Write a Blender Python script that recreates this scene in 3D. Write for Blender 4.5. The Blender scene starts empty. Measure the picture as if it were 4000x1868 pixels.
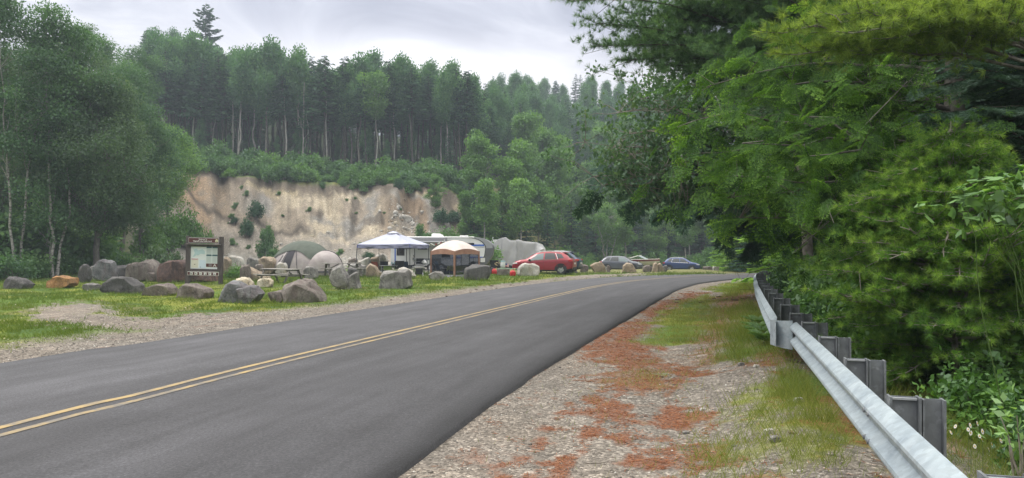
import bpy, bmesh, math, random
import numpy as np
from mathutils import Vector, Matrix, Euler, noise

R = math.radians
C = bpy.context.scene.collection
# ------------------------------------------------------------------ camera
F, HZ, CX, CH = 2900.0, 985.0, 2000.0, 1.6      # focal length / horizon / axis of the photograph, eye height
cam_d = bpy.data.cameras.new("camera")
cam_d.sensor_width = 36.0
cam_d.lens = 36.0 * F / 4000.0
cam_d.shift_y = (HZ - 934.0) / 4000.0
cam_d.clip_start = 0.05
cam_d.clip_end = 3000
cam = bpy.data.objects.new("camera", cam_d)
cam.location = (0, 0, CH)
cam.rotation_euler = (R(90), 0, 0)
C.objects.link(cam)
bpy.context.scene.camera = cam
# ------------------------------------------------------------------ world: overcast sky
SUN_EL, SUN_AZ = R(54), R(-80)                   # azimuth from +Y towards +X
sc = bpy.context.scene
sc.view_settings.view_transform = 'Standard'
sc.view_settings.look = 'None'
sc.view_settings.exposure = 0.62
sc.view_settings.gamma = 1.0
w = bpy.data.worlds.new("World"); sc.world = w
w.use_nodes = True
nt = w.node_tree; nt.nodes.clear()
def N(t, kind, **kw):
    n = t.nodes.new(kind)
    for k, v in kw.items():
        if k.startswith('i_'):
            key = k[2:]
            n.inputs[int(key) if key.isdigit() else key].default_value = v
        else:
            setattr(n, k, v)
    return n
def Lk(t, a, b): t.links.new(a, b)
def mathn(t, op, a, b=None, c=None, clamp=False):
    n = t.nodes.new('ShaderNodeMath'); n.operation = op; n.use_clamp = clamp
    for i, x in enumerate((a, b, c)):
        if x is None: continue
        if isinstance(x, (int, float)): n.inputs[i].default_value = x
        else: t.links.new(x, n.inputs[i])
    return n.outputs[0]
def mixc(t, fac, a, b, mode='MIX'):
    n = t.nodes.new('ShaderNodeMix'); n.data_type = 'RGBA'; n.blend_type = mode
    for s, x in ((n.inputs[0], fac), (n.inputs[6], a), (n.inputs[7], b)):
        if isinstance(x, (int, float)): s.default_value = x
        elif isinstance(x, (tuple, list)): s.default_value = (*x[:3], 1)
        else: t.links.new(x, s)
    return n.outputs[2]
def ramp(t, fac, stops, interp='LINEAR'):
    n = t.nodes.new('ShaderNodeValToRGB'); n.color_ramp.interpolation = interp
    e = n.color_ramp.elements
    while len(e) < len(stops): e.new(0.5)
    for el, (p, c) in zip(e, stops):
        el.position = p
        el.color = (c, c, c, 1) if isinstance(c, (int, float)) else (*c[:3], 1)
    t.links.new(fac, n.inputs[0])
    return n.outputs[0]

sky = N(nt, 'ShaderNodeTexSky', sky_type='NISHITA', sun_disc=False, sun_elevation=SUN_EL, sun_rotation=SUN_AZ)
sky.dust_density = 3.0
bg1 = N(nt, 'ShaderNodeBackground', i_Strength=0.08)
Lk(nt, sky.outputs[0], bg1.inputs[0])
tc = N(nt, 'ShaderNodeTexCoord')
sep = N(nt, 'ShaderNodeSeparateXYZ'); Lk(nt, tc.outputs['Generated'], sep.inputs[0])
zz = mathn(nt, 'MAXIMUM', sep.outputs[2], 0.0)
den = mathn(nt, 'ADD', zz, 0.16)
cx = mathn(nt, 'DIVIDE', sep.outputs[0], den); cy = mathn(nt, 'DIVIDE', sep.outputs[1], den)
comb = N(nt, 'ShaderNodeCombineXYZ'); Lk(nt, cx, comb.inputs[0]); Lk(nt, cy, comb.inputs[1])
nz = N(nt, 'ShaderNodeTexNoise', i_Scale=1.25, i_Detail=7.0, i_Roughness=0.55, i_Distortion=1.0)
mp = N(nt, 'ShaderNodeMapping'); mp.inputs['Location'].default_value = (3.1, 1.4, 0.0)
mp.inputs['Rotation'].default_value = (0, 0, R(-25)); mp.inputs['Scale'].default_value = (1.1, 1.1, 1)
Lk(nt, comb.outputs[0], mp.inputs[0]); Lk(nt, mp.outputs[0], nz.inputs[0])
ccol = ramp(nt, nz.outputs[0], [(0.36, (0.30, 0.315, 0.41)), (0.46, (0.42, 0.435, 0.53)), (0.54, (0.58, 0.59, 0.67)), (0.64, (0.82, 0.82, 0.88))])
# thin bright break low over the ridge ahead, where the sun stands behind the cloud
dx = mathn(nt, 'SUBTRACT', sep.outputs[0], -0.13); dz = mathn(nt, 'SUBTRACT', sep.outputs[2], 0.225)
q = mathn(nt, 'ADD', mathn(nt, 'POWER', mathn(nt, 'DIVIDE', dx, 0.30), 2.0), mathn(nt, 'POWER', mathn(nt, 'DIVIDE', dz, 0.05), 2.0))
glow = mathn(nt, 'EXPONENT', mathn(nt, 'MULTIPLY', q, -1.0))
front = mathn(nt, 'GREATER_THAN', sep.outputs[1], 0.0)
glow = mathn(nt, 'MULTIPLY', glow, front)
ccol = mixc(nt, mathn(nt, 'MULTIPLY', glow, 0.7), ccol, (1.5, 1.47, 1.5))
ccol = mixc(nt, ramp(nt, zz, [(.28, 0.0), (.6, 1.0)]), ccol, (0.68, 0.66, 0.62))
# overcast sky: zenith about three times as bright as the horizon
lum = mathn(nt, 'MULTIPLY_ADD', mathn(nt, 'POWER', zz, 1.3), 3.5, 0.21)
bg2 = N(nt, 'ShaderNodeBackground'); Lk(nt, ccol, bg2.inputs[0]); Lk(nt, lum, bg2.inputs[1])
ms = N(nt, 'ShaderNodeMixShader', i_0=0.96)
Lk(nt, bg1.outputs[0], ms.inputs[1]); Lk(nt, bg2.outputs[0], ms.inputs[2])
wo = N(nt, 'ShaderNodeOutputWorld'); Lk(nt, ms.outputs[0], wo.inputs[0])
w.cycles.sampling_method = 'AUTOMATIC'
# ------------------------------------------------------------------ sun (veiled by cloud)
sd = bpy.data.lights.new("sun", 'SUN'); sd.energy = 1.5; sd.angle = R(22); sd.color = (1.0, 0.95, 0.88)
so = bpy.data.objects.new("sun", sd); C.objects.link(so)
sv = Vector((math.sin(SUN_AZ) * math.cos(SUN_EL), math.cos(SUN_AZ) * math.cos(SUN_EL), math.sin(SUN_EL)))
so.rotation_euler = sv.to_track_quat('Z', 'Y').to_euler()
so.location = sv * 100
sc.cycles.max_bounces = 8
sc.cycles.diffuse_bounces = 3
sc.cycles.glossy_bounces = 2
sc.cycles.transmission_bounces = 4
sc.cycles.transparent_max_bounces = 12
sc.cycles.volume_bounces = 0
sc.cycles.use_denoising = True
sc.cycles.use_adaptive_sampling = True

# ------------------------------------------------------------------ helpers
def tag(o, label=None, cat=None, group=None, kind=None):
    if label: o['label'] = label
    if cat: o['category'] = cat
    if group: o['group'] = group
    if kind: o['kind'] = kind
    return o
def thing(name, label, cat, loc=(0, 0, 0), rz=0.0, group=None):
    o = bpy.data.objects.new(name, None); C.objects.link(o)
    o.empty_display_size = 0.3
    o.location = loc; o.rotation_euler = (0, 0, rz)
    return tag(o, label, cat, group)
def addobj(name, data, parent=None, loc=None):
    o = bpy.data.objects.new(name, data); C.objects.link(o)
    if parent is not None: o.parent = parent
    if loc is not None: o.location = loc
    return o
def kids(o): return list(o.children)
def copy_tree(root, loc, rz=0.0, s=1.0, label=None, group=None, cat=None):
    r = root.copy(); C.objects.link(r); r.location = loc; r.rotation_euler = (0, 0, rz)
    r.scale = (s, s, s) if not isinstance(s, (tuple, list)) else s
    if label: r['label'] = label
    if group: r['group'] = group
    if cat: r['category'] = cat
    for ch in kids(root):
        c = ch.copy(); C.objects.link(c); c.parent = r
        for g in kids(ch):
            d = g.copy(); C.objects.link(d); d.parent = c
    return r
def np_mesh(name, V, Fq, mats=(), v=None, col=None, smooth=False, attrs=None):
    """mesh from numpy arrays; Fq is (M,3) or (M,4); v is a per-face float attribute; col a per-vertex RGB"""
    V = np.asarray(V, np.float32); Fq = np.asarray(Fq, np.int32)
    me = bpy.data.meshes.new(name)
    n, k = Fq.shape
    me.vertices.add(len(V)); me.vertices.foreach_set('co', V.ravel())
    me.loops.add(n * k); me.loops.foreach_set('vertex_index', Fq.ravel())
    me.polygons.add(n); me.polygons.foreach_set('loop_start', np.arange(0, n * k, k, dtype=np.int32))
    me.polygons.foreach_set('loop_total', np.full(n, k, np.int32))
    if smooth: me.polygons.foreach_set('use_smooth', np.ones(n, bool))
    for m in mats: me.materials.append(m)
    if v is not None:
        a = me.attributes.new('v', 'FLOAT', 'FACE'); a.data.foreach_set('value', np.asarray(v, np.float32))
    if col is not None:
        a = me.attributes.new('col', 'FLOAT_COLOR', 'POINT')
        c4 = np.ones((len(V), 4), np.float32); c4[:, :3] = col
        a.data.foreach_set('color', c4.ravel())
    for k2, arr in (attrs or {}).items():
        a = me.attributes.new(k2, 'FLOAT', 'POINT'); a.data.foreach_set('value', np.asarray(arr, np.float32))
    me.update(); me.validate(clean_customdata=False)
    return me

class MB:
    """collects simple shapes into ONE mesh"""
    def __init__(s): s.v = []; s.f = []; s.m = []
    def add(s, vs, fs, mi=0, M=None):
        b = len(s.v)
        for p in vs:
            p = Vector(p)
            s.v.append(M @ p if M is not None else p)
        for f in fs: s.f.append([b + i for i in f]); s.m.append(mi)
        return s
    def box(s, c, size, rot=None, mi=0, M=None):
        x, y, z = (d / 2 for d in size)
        vs = [Vector((a, b, e)) for a in (-x, x) for b in (-y, y) for e in (-z, z)]
        if rot is not None:
            rm = Euler(rot).to_matrix(); vs = [rm @ p for p in vs]
        c = Vector(c)
        return s.add([p + c for p in vs], [(0, 1, 3, 2), (4, 6, 7, 5), (0, 4, 5, 1), (2, 3, 7, 6), (0, 2, 6, 4), (1, 5, 7, 3)], mi, M)
    def bar(s, a, b, w, h=None, mi=0, up=(0, 0, 1)):
        a, b = Vector(a), Vector(b); h = h or w
        d = (b - a).normalized(); u = Vector(up)
        if abs(d.dot(u)) > 0.98: u = Vector((0, 1, 0))
        r = d.cross(u).normalized() * (w / 2); u = r.cross(d).normalized() * (h / 2)
        vs = [a - r - u, a + r - u, a + r + u, a - r + u, b - r - u, b + r - u, b + r + u, b - r + u]
        return s.add(vs, [(0, 3, 2, 1), (4, 5, 6, 7), (0, 1, 5, 4), (1, 2, 6, 5), (2, 3, 7, 6), (3, 0, 4, 7)], mi)
    def tube(s, pts, rad, n=6, mi=0, cap=True):
        pts = [Vector(p) for p in pts]
        if isinstance(rad, (int, float)): rad = [rad] * len(pts)
        vs = []; fs = []
        for i, p in enumerate(pts):
            d = (pts[min(i + 1, len(pts) - 1)] - pts[max(i - 1, 0)])
            d = d.normalized() if d.length > 1e-9 else Vector((0, 0, 1))
            u = Vector((0, 0, 1)) if abs(d.z) < 0.9 else Vector((1, 0, 0))
            a = d.cross(u).normalized(); b = a.cross(d)
            for k in range(n):
                t = 2 * math.pi * k / n
                vs.append(p + (a * math.cos(t) + b * math.sin(t)) * rad[i])
        for i in range(len(pts) - 1):
            for k in range(n):
                k2 = (k + 1) % n
                fs.append((i * n + k, i * n + k2, (i + 1) * n + k2, (i + 1) * n + k))
        if cap:
            fs.append(tuple(range(n))[::-1]); fs.append(tuple(range((len(pts) - 1) * n, len(pts) * n)))
        return s.add(vs, fs, mi)
    def cyl(s, c, axis, r, h, n=20, mi=0, r2=None):
        c = Vector(c); ax = Vector(axis).normalized()
        return s.tube([c - ax * h / 2, c + ax * h / 2], [r, r if r2 is None else r2], n, mi)
    def lathe(s, prof, c=(0, 0, 0), n=20, mi=0, axis='Z'):
        vs = []; fs = []
        for r, z in prof:
            for k in range(n):
                t = 2 * math.pi * k / n
                p = (r * math.cos(t), r * math.sin(t), z)
                if axis == 'Y': p = (p[0], p[2], p[1])
                vs.append(Vector(p) + Vector(c))
        for i in range(len(prof) - 1):
            for k in range(n):
                k2 = (k + 1) % n
                fs.append((i * n + k, i * n + k2, (i + 1) * n + k2, (i + 1) * n + k))
        fs.append(tuple(range(n))[::-1]); fs.append(tuple(range((len(prof) - 1) * n, len(prof) * n)))
        return s.add(vs, fs, mi)
    def prism(s, poly, o, u, v, t, mi=0):
        """2-D polygon in the frame (o,u,v), thickness t along u x v (centred)"""
        o, u, v = Vector(o), Vector(u), Vector(v); nrm = u.cross(v).normalized() * (t / 2)
        n = len(poly)
        vs = [o + u * a + v * b + nrm for a, b in poly] + [o + u * a + v * b - nrm for a, b in poly]
        fs = [tuple(range(n)), tuple(range(2 * n - 1, n - 1, -1))]
        fs += [(i, n + i, n + (i + 1) % n, (i + 1) % n) for i in range(n)]
        return s.add(vs, fs, mi)
    def grid(s, rows, mi=0, close=False):
        b = []; n = len(rows[0])
        for r in rows: b += r
        fs = []
        for i in range(len(rows) - 1):
            for k in range(n - (0 if close else 1)):
                k2 = (k + 1) % n
                fs.append((i * n + k, i * n + k2, (i + 1) * n + k2, (i + 1) * n + k))
        return s.add(b, fs, mi)
    def mesh(s, name, mats, smooth=False, auto=None):
        me = bpy.data.meshes.new(name)
        me.from_pydata([tuple(p) for p in s.v], [], s.f)
        if not isinstance(mats, (list, tuple)): mats = [mats]
        for m in mats: me.materials.append(m)
        if len(mats) > 1: me.polygons.foreach_set('material_index', s.m)
        bm = bmesh.new(); bm.from_mesh(me)
        bmesh.ops.recalc_face_normals(bm, faces=bm.faces)
        bm.to_mesh(me); bm.free()
        if smooth:
            me.polygons.foreach_set('use_smooth', [True] * len(me.polygons))
            if auto: me.set_sharp_from_angle(angle=R(auto))
        me.update()
        return me
    def build(s, name, mats, parent=None, smooth=False, auto=None, bevel=0.0, loc=None):
        me = s.mesh(name, mats, smooth, auto)
        if bevel:
            bm = bmesh.new(); bm.from_mesh(me)
            es = [e for e in bm.edges if len(e.link_faces) == 2 and e.calc_face_angle(0) > R(35)]
            bmesh.ops.bevel(bm, geom=es, offset=bevel, segments=1, affect='EDGES', clamp_overlap=True)
            bm.to_mesh(me); bm.free()
        return addobj(name, me, parent, loc)

# ---- numpy value noise
_rt = np.random.RandomState(7).rand(256, 256).astype(np.float32)
def vn(x, y, seed=0):
    x = np.asarray(x, np.float64) + seed * 17.31; y = np.asarray(y, np.float64) + seed * 9.77
    xi = np.floor(x).astype(int); yi = np.floor(y).astype(int)
    fx = x - xi; fy = y - yi
    fx = fx * fx * (3 - 2 * fx); fy = fy * fy * (3 - 2 * fy)
    a = _rt[xi & 255, yi & 255]; b = _rt[(xi + 1) & 255, yi & 255]
    c = _rt[xi & 255, (yi + 1) & 255]; d = _rt[(xi + 1) & 255, (yi + 1) & 255]
    return (a * (1 - fx) + b * fx) * (1 - fy) + (c * (1 - fx) + d * fx) * fy
def fbm(x, y, seed=0, o=4):
    t = 0; amp = 0.5; s = 0
    for i in range(o):
        t = t + amp * vn(x * 2 ** i, y * 2 ** i, seed + i); s += amp; amp *= 0.5
    return t / s
def sstep(a, b, x):
    t = np.clip((np.asarray(x, float) - a) / (b - a), 0, 1)
    return t * t * (3 - 2 * t)

# ---- materials
def new_mat(name):
    m = bpy.data.materials.new(name); m.use_nodes = True
    t = m.node_tree; t.nodes.clear()
    out = N(t, 'ShaderNodeOutputMaterial')
    return m, t, out
def pm(name, c1, c2=None, scale=6.0, rough=0.7, bump=0.0, bscale=None, metal=0.0, spec=0.4, detail=6.0, stretch=None, coat=0.0, alpha=1.0, obj=True, ndist=0.0, lo=0.35, hi=0.65):
    m, t, out = new_mat(name)
    p = N(t, 'ShaderNodeBsdfPrincipled', i_Roughness=rough, i_Metallic=metal)
    p.inputs['Specular IOR Level'].default_value = spec
    p.inputs['Coat Weight'].default_value = coat
    p.inputs['Alpha'].default_value = alpha
    p.inputs['Base Color'].default_value = (*c1, 1)
    if c2 is not None or bump:
        tcn = N(t, 'ShaderNodeTexCoord')
        mpn = N(t, 'ShaderNodeMapping')
        if stretch: mpn.inputs['Scale'].default_value = stretch
        Lk(t, tcn.outputs['Object'], mpn.inputs[0])
        if c2 is not None:
            nz = N(t, 'ShaderNodeTexNoise', i_Scale=scale, i_Detail=detail, i_Distortion=ndist); Lk(t, mpn.outputs[0], nz.inputs[0])
            Lk(t, ramp(t, nz.outputs[0], [(lo, c1), (hi, c2)]), p.inputs['Base Color'])
        if bump:
            n2 = N(t, 'ShaderNodeTexNoise', i_Scale=bscale or scale * 3, i_Detail=5.0); Lk(t, mpn.outputs[0], n2.inputs[0])
            b = N(t, 'ShaderNodeBump', i_Strength=bump, i_Distance=0.05); Lk(t, n2.outputs[0], b.inputs['Height'])
            Lk(t, b.outputs[0], p.inputs['Normal'])
    Lk(t, p.outputs[0], out.inputs[0])
    return m
def leafmat(name, dark, mid, light, trans=0.32, rough=0.55, gloss=0.06, k=1.3):
    dark, mid, light = (tuple(min(.8, q * k) for q in c) for c in (dark, mid, light))
    m, t, out = new_mat(name)
    a = N(t, 'ShaderNodeAttribute', attribute_name='v')
    oi = N(t, 'ShaderNodeObjectInfo')
    f = mathn(t, 'ADD', a.outputs['Fac'], mathn(t, 'MULTIPLY_ADD', oi.outputs['Random'], 0.30, -0.15))
    c = ramp(t, f, [(0.05, dark), (0.5, mid), (0.95, light)])
    d = N(t, 'ShaderNodeBsdfDiffuse', i_Roughness=0.5); Lk(t, c, d.inputs[0])
    tr = N(t, 'ShaderNodeBsdfTranslucent'); Lk(t, mixc(t, 1.0, c, (1.25, 1.3, 0.6), 'MULTIPLY'), tr.inputs[0])
    g = N(t, 'ShaderNodeBsdfGlossy', i_Roughness=rough); g.inputs[0].default_value = (0.6, 0.65, 0.7, 1)
    m1 = N(t, 'ShaderNodeMixShader', i_0=trans); Lk(t, d.outputs[0], m1.inputs[1]); Lk(t, tr.outputs[0], m1.inputs[2])
    m2 = N(t, 'ShaderNodeMixShader', i_0=gloss); Lk(t, m1.outputs[0], m2.inputs[1]); Lk(t, g.outputs[0], m2.inputs[2])
    Lk(t, m2.outputs[0], out.inputs[0])
    return m
# ------------------------------------------------------------------ terrain height
EDGE = np.array([(-7.4, -20), (-4.9, -10), (-2.25, 0), (-1.62, 2.5), (-0.95, 5.0), (-0.5, 6.87), (0.22, 9.6), (1.95, 15.3), (3.7, 21.0), (5.45, 26.7), (7.7, 33.5), (10.6, 40), (15.1, 46.2), (23, 51), (40, 55.5), (70, 59), (120, 61)], float)
RAIL = np.array([(-.14, -4), (.98, 0.0), (1.76, 2.8), (2.26, 4.6), (2.88, 6.8), (3.62, 9.45), (5.32, 15.4), (7.27, 22), (9.9, 30), (12.2, 35.5), (15.2, 40.2), (20, 44.6), (28, 48.3), (40, 51.3)], float)
def spline(P, n):
    """Catmull-Rom through the control points, resampled evenly"""
    out = []
    Q = np.vstack([2 * P[0] - P[1], P, 2 * P[-1] - P[-2]])
    for i in range(1, len(Q) - 2):
        for t in np.linspace(0, 1, 24, endpoint=False):
            a, b, c, d = Q[i - 1], Q[i], Q[i + 1], Q[i + 2]
            out.append(0.5 * (2 * b + (c - a) * t + (2 * a - 5 * b + 4 * c - d) * t * t + (3 * b - a - 3 * c + d) * t ** 3))
    out.append(P[-1]); out = np.array(out)
    s = np.r_[0, np.cumsum(np.hypot(*np.diff(out, axis=0).T))]
    u = np.linspace(0, s[-1], n)
    return np.c_[np.interp(u, s, out[:, 0]), np.interp(u, s, out[:, 1])], u
EDGES, EDGEU = spline(EDGE, 420)
RAILS, RAILU = spline(RAIL, 400)
ROADW = 7.45
COLS = [-900, 0, 350, 500, 650, 800, 1000, 1200, 1500, 1720, 1850, 1960, 2300, 2700, 3000, 3400, 5000]
DK = np.array([0, 42, 52, 58, 64, 70, 76, 80, 82, 84.5, 90, 98, 110, 125, 150, 200, 320], float)
PROF = {
    -900: [0, .2, 1.0, 1.6, 2.2, 3.0, 4, 5, 5.5, 6, 7.5, 10, 14, 19, 28, 42, 60],
    0:    [0, .1, .8, 1.5, 2.2, 3.0, 4.5, 6, 6.7, 7.5, 9.5, 13, 17, 22, 31, 46, 62],
    350:  [0, .1, .6, 1.3, 2.3, 3.6, 5.6, 7.6, 8.8, 10.4, 12, 14.4, 18, 23, 32, 47, 62],
    500:  [0, 0, .35, 1.1, 2.0, 4.6, 7.6, 9.6, 10.9, 12.3, 13.4, 15.2, 19, 24, 33, 48, 62],
    650:  [0, 0, .1, .6, 1.5, 3.3, 6.6, 9.0, 10.3, 11.5, 12.6, 14.8, 18.5, 23, 32, 46, 60],
    800:  [0, 0, 0, .3, .9, 1.7, 4.8, 7.6, 9.0, 10.75, 12.0, 14.2, 17.5, 22, 30, 43, 57],
    1000: [0, 0, 0, .3, .9, 1.5, 4.1, 6.7, 8.1, 9.95, 11.3, 13.6, 16.5, 20.5, 27.5, 39, 52],
    1200: [0, 0, 0, .3, .8, 1.4, 3.7, 6.3, 7.7, 9.35, 10.8, 13.2, 15.8, 19, 25.5, 36, 49],
    1500: [0, 0, 0, .2, .6, 1.2, 3.6, 6.2, 7.5, 9.25, 10.6, 12.8, 15, 18, 23.5, 33, 45],
    1720: [0, 0, 0, 0, .2, .7, 3.5, 6.4, 7.6, 9.1, 10.3, 12.2, 14.3, 17, 22, 30, 42],
    1850: [0, 0, 0, -.02, 0, .3, 1.6, 4.0, 5.4, 7.4, 9.2, 11.6, 14.4, 18, 24, 34, 46],
    1960: [0, 0, 0, -.02, -.06, -.1, -.1, .2, .6, 1.4, 4.0, 8.2, 12, 16.6, 24, 36, 48],
    2300: [0, 0, 0, -.02, -.06, -.12, -.22, -.3, -.35, -.42, -.58, -.85, 0, 7.0, 19, 38, 52],
    2700: [0, 0, 0, -.02, -.06, -.12, -.22, -.3, -.35, -.42, -.6, -.86, -.6, 5, 16, 35, 50],
    3000: [0, 0, 0, -.02, -.06, -.12, -.22, -.3, -.3, -.35, -.4, -.3, .4, 2.6, 7, 17, 28],
    3400: [0, 0, -.02, -.05, -.1, -.1, 0, .2, .3, .5, .8, 1.4, 2.4, 4, 7, 14, 24],
    5000: [0, 0, 0, 0, 0, .2, .4, .6, .8, 1, 1.4, 2, 3, 4, 7, 13, 22],
}
_tab = np.array([PROF[c] for c in COLS], float)
def Hraw(x, y):
    x = np.asarray(x, float); y = np.asarray(y, float)
    yy = np.maximum(y, 0.25 * np.abs(x) + 2.0)
    px = np.clip(CX + F * x / yy, COLS[0], COLS[-1])
    d = np.where(y > 0, np.hypot(yy, np.maximum(0, np.abs(x) - 0.75 * yy)), 0)
    ci = np.clip(np.searchsorted(COLS, px) - 1, 0, len(COLS) - 2)
    ca = np.array(COLS, float)
    d = d + sstep(72, 80, d) * (1 - sstep(88, 95, d)) * (fbm(px / 62.0, px * 0, 23, 4) - .5) * 6.0 * sstep(450, 600, px) * (1 - sstep(1850, 1950, px))
    f = (px - ca[ci]) / (ca[ci + 1] - ca[ci]); f = f * f * (3 - 2 * f)
    di = np.clip(np.searchsorted(DK, d) - 1, 0, len(DK) - 2)
    g = np.clip((d - DK[di]) / (DK[di + 1] - DK[di]), 0, 1.3)
    z = (_tab[ci, di] * (1 - f) + _tab[ci + 1, di] * f) * (1 - g) + (_tab[ci, di + 1] * (1 - f) + _tab[ci + 1, di + 1] * f) * g
    back = sstep(-5, -40, y) * 6
    return z + back, px, d
def Hnp(x, y, detail=True):
    z, px, d = Hraw(x, y)
    x = np.asarray(x, float); y = np.asarray(y, float)
    yc = np.clip(y, -20, 60)
    ex = np.interp(yc, EDGE[:, 1], EDGE[:, 0]); rx = np.interp(np.clip(y, -4, 51), RAIL[:, 1], RAIL[:, 0])
    lat = (x - rx) * 0.94
    z = z - 0.05
    near = 1 - sstep(46, 56, y)
    amp = np.interp(y, [0, 4, 8, 14, 30], [0.33, 0.33, 0.24, 0.14, 0.10])
    berm = amp * np.exp(-((lat + 0.15) / 0.85) ** 2)
    drop = -1.9 * sstep(0.8, 7.0, lat) * (1 - sstep(20, 60, lat))
    z = z + near * np.where(x > ex, berm + drop, 0)
    # flush under the road
    onroad = sstep(-0.1, -0.5, x - ex) * sstep(-ROADW * 1.35 - 0.2, -ROADW * 1.15, x - ex)
    if detail:
        n1 = fbm(x * 0.5, y * 0.5, 3) - 0.5
        n2 = fbm(x * 2.2, y * 2.2, 5) - 0.5
        far = sstep(56, 66, d)
        flat = 1 - 0.8 * sstep(1.2, 0.0, np.abs(x - ex)) * (y < 46)
        roadm = (x < ex + 0.05) & (x > ex - 1.5 * ROADW) & (y < 47)
        z = z + np.where(roadm, 0, (n1 * 0.16 * (1 - far) * sstep(0.4, 2.5, np.abs(x - ex)) + n2 * 0.05 * flat * (1 - far)))
        face = bankmask(px, d)
        rid = fbm(px / 105.0, d * 0.09, 11, 4) - 0.5           # gullies that run down the face
        rid2 = fbm(px / 18.0, d * 0.35, 15, 4) - 0.5
        z = z + face * (rid * 3.0 + rid2 * 0.8) * (1 - 0.6 * sstep(82, 84.6, d))
        z = z + (1 - face) * far * (fbm(x * 0.12, y * 0.12, 21) - 0.5) * 0.8
    return z
def bankmask(px, d):
    a = sstep(430, 560, px) * (1 - sstep(1790, 1905, px))
    return a * sstep(61, 66, d) * (1 - sstep(84.2, 85.2, d + 0))
def H(x, y): return float(Hnp(np.array([x]), np.array([y]))[0])
def pt(px, py, d): return Vector(((px - CX) / F * d, d, CH - (py - HZ) / F * d))
def gpos(px, d, dz=0.0):
    x = (px - CX) / F * d
    return Vector((x, d, H(x, d) + dz))
def dground(py): return (CH + 0.04) * F / (py - HZ)          # distance of a flat ground point seen at row py

# ------------------------------------------------------------------ polar terrain sheet
def inpoly(px, py, poly):
    """signed distance to a polygon (positive inside)"""
    P = np.array(poly, float); n = len(P)
    ins = np.zeros(px.shape, bool); dmin = np.full(px.shape, 1e9)
    for i in range(n):
        x1, y1 = P[i]; x2, y2 = P[(i + 1) % n]
        c = ((y1 > py) != (y2 > py)) & (px < (x2 - x1) * (py - y1) / (y2 - y1 + 1e-12) + x1)
        ins ^= c
        t = np.clip(((px - x1) * (x2 - x1) + (py - y1) * (y2 - y1)) / ((x2 - x1) ** 2 + (y2 - y1) ** 2 + 1e-12), 0, 1)
        dmin = np.minimum(dmin, np.hypot(px - x1 - t * (x2 - x1), (py - y1 - t * (y2 - y1))))
    return np.where(ins, dmin, -dmin)
def flat(pts):            # outline read off the photograph -> flat ground metres
    return [((a - CX) / F * dground(b), dground(b)) for a, b in pts]
GRASS_R = [flat(p) for p in (
    [(2490, 1330), (2570, 1230), (2640, 1180), (2760, 1150), (2810, 1180), (2800, 1270), (2740, 1335), (2640, 1345)],
    [(2790, 1440), (2810, 1310), (2860, 1220), (2925, 1190), (3010, 1270), (3120, 1350), (3110, 1430), (2960, 1470)],
    [(2960, 1640), (3020, 1540), (3130, 1480), (3240, 1560), (3360, 1690), (3560, 1868), (3240, 1868), (3080, 1730)],
    [(2760, 1125), (2880, 1100), (2945, 1095), (2955, 1150), (2860, 1165)])]
GRASS_T = [flat(p) for p in (
    [(2900, 1868), (2840, 1760), (2980, 1680), (3120, 1760), (3300, 1868)],
    [(2420, 1480), (2520, 1420), (2600, 1460), (2500, 1530)])]
NEED = [flat(p) for p in (
    [(2320, 1345), (2430, 1270), (2560, 1190), (2700, 1138), (2780, 1145), (2660, 1190), (2580, 1260), (2500, 1330), (2560, 1400), (2640, 1430), (2560, 1470), (2500, 1450), (2450, 1550), (2400, 1600), (2420, 1640), (2470, 1720), (2400, 1730), (2250, 1660), (2340, 1600), (2400, 1500), (2390, 1430), (2310, 1400)],
    [(2560, 1660), (2640, 1590), (2760, 1640), (2720, 1710), (2620, 1720)],
    [(2600, 1430), (2700, 1440), (2800, 1490), (2720, 1510), (2620, 1480)],
    [(2130, 1868), (2160, 1800), (2240, 1780), (2220, 1868)],
    [(2300, 1470), (2500, 1430), (2640, 1500), (2560, 1560), (2420, 1530)],
    [(2520, 1700), (2640, 1690), (2800, 1868), (2500, 1868)])]
BROWN = [flat(p) for p in (
    [(2760, 1160), (2930, 1150), (2960, 1215), (2850, 1250), (2800, 1340), (2790, 1480), (2720, 1440), (2760, 1330), (2800, 1250)],
    [(2900, 1480), (3080, 1400), (3130, 1470), (2990, 1530)],
    [(3180, 1640), (3360, 1700), (3560, 1830), (3440, 1868), (3300, 1800)])]
GRAV_L = [flat(p) for p in (
    [(60, 1228), (200, 1197), (360, 1186), (470, 1203), (420, 1228), (580, 1243), (760, 1228), (1000, 1214), (1200, 1202), (1400, 1190), (1500, 1180), (1700, 1150), (1900, 1118), (2100, 1091), (2260, 1076), (2600, 1062),
     (2500, 1075), (2200, 1096), (1800, 1160), (1500, 1225), (900, 1310), (0, 1440), (-900, 1600), (-900, 1520), (0, 1362), (300, 1325), (540, 1291), (440, 1284), (260, 1276), (120, 1252)],)]
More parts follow.
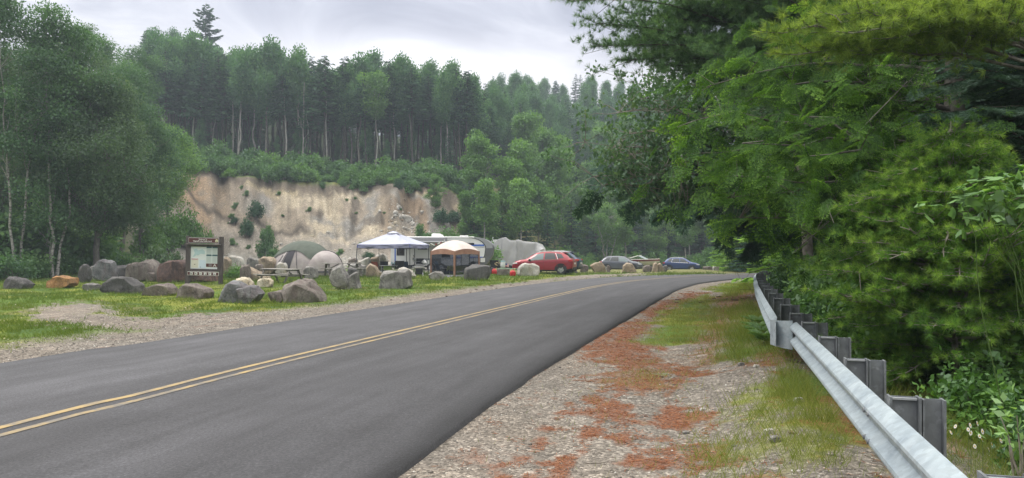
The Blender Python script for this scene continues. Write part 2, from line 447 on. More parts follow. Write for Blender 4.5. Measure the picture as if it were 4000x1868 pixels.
def masks(x, y):
    """surface cover of the near ground: gravel, grass, rust needles, brown duff (0..1 each)"""
    ex = np.interp(np.clip(y, -20, 61), EDGE[:, 1], EDGE[:, 0]); off = x - ex
    rx = np.interp(np.clip(y, -4, 51), RAIL[:, 1], RAIL[:, 0]); lat = (x - rx) * .94
    n = fbm(x * 1.7, y * 1.7, 31, 4) - 0.5; n2 = fbm(x * 6, y * 6, 37, 3) - 0.5
    right = off > -0.05
    def m(polys, soft, amp):
        r = np.zeros(x.shape)
        for p in polys:
            r = np.maximum(r, sstep(-soft, soft, inpoly(x, y, p) + (.05 if polys is NEED else 0) + n * amp + n2 * amp * 0.9))
        return r
    gr = np.where(right, np.maximum(m(GRASS_R, .3, 1.0), 0.55 * m(GRASS_T, .5, 1.8)), 0)
    gr = np.maximum(gr, np.where(right, sstep(0.3, 1.6, lat + n * 1.2), 0))
    ne = np.where(right, m(NEED, .30, 0.75), 0)
    br = np.where(right, m(BROWN, .3, 1.0), 0)
    gl = m(GRAV_L, .25, 1.6)
    gl = np.maximum(gl, np.where(~right, sstep(-ROADW * 1.35 - 1.2, -ROADW * 1.2, off + n), 0))
    g_left = (1 - gl)
    grass = np.where(right, gr, g_left)
    return grass, ne * (1 - 0.5 * gr), br, gl, off, lat, n, n2

def build_terrain():
    a_front = np.linspace(R(-58), R(58), 800)
    a_back = np.linspace(R(58), R(302), 84)[1:-1]
    ang = np.r_[a_front, a_back]
    rad = np.r_[0.02, np.geomspace(1.2, 3.0, 26), np.geomspace(3.04, 22, 230), np.geomspace(22.3, 58, 90)]
    rad = np.r_[rad, np.linspace(58.4, 90, 120), np.geomspace(90.6, 236, 64)]
    A, D = np.meshgrid(ang, rad)
    # rows follow depth (y) in front, radius elsewhere
    fr = (np.abs(A) <= R(58.01))
    k = np.where(fr, 1 / np.cos(np.where(fr, A, 0)), 1 / math.cos(R(58)))
    X = np.sin(A) * D * k; Y = np.cos(A) * D * k
    Z = Hnp(X, Y)
    _, PX, DD = Hraw(X, Y)
    nr, nc = X.shape
    # ---- surface colour of the ground itself
    grass, ne, br, gl, off, lat, n, n2 = masks(X, Y)
    def mixv(a, c, f): return a * (1 - f[..., None]) + np.array(c) * f[..., None]
    gravel = np.array((0.185, 0.160, 0.135)); col = np.zeros((nr, nc, 3)) + gravel
    col *= (0.82 + 0.4 * fbm(X * .9, Y * .9, 41))[..., None]
    wet = sstep(.45, .65, fbm(X * .35, Y * .35, 43)); col = mixv(col, (0.16, 0.152, 0.14), wet * .4)
    gcol = np.zeros_like(col) + np.array((0.085, 0.14, 0.022))
    gcol = mixv(gcol, (0.17, 0.19, 0.03), sstep(.42, .68, fbm(X * .55, Y * .55, 45)))
    gcol = mixv(gcol, (0.055, 0.10, 0.02), sstep(.52, .7, fbm(X * .8, Y * .8, 47)))
    gcol = mixv(gcol, (0.12, 0.10, 0.05), sstep(.60, .74, fbm(X * 1.3, Y * 1.3, 49)) * .6)
    g = np.clip(grass, 0, 1)[..., None]
    col = col * (1 - g) + gcol * g
    ns = fbm((X - .28 * Y) * 4.5, Y * .9, 33, 4) - .5
    nb = sstep(.22, .85, ne * .8 + n * .4 + n2 * .6 + ns * 1.3)
    col = mixv(col, (0.185, 0.072, 0.036), nb * .7)
    col = mixv(col, (0.17, 0.085, 0.042), np.clip(br, 0, 1) * .75)
    col = mixv(col, (0.12, 0.10, 0.06), sstep(0.6, 2.5, lat) * (off > 0) * .7)
    # duff and forest floor far left / hillside
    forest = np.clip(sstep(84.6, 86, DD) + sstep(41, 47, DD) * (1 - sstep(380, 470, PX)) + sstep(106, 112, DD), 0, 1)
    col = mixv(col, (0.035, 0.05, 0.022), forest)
    # the gravel lot and talus in front of the bank
    lot = sstep(57, 61, DD) * (1 - sstep(70, 74, DD)) * sstep(480, 560, PX) * (1 - sstep(1800, 1950, PX))
    col = mixv(col, (0.25, 0.24, 0.215), lot)
    lot2 = sstep(57, 60, DD) * (1 - sstep(104, 110, DD)) * sstep(1850, 1950, PX)
    col = mixv(col, (0.17, 0.17, 0.07), lot2)
    face = bankmask(PX, DD) * (1 - .85 * lot * (1 - sstep(66, 72, DD)))
    # bank strata
    t = np.clip((DD - 68) / (84.5 - 68), 0, 1)
    st = fbm(PX / 75 + DD * .1, DD * .42, 51, 5); st2 = fbm(PX / 120., DD * .30, 53, 4); st3 = fbm(PX / 14., DD * .5, 55, 4)
    bc = np.zeros_like(col) + np.array((0.23, 0.195, 0.155))
    bc = mixv(bc, (0.20, 0.19, 0.175), sstep(.40, .58, st2) * sstep(880, 1040, PX))                # grey gravel
    bc = mixv(bc, (0.33, 0.285, 0.215), sstep(.44, .60, st) * sstep(1000, 1150, PX) * (1 - sstep(1450, 1560, PX)) * sstep(.1, .3, t))   # pale sand
    bc = mixv(bc, (0.19, 0.14, 0.095), sstep(1430, 1560, PX) * sstep(.40, .6, fbm(PX / 40., DD * .3, 57)) * .9)        # brown loam right
    bc = mixv(bc, (0.28, 0.20, 0.13), (1 - sstep(760, 950, PX)) * sstep(.45, .62, st) * sstep(.25, .5, t) * .8)         # orange left
    bc = mixv(bc, (0.32, 0.27, 0.18), (sstep(930, 990, PX) * (1 - sstep(1130, 1200, PX)) + sstep(1590, 1640, PX) * (1 - sstep(1800, 1850, PX))) * sstep(82, 83, DD + n))
    ln = 76.5 + 3.5 * (1 - sstep(650, 1000, PX)) + 1.2 * (fbm(PX / 55., PX * 0, 59) - .5)
    bc = mixv(bc, (0.07, 0.06, 0.05), np.exp(-((DD - ln) / .55) ** 2) * (1 - sstep(1180, 1270, PX)) * .9)
    bc = mixv(bc, (0.10, 0.085, 0.07), sstep(.56, .68, fbm(PX / 45. + 3, DD * .55, 65, 4)) * sstep(1150, 1250, PX) * sstep(.35, .55, t) * .8)
    bc = mixv(bc, (0.22, 0.20, 0.175), (1 - sstep(.30, .55, t + .12 * (st2 - .5))) * .75)             # dark seam
    bc = mixv(bc, (0.12, 0.10, 0.08), sstep(82.7, 83.6, DD + n * 1.6) * .92)                                          # topsoil lip
    bc *= (0.66 + .5 * st3 + .16 * fbm(PX / 5., DD * .12, 63, 2))[..., None]
    bc *= (0.88 + .24 * fbm(PX / 3., DD * 2, 61))[..., None]
    f3 = np.clip(face, 0, 1)[..., None]
    col = col * (1 - f3) + bc * f3
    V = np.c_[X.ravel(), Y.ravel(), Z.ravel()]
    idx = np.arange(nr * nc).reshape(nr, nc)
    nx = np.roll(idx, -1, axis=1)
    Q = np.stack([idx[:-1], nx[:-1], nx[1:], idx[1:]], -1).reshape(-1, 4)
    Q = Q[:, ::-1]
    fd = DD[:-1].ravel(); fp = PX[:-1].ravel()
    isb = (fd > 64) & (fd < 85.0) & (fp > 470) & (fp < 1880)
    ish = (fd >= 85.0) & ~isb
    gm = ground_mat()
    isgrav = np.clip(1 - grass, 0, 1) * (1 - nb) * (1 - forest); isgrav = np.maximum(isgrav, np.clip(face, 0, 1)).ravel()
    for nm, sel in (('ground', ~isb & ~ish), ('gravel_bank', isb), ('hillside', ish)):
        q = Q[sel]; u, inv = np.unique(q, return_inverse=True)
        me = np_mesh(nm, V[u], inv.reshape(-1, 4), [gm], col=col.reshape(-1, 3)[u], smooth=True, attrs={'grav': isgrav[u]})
        o = addobj(nm, me); tag(o, kind='structure')
def ground_mat():
    m, t, out = new_mat('ground cover')
    a = N(t, 'ShaderNodeAttribute', attribute_name='col'); gv = N(t, 'ShaderNodeAttribute', attribute_name='grav')
    geo = N(t, 'ShaderNodeNewGeometry')
    vor = N(t, 'ShaderNodeTexVoronoi', i_Scale=38.0); Lk(t, geo.outputs['Position'], vor.inputs['Vector'])
    vor2 = N(t, 'ShaderNodeTexVoronoi', i_Scale=5.0); Lk(t, geo.outputs['Position'], vor2.inputs['Vector'])
    nz = N(t, 'ShaderNodeTexNoise', i_Scale=22.0, i_Detail=6.0, i_Roughness=.7); Lk(t, geo.outputs['Position'], nz.inputs[0])
    sp = N(t, 'ShaderNodeSeparateColor'); Lk(t, vor.outputs['Color'], sp.inputs[0])
    stone = ramp(t, sp.outputs[0], [(0.0, 0.55), (0.5, 0.95), (0.85, 1.25), (1.0, 1.9)])
    sp2 = N(t, 'ShaderNodeSeparateColor'); Lk(t, vor2.outputs['Color'], sp2.inputs[0])
    stone2 = ramp(t, sp2.outputs[0], [(0.0, 0.86), (0.8, 1.05), (1.0, 1.3)])
    k = mixc(t, gv.outputs['Fac'], (1, 1, 1), mixc(t, 1.0, stone, stone2, 'MULTIPLY'))
    c = mixc(t, 1.0, a.outputs['Color'], k, 'MULTIPLY')
    c = mixc(t, 1.0, c, ramp(t, nz.outputs[0], [(0.25, 0.62), (0.75, 1.38)]), 'MULTIPLY')
    p = N(t, 'ShaderNodeBsdfPrincipled', i_Roughness=.92); p.inputs['Specular IOR Level'].default_value = .2
    Lk(t, c, p.inputs['Base Color'])
    b = N(t, 'ShaderNodeBump', i_Strength=.8, i_Distance=.02)
    h = mathn(t, 'ADD', mathn(t, 'MULTIPLY', vor.outputs['Distance'], -1.0), nz.outputs[0]); Lk(t, h, b.inputs['Height'])
    Lk(t, b.outputs[0], p.inputs['Normal']); Lk(t, p.outputs[0], out.inputs[0])
    return m
build_terrain()

# ------------------------------------------------------------------ road
def offset_path(P, d):
    T = np.gradient(P, axis=0); T /= np.linalg.norm(T, axis=1)[:, None]
    return P + np.c_[-T[:, 1], T[:, 0]] * d
def road_z(x, y):
    z, _, _ = Hraw(x, y); return z
def build_road():
    nl = 25
    rows = []; lat = []; lon = []
    for j in range(nl):
        o = ROADW * j / (nl - 1)
        P = offset_path(EDGES, o)
        z = np.asarray(road_z(P[:, 0], P[:, 1])) + 0.035 * math.sin(math.pi * j / (nl - 1)) 
        rows.append(np.c_[P, z]); lat.append(np.full(len(P), o / ROADW)); lon.append(EDGEU)
    wob = 0.05 * (fbm(EDGEU * 1.1, EDGEU * 0, 71, 4) - .5)
    rows[0][:, 0] += wob * 1.6
    r0 = rows[0].copy(); r0[:, 2] -= .13; r0[:, 0] += .05
    r1 = rows[-1].copy(); r1[:, 2] -= .13; r1[:, 0] -= .05
    rows = [r0] + rows + [r1]; lat = [lat[0]] + lat + [lat[-1]]; lon = [lon[0]] + lon + [lon[-1]]
    V = np.array(rows); m, n, _ = V.shape
    idx = np.arange(m * n).reshape(m, n)
    Q = np.stack([idx[:-1, :-1], idx[:-1, 1:], idx[1:, 1:], idx[1:, :-1]], -1).reshape(-1, 4)
    me = np_mesh('road', V.reshape(-1, 3), Q, [asphalt()], smooth=True, attrs={'lat': np.array(lat).ravel(), 'lon': np.array(lon).ravel()})
    tag(addobj('road', me), kind='structure')
    ym = paint()
    for name, o, wd in (('center_line', ROADW * .5 - .15, .09), ('center_line', ROADW * .5 + .10, .10)):
        rr = []
        for k in (-1, 0, 1):
            P = offset_path(EDGES, o + k * wd / 2)
            rr.append(np.c_[P, np.asarray(road_z(P[:, 0], P[:, 1])) + .035 * math.sin(math.pi * (o + k * wd / 2) / ROADW) + .005])
        V = np.array(rr); m, n, _ = V.shape; idx = np.arange(m * n).reshape(m, n)
        Q = np.stack([idx[:-1, :-1], idx[:-1, 1:], idx[1:, 1:], idx[1:, :-1]], -1).reshape(-1, 4)
        me = np_mesh(name, V.reshape(-1, 3), Q, [ym], attrs={'worn': np.full(m * n, 1.0 if o < ROADW * .5 else 0.0)})
        tag(addobj(name, me), kind='structure')
def asphalt():
    m, t, out = new_mat('worn asphalt')
    la = N(t, 'ShaderNodeAttribute', attribute_name='lat'); lo = N(t, 'ShaderNodeAttribute', attribute_name='lon')
    geo = N(t, 'ShaderNodeNewGeometry')
    cb = N(t, 'ShaderNodeCombineXYZ'); Lk(t, mathn(t, 'MULTIPLY', la.outputs['Fac'], 7.45), cb.inputs[0]); Lk(t, mathn(t, 'MULTIPLY', lo.outputs['Fac'], .10), cb.inputs[1])
    st = N(t, 'ShaderNodeTexNoise', i_Scale=2.2, i_Detail=6.0, i_Roughness=.65); Lk(t, cb.outputs[0], st.inputs[0])
    fine = N(t, 'ShaderNodeTexNoise', i_Scale=42.0, i_Detail=4.0, i_Roughness=.85); Lk(t, geo.outputs['Position'], fine.inputs[0])
    med = N(t, 'ShaderNodeTexNoise', i_Scale=1.1, i_Detail=6.0, i_Roughness=.6); Lk(t, geo.outputs['Position'], med.inputs[0])
    # lane tone: wheel paths polished, far lane greyer
    lane = ramp(t, la.outputs['Fac'], [(0.0, 0.66), (0.035, .72), (0.07, .9), (0.22, .92), (0.265, 1.16), (0.31, .92), (0.48, .98), (0.56, 1.12), (0.66, 1.32), (0.8, 1.2), (0.9, 1.34), (0.97, 1.15), (1.0, .9)])
    base = mixc(t, 1.0, (0.052, 0.052, 0.058), lane, 'MULTIPLY')
    base = mixc(t, 1.0, base, ramp(t, st.outputs[0], [(.34, .78), (.5, 1.0), (.66, 1.24)]), 'MULTIPLY')
    base = mixc(t, 1.0, base, ramp(t, med.outputs[0], [(.3, .88), (.7, 1.12)]), 'MULTIPLY')
    base = mixc(t, 1.0, base, ramp(t, fine.outputs[0], [(.30, .45), (.5, 1.0), (.64, 1.5), (.74, 3.0)]), 'MULTIPLY')
    p = N(t, 'ShaderNodeBsdfPrincipled', i_Roughness=.78); p.inputs['Specular IOR Level'].default_value = .35
    Lk(t, base, p.inputs['Base Color'])
    b = N(t, 'ShaderNodeBump', i_Strength=.55, i_Distance=.008); Lk(t, fine.outputs[0], b.inputs['Height'])
    Lk(t, b.outputs[0], p.inputs['Normal']); Lk(t, p.outputs[0], out.inputs[0])
    return m
def paint():
    m, t, out = new_mat('worn yellow paint')
    geo = N(t, 'ShaderNodeNewGeometry'); wr = N(t, 'ShaderNodeAttribute', attribute_name='worn')
    n1 = N(t, 'ShaderNodeTexNoise', i_Scale=3.0, i_Detail=8.0, i_Roughness=.75); Lk(t, geo.outputs['Position'], n1.inputs[0])
    f = mathn(t, 'SUBTRACT', n1.outputs[0], mathn(t, 'MULTIPLY', wr.outputs['Fac'], .08))
    k = ramp(t, f, [(.36, 0.1), (.56, .88)])
    p = N(t, 'ShaderNodeBsdfPrincipled', i_Roughness=.7)
    Lk(t, mixc(t, k, (0.12, 0.115, 0.11), (0.35, 0.25, 0.10)), p.inputs['Base Color'])
    Lk(t, p.outputs[0], out.inputs[0])
    return m
build_road()

# ------------------------------------------------------------------ guardrail
def galv(name, base, dark, rough=.45):
    m, t, out = new_mat(name)
    tcn = N(t, 'ShaderNodeTexCoord')
    n1 = N(t, 'ShaderNodeTexNoise', i_Scale=3.5, i_Detail=5.0, i_Distortion=1.2); Lk(t, tcn.outputs['Object'], n1.inputs[0])
    n2 = N(t, 'ShaderNodeTexVoronoi', i_Scale=30.0); Lk(t, tcn.outputs['Object'], n2.inputs[0])
    n3 = N(t, 'ShaderNodeTexNoise', i_Scale=14.0, i_Detail=4.0); Lk(t, tcn.outputs['Object'], n3.inputs[0])
    s = N(t, 'ShaderNodeSeparateColor'); Lk(t, n2.outputs['Color'], s.inputs[0])
    c = ramp(t, n1.outputs[0], [(.3, dark), (.62, base)])
    c = mixc(t, .45, c, mixc(t, 1.0, c, ramp(t, s.outputs[0], [(0, .78), (1, 1.22)]), 'MULTIPLY'))
    c = mixc(t, ramp(t, n3.outputs[0], [(.60, 0.0), (.72, .3)]), c, (0.52, 0.55, 0.58))
    p = N(t, 'ShaderNodeBsdfPrincipled', i_Roughness=rough, i_Metallic=.35); Lk(t, c, p.inputs['Base Color'])
    Lk(t, p.outputs[0], out.inputs[0]); return m
M_GALV = galv('galvanised steel beam', (0.40, 0.46, 0.50), (0.28, 0.335, 0.385))
M_POST = galv('weathered steel post', (0.19, 0.205, 0.22), (0.125, 0.135, 0.15), .55)
M_STEELEDGE = galv('pale steel edge', (0.42, 0.44, 0.46), (0.28, 0.30, 0.33))
def build_rail():
    root = thing('guardrail', 'long galvanised steel guardrail on grey posts curving along the road shoulder', 'guardrail', (2.1, 4.6, .3))
    inv = Vector((-2.1, -4.6, -.3))
    s = RAILU
    def at(u):
        return np.array([np.interp(u, s, RAILS[:, 0]), np.interp(u, s, RAILS[:, 1])])
    def fr(u):
        p = at(u); q = at(u + .05); t = (q - p) / np.linalg.norm(q - p)
        return p, t, np.array([t[1], -t[0]])          # tangent, outward (away from the road)
    # W profile: (depth towards the road, height) ; height 0 = bottom
    prof = [(0.0, 0.0), (.022, .006), (.064, .040), (.079, .055), (.083, .070), (.078, .086), (.030, .120), (.014, .134), (.012, .156)]
    prof = prof + [(a, .312 - b) for a, b in prof[-2::-1]]
    ujoint = float(np.interp(9.2, RAILS[:, 1], s))
    def ztop(u): return float(np.interp(u, [0, 4, 8, 14, 60], [.70, .72, .72, .72, .74]))
    def beam(u0, u1, n, push, name, taper=0.0, parent=root, prof=prof):
        rows = []
        for u in np.linspace(u0, u1, n):
            p, t, o = fr(u); row = []
            k = 1.0
            if taper and u - u0 < taper: k = (u - u0) / taper
            for dpt, h in prof:
                q = p - o * ((dpt * k + .05 * (1 - k)) + (push(u) if callable(push) else push))
                row.append(Vector((q[0], q[1], ztop(u) - .312 + h)) + inv)
            rows.append(row)
        back = [[v + Vector((fr(u)[2][0], fr(u)[2][1], 0)) * .004 for v in r] for r, u in zip(rows, np.linspace(u0, u1, n))]
        mb = MB(); mb.grid(rows); mb.grid(back)
        # close the ends with a thin lip
        for ra, rb in ((rows[0], back[0]), (rows[-1], back[-1])):
            mb.grid([ra, rb])
        return mb.build(name, M_GALV, parent, smooth=True, auto=28)
    beam(.2, ujoint + .12, 60, .012, 'beam')
    bend = lambda u: .21 * max(0.0, 1 - (u - ujoint) / 13.0)
    beam(ujoint + .1, s[-1] - .3, 190, bend, 'beam', taper=.7)
    # flat end shoe over the joint
    mb = MB(); rows = []
    p, t, o = fr(ujoint + .06); zt = ztop(ujoint)
    for f in np.linspace(0, 1, 9):
        q = p - o * (.06 + .25 * f) + t * (.02 + .26 * f ** 2)
        lo = .345 - .03 * f; hi = .022 - .02 * f
        b = q + t * .006
        rows.append([Vector((q[0], q[1], zt - lo)) + inv, Vector((q[0], q[1], zt + hi)) + inv, Vector((b[0], b[1], zt + hi)) + inv, Vector((b[0], b[1], zt - lo)) + inv])
    mb.grid(rows, close=True)
    mb.build('end_shoe', M_GALV, root, smooth=True, auto=40)
    # splice bolts
    upost = []
    u4 = float(np.interp(4.3, RAILS[:, 1], s))
    u = u4 - 1.58 * 2
    while u < s[-1] - .5:
        upost.append(u); u += 1.58 if u < ujoint else 1.75
    for ub in (u4 + .05, u4 + .17, u4 - 3.1, u4 - 2.98):
        for hh in (.075, .237):
            p, t, o = fr(ub); q = p - o * .096
            mb = MB(); c = Vector((q[0], q[1], ztop(ub) - .312 + hh)) + inv
            a = Vector((t[0], t[1], 0))
            mb.tube([c + Vector((o[0], o[1], 0)) * .012, c - Vector((o[0], o[1], 0)) * .007], [.017, .013], 8)
            mb.build('bolt', M_POST, root)
    th = .012
    for u in upost:
        p, t, o = fr(u); zt = ztop(u) + (.05 if u < ujoint else .03)
        gz = H(p[0] + o[0] * .3, p[1] + o[1] * .3)
        T = Vector((t[0], t[1], 0)); O = Vector((o[0], o[1], 0)); base = Vector((p[0], p[1], 0)) + inv
        def ibeam(d0, d1, za, zb, wd=.10):
            mb = MB()
            for dd in (d0, d1):
                mb.bar(base + O * dd + Vector((0, 0, za)), base + O * dd + Vector((0, 0, zb)), th, wd, up=T)
            mb.bar(base + O * (d0 + th / 2) + Vector((0, 0, za)), base + O * (d1 - th / 2) + Vector((0, 0, zb)), .001, .001) if False else None
            a0 = base + O * (d0 + th / 2 + .001) ; a1 = base + O * (d1 - th / 2 - .001)
            mb.prism([(0, za), ((a1 - a0).length, za), ((a1 - a0).length, zb), (0, zb)], a0, O, (0, 0, 1), .009)
            return mb
        post = ibeam(.178, .285, gz - .25, zt - .008).build('post', M_POST, root)
        bl = ibeam(.008, .160, zt - .40, zt).build('blockout', M_POST, post)
        mb = MB(); a0 = base + O * .02; a1 = base + O * .148
        mb.bar(a0 + Vector((0, 0, zt - .012)) , a1 + Vector((0, 0, zt - .012)), .05, .012)
        mb.build('top_plate', M_STEELEDGE, post)
build_rail()
# ------------------------------------------------------------------ foliage generators
L_HILL = leafmat('hillside leaves', (0.032, 0.092, 0.036), (0.060, 0.150, 0.055), (0.105, 0.215, 0.065))
L_SPRUCE = leafmat('dark spruce needles', (0.018, 0.050, 0.030), (0.035, 0.086, 0.045), (0.060, 0.125, 0.055), trans=.2, gloss=.03)
L_MID = leafmat('fresh green leaves', (0.045, 0.110, 0.024), (0.090, 0.195, 0.036), (0.165, 0.295, 0.050))
L_SHRUB = leafmat('shrub leaves', (0.035, 0.090, 0.026), (0.065, 0.150, 0.038), (0.115, 0.215, 0.055))
L_MAPLE = leafmat('grey green maple leaves', (0.038, 0.076, 0.032), (0.070, 0.128, 0.052), (0.125, 0.195, 0.082), trans=.35)
L_BIRCH = leafmat('birch leaves', (0.036, 0.090, 0.034), (0.068, 0.150, 0.052), (0.120, 0.220, 0.070))
L_DARK = leafmat('shaded broad leaves', (0.032, 0.082, 0.026), (0.066, 0.145, 0.040), (0.130, 0.235, 0.060))
L_HEML = leafmat('hemlock needles', (0.024, 0.062, 0.016), (0.088, 0.180, 0.036), (0.230, 0.380, 0.072), trans=.4, gloss=.015)
L_PINE = leafmat('blue green pine needles', (0.050, 0.100, 0.052), (0.095, 0.175, 0.085), (0.160, 0.260, 0.110), trans=.4, gloss=.02)
L_PINEY = leafmat('yellow green pine needles', (0.040, 0.078, 0.022), (0.110, 0.175, 0.040), (0.260, 0.340, 0.085), trans=.4, gloss=.02)
L_YOUNG = leafmat('young pine needles', (0.028, 0.080, 0.020), (0.105, 0.215, 0.042), (0.300, 0.420, 0.095), trans=.45, gloss=.02)
L_BLUE = leafmat('blue spruce needles', (0.022, 0.055, 0.036), (0.045, 0.095, 0.060), (0.085, 0.150, 0.090), trans=.15)
L_VINE = leafmat('bright vine leaves', (0.080, 0.170, 0.045), (0.140, 0.260, 0.070), (0.220, 0.360, 0.120), trans=.4, gloss=.1)
L_OAK = leafmat('tough dark leaves', (0.036, 0.080, 0.042), (0.072, 0.140, 0.068), (0.145, 0.200, 0.095), trans=.35, gloss=.04, rough=.5)
L_FERN = leafmat('fern green', (0.050, 0.110, 0.030), (0.085, 0.165, 0.045), (0.140, 0.230, 0.065))
B_GREY = pm('grey bark', (0.105, 0.095, 0.085), (0.20, 0.185, 0.165), 9, .9, .8, stretch=(1, 1, .35))
B_DARK = pm('dark bark', (0.045, 0.040, 0.034), (0.10, 0.088, 0.075), 10, .9, .8, stretch=(1, 1, .35))
B_PALE = pm('pale grey trunk', (0.22, 0.205, 0.185), (0.38, 0.365, 0.34), 3, .9, .4, stretch=(1, 1, .5))
B_TWIG = pm('grey twigs', (0.16, 0.14, 0.12), (0.30, 0.27, 0.24), 7, .9)
B_STEM = pm('green stems', (0.09, 0.15, 0.04), None)
def birchbark():
    m, t, out = new_mat('white birch bark')
    tcn = N(t, 'ShaderNodeTexCoord'); mpn = N(t, 'ShaderNodeMapping'); mpn.inputs['Scale'].default_value = (2.2, 2.2, 6.0)
    Lk(t, tcn.outputs['Object'], mpn.inputs[0])
    n1 = N(t, 'ShaderNodeTexNoise', i_Scale=1.6, i_Detail=6.0, i_Roughness=.7); Lk(t, mpn.outputs[0], n1.inputs[0])
    p = N(t, 'ShaderNodeBsdfPrincipled', i_Roughness=.8)
    Lk(t, ramp(t, n1.outputs[0], [(.38, (.05, .045, .04)), (.48, (.26, .25, .23)), (.7, (.40, .385, .36))]), p.inputs['Base Color'])
    Lk(t, p.outputs[0], out.inputs[0]); return m
B_BIRCH = birchbark()

def unit(a): return a / (np.linalg.norm(a, axis=-1, keepdims=True) + 1e-9)
def rand_dirs(rng, n, zb=0.0):
    a = rng.normal(size=(n, 3)); a[:, 2] += zb; return unit(a)
def diamonds(c, ax, nr, Ln, Wd, fold=.15, back=0.5):
    """one four-cornered leaf per centre; returns V (4N,3), F (N,4)"""
    n = len(c); ax = unit(ax); sd = unit(np.cross(ax, nr)); up = np.cross(sd, ax)
    Ln = np.broadcast_to(np.asarray(Ln, float), (n,))[:, None]; Wd = np.broadcast_to(np.asarray(Wd, float), (n,))[:, None]
    V = np.empty((n, 4, 3))
    V[:, 0] = c - ax * Ln * back; V[:, 2] = c + ax * Ln * (1 - back)
    V[:, 1] = c + sd * Wd / 2 - up * Wd * fold; V[:, 3] = c - sd * Wd / 2 - up * Wd * fold
    return V.reshape(-1, 3), np.arange(4 * n).reshape(n, 4)
class Tubes:
    def __init__(s): s.V = []; s.F = []; s.n = 0
    def add(s, P, r, k=5):
        P = np.asarray(P, float); m = len(P)
        r = np.broadcast_to(np.asarray(r, float), (m,))
        T = unit(np.gradient(P, axis=0))
        ref = np.where(np.abs(T[:, 2:3]) < .9, np.array([[0, 0, 1.]]), np.array([[1., 0, 0]]))
        a = unit(np.cross(T, ref)); b = np.cross(a, T)
        th = np.arange(k) * 2 * np.pi / k
        V = P[:, None] + (a[:, None] * np.cos(th)[None, :, None] + b[:, None] * np.sin(th)[None, :, None]) * r[:, None, None]
        i = np.arange(m * k).reshape(m, k); j = np.roll(i, -1, 1)
        Fq = np.stack([i[:-1], i[1:], j[1:], j[:-1]], -1).reshape(-1, 4) + s.n
        s.V.append(V.reshape(-1, 3)); s.F.append(Fq); s.n += m * k
    def mesh(s, name, mat):
        return np_mesh(name, np.vstack(s.V), np.vstack(s.F), [mat], smooth=True)
def wob(rng, a, b, n, amp, sag=0.0):
    a = np.asarray(a, float); b = np.asarray(b, float)
    t = np.linspace(0, 1, n)[:, None]
    L = np.linalg.norm(b - a)
    P = a + (b - a) * t
    j = np.cumsum(rng.normal(size=(n, 3)) * amp * L / n ** .5, axis=0); j = j - j[:1] - (j[-1:] - j[:1]) * t
    P = P + j
    P[:, 2] -= (sag * L * np.sin(np.pi * t))[:, 0]
    return P
SHAPES = {
    'ovoid': lambda t: np.sin(np.pi * np.clip(t * .86 + .10, 0, 1)) ** .7,
    'round': lambda t: np.sqrt(np.clip(1 - (2 * t - 1) ** 2, 0, 1)),
    'tall': lambda t: (np.clip(t, 0, 1) ** .35) * (1 - t * .9) ** .6 * 1.1,
    'vase': lambda t: np.clip(.25 + .9 * t, 0, 1) * np.sqrt(np.clip(1.02 - t ** 3, 0, 1)),
}
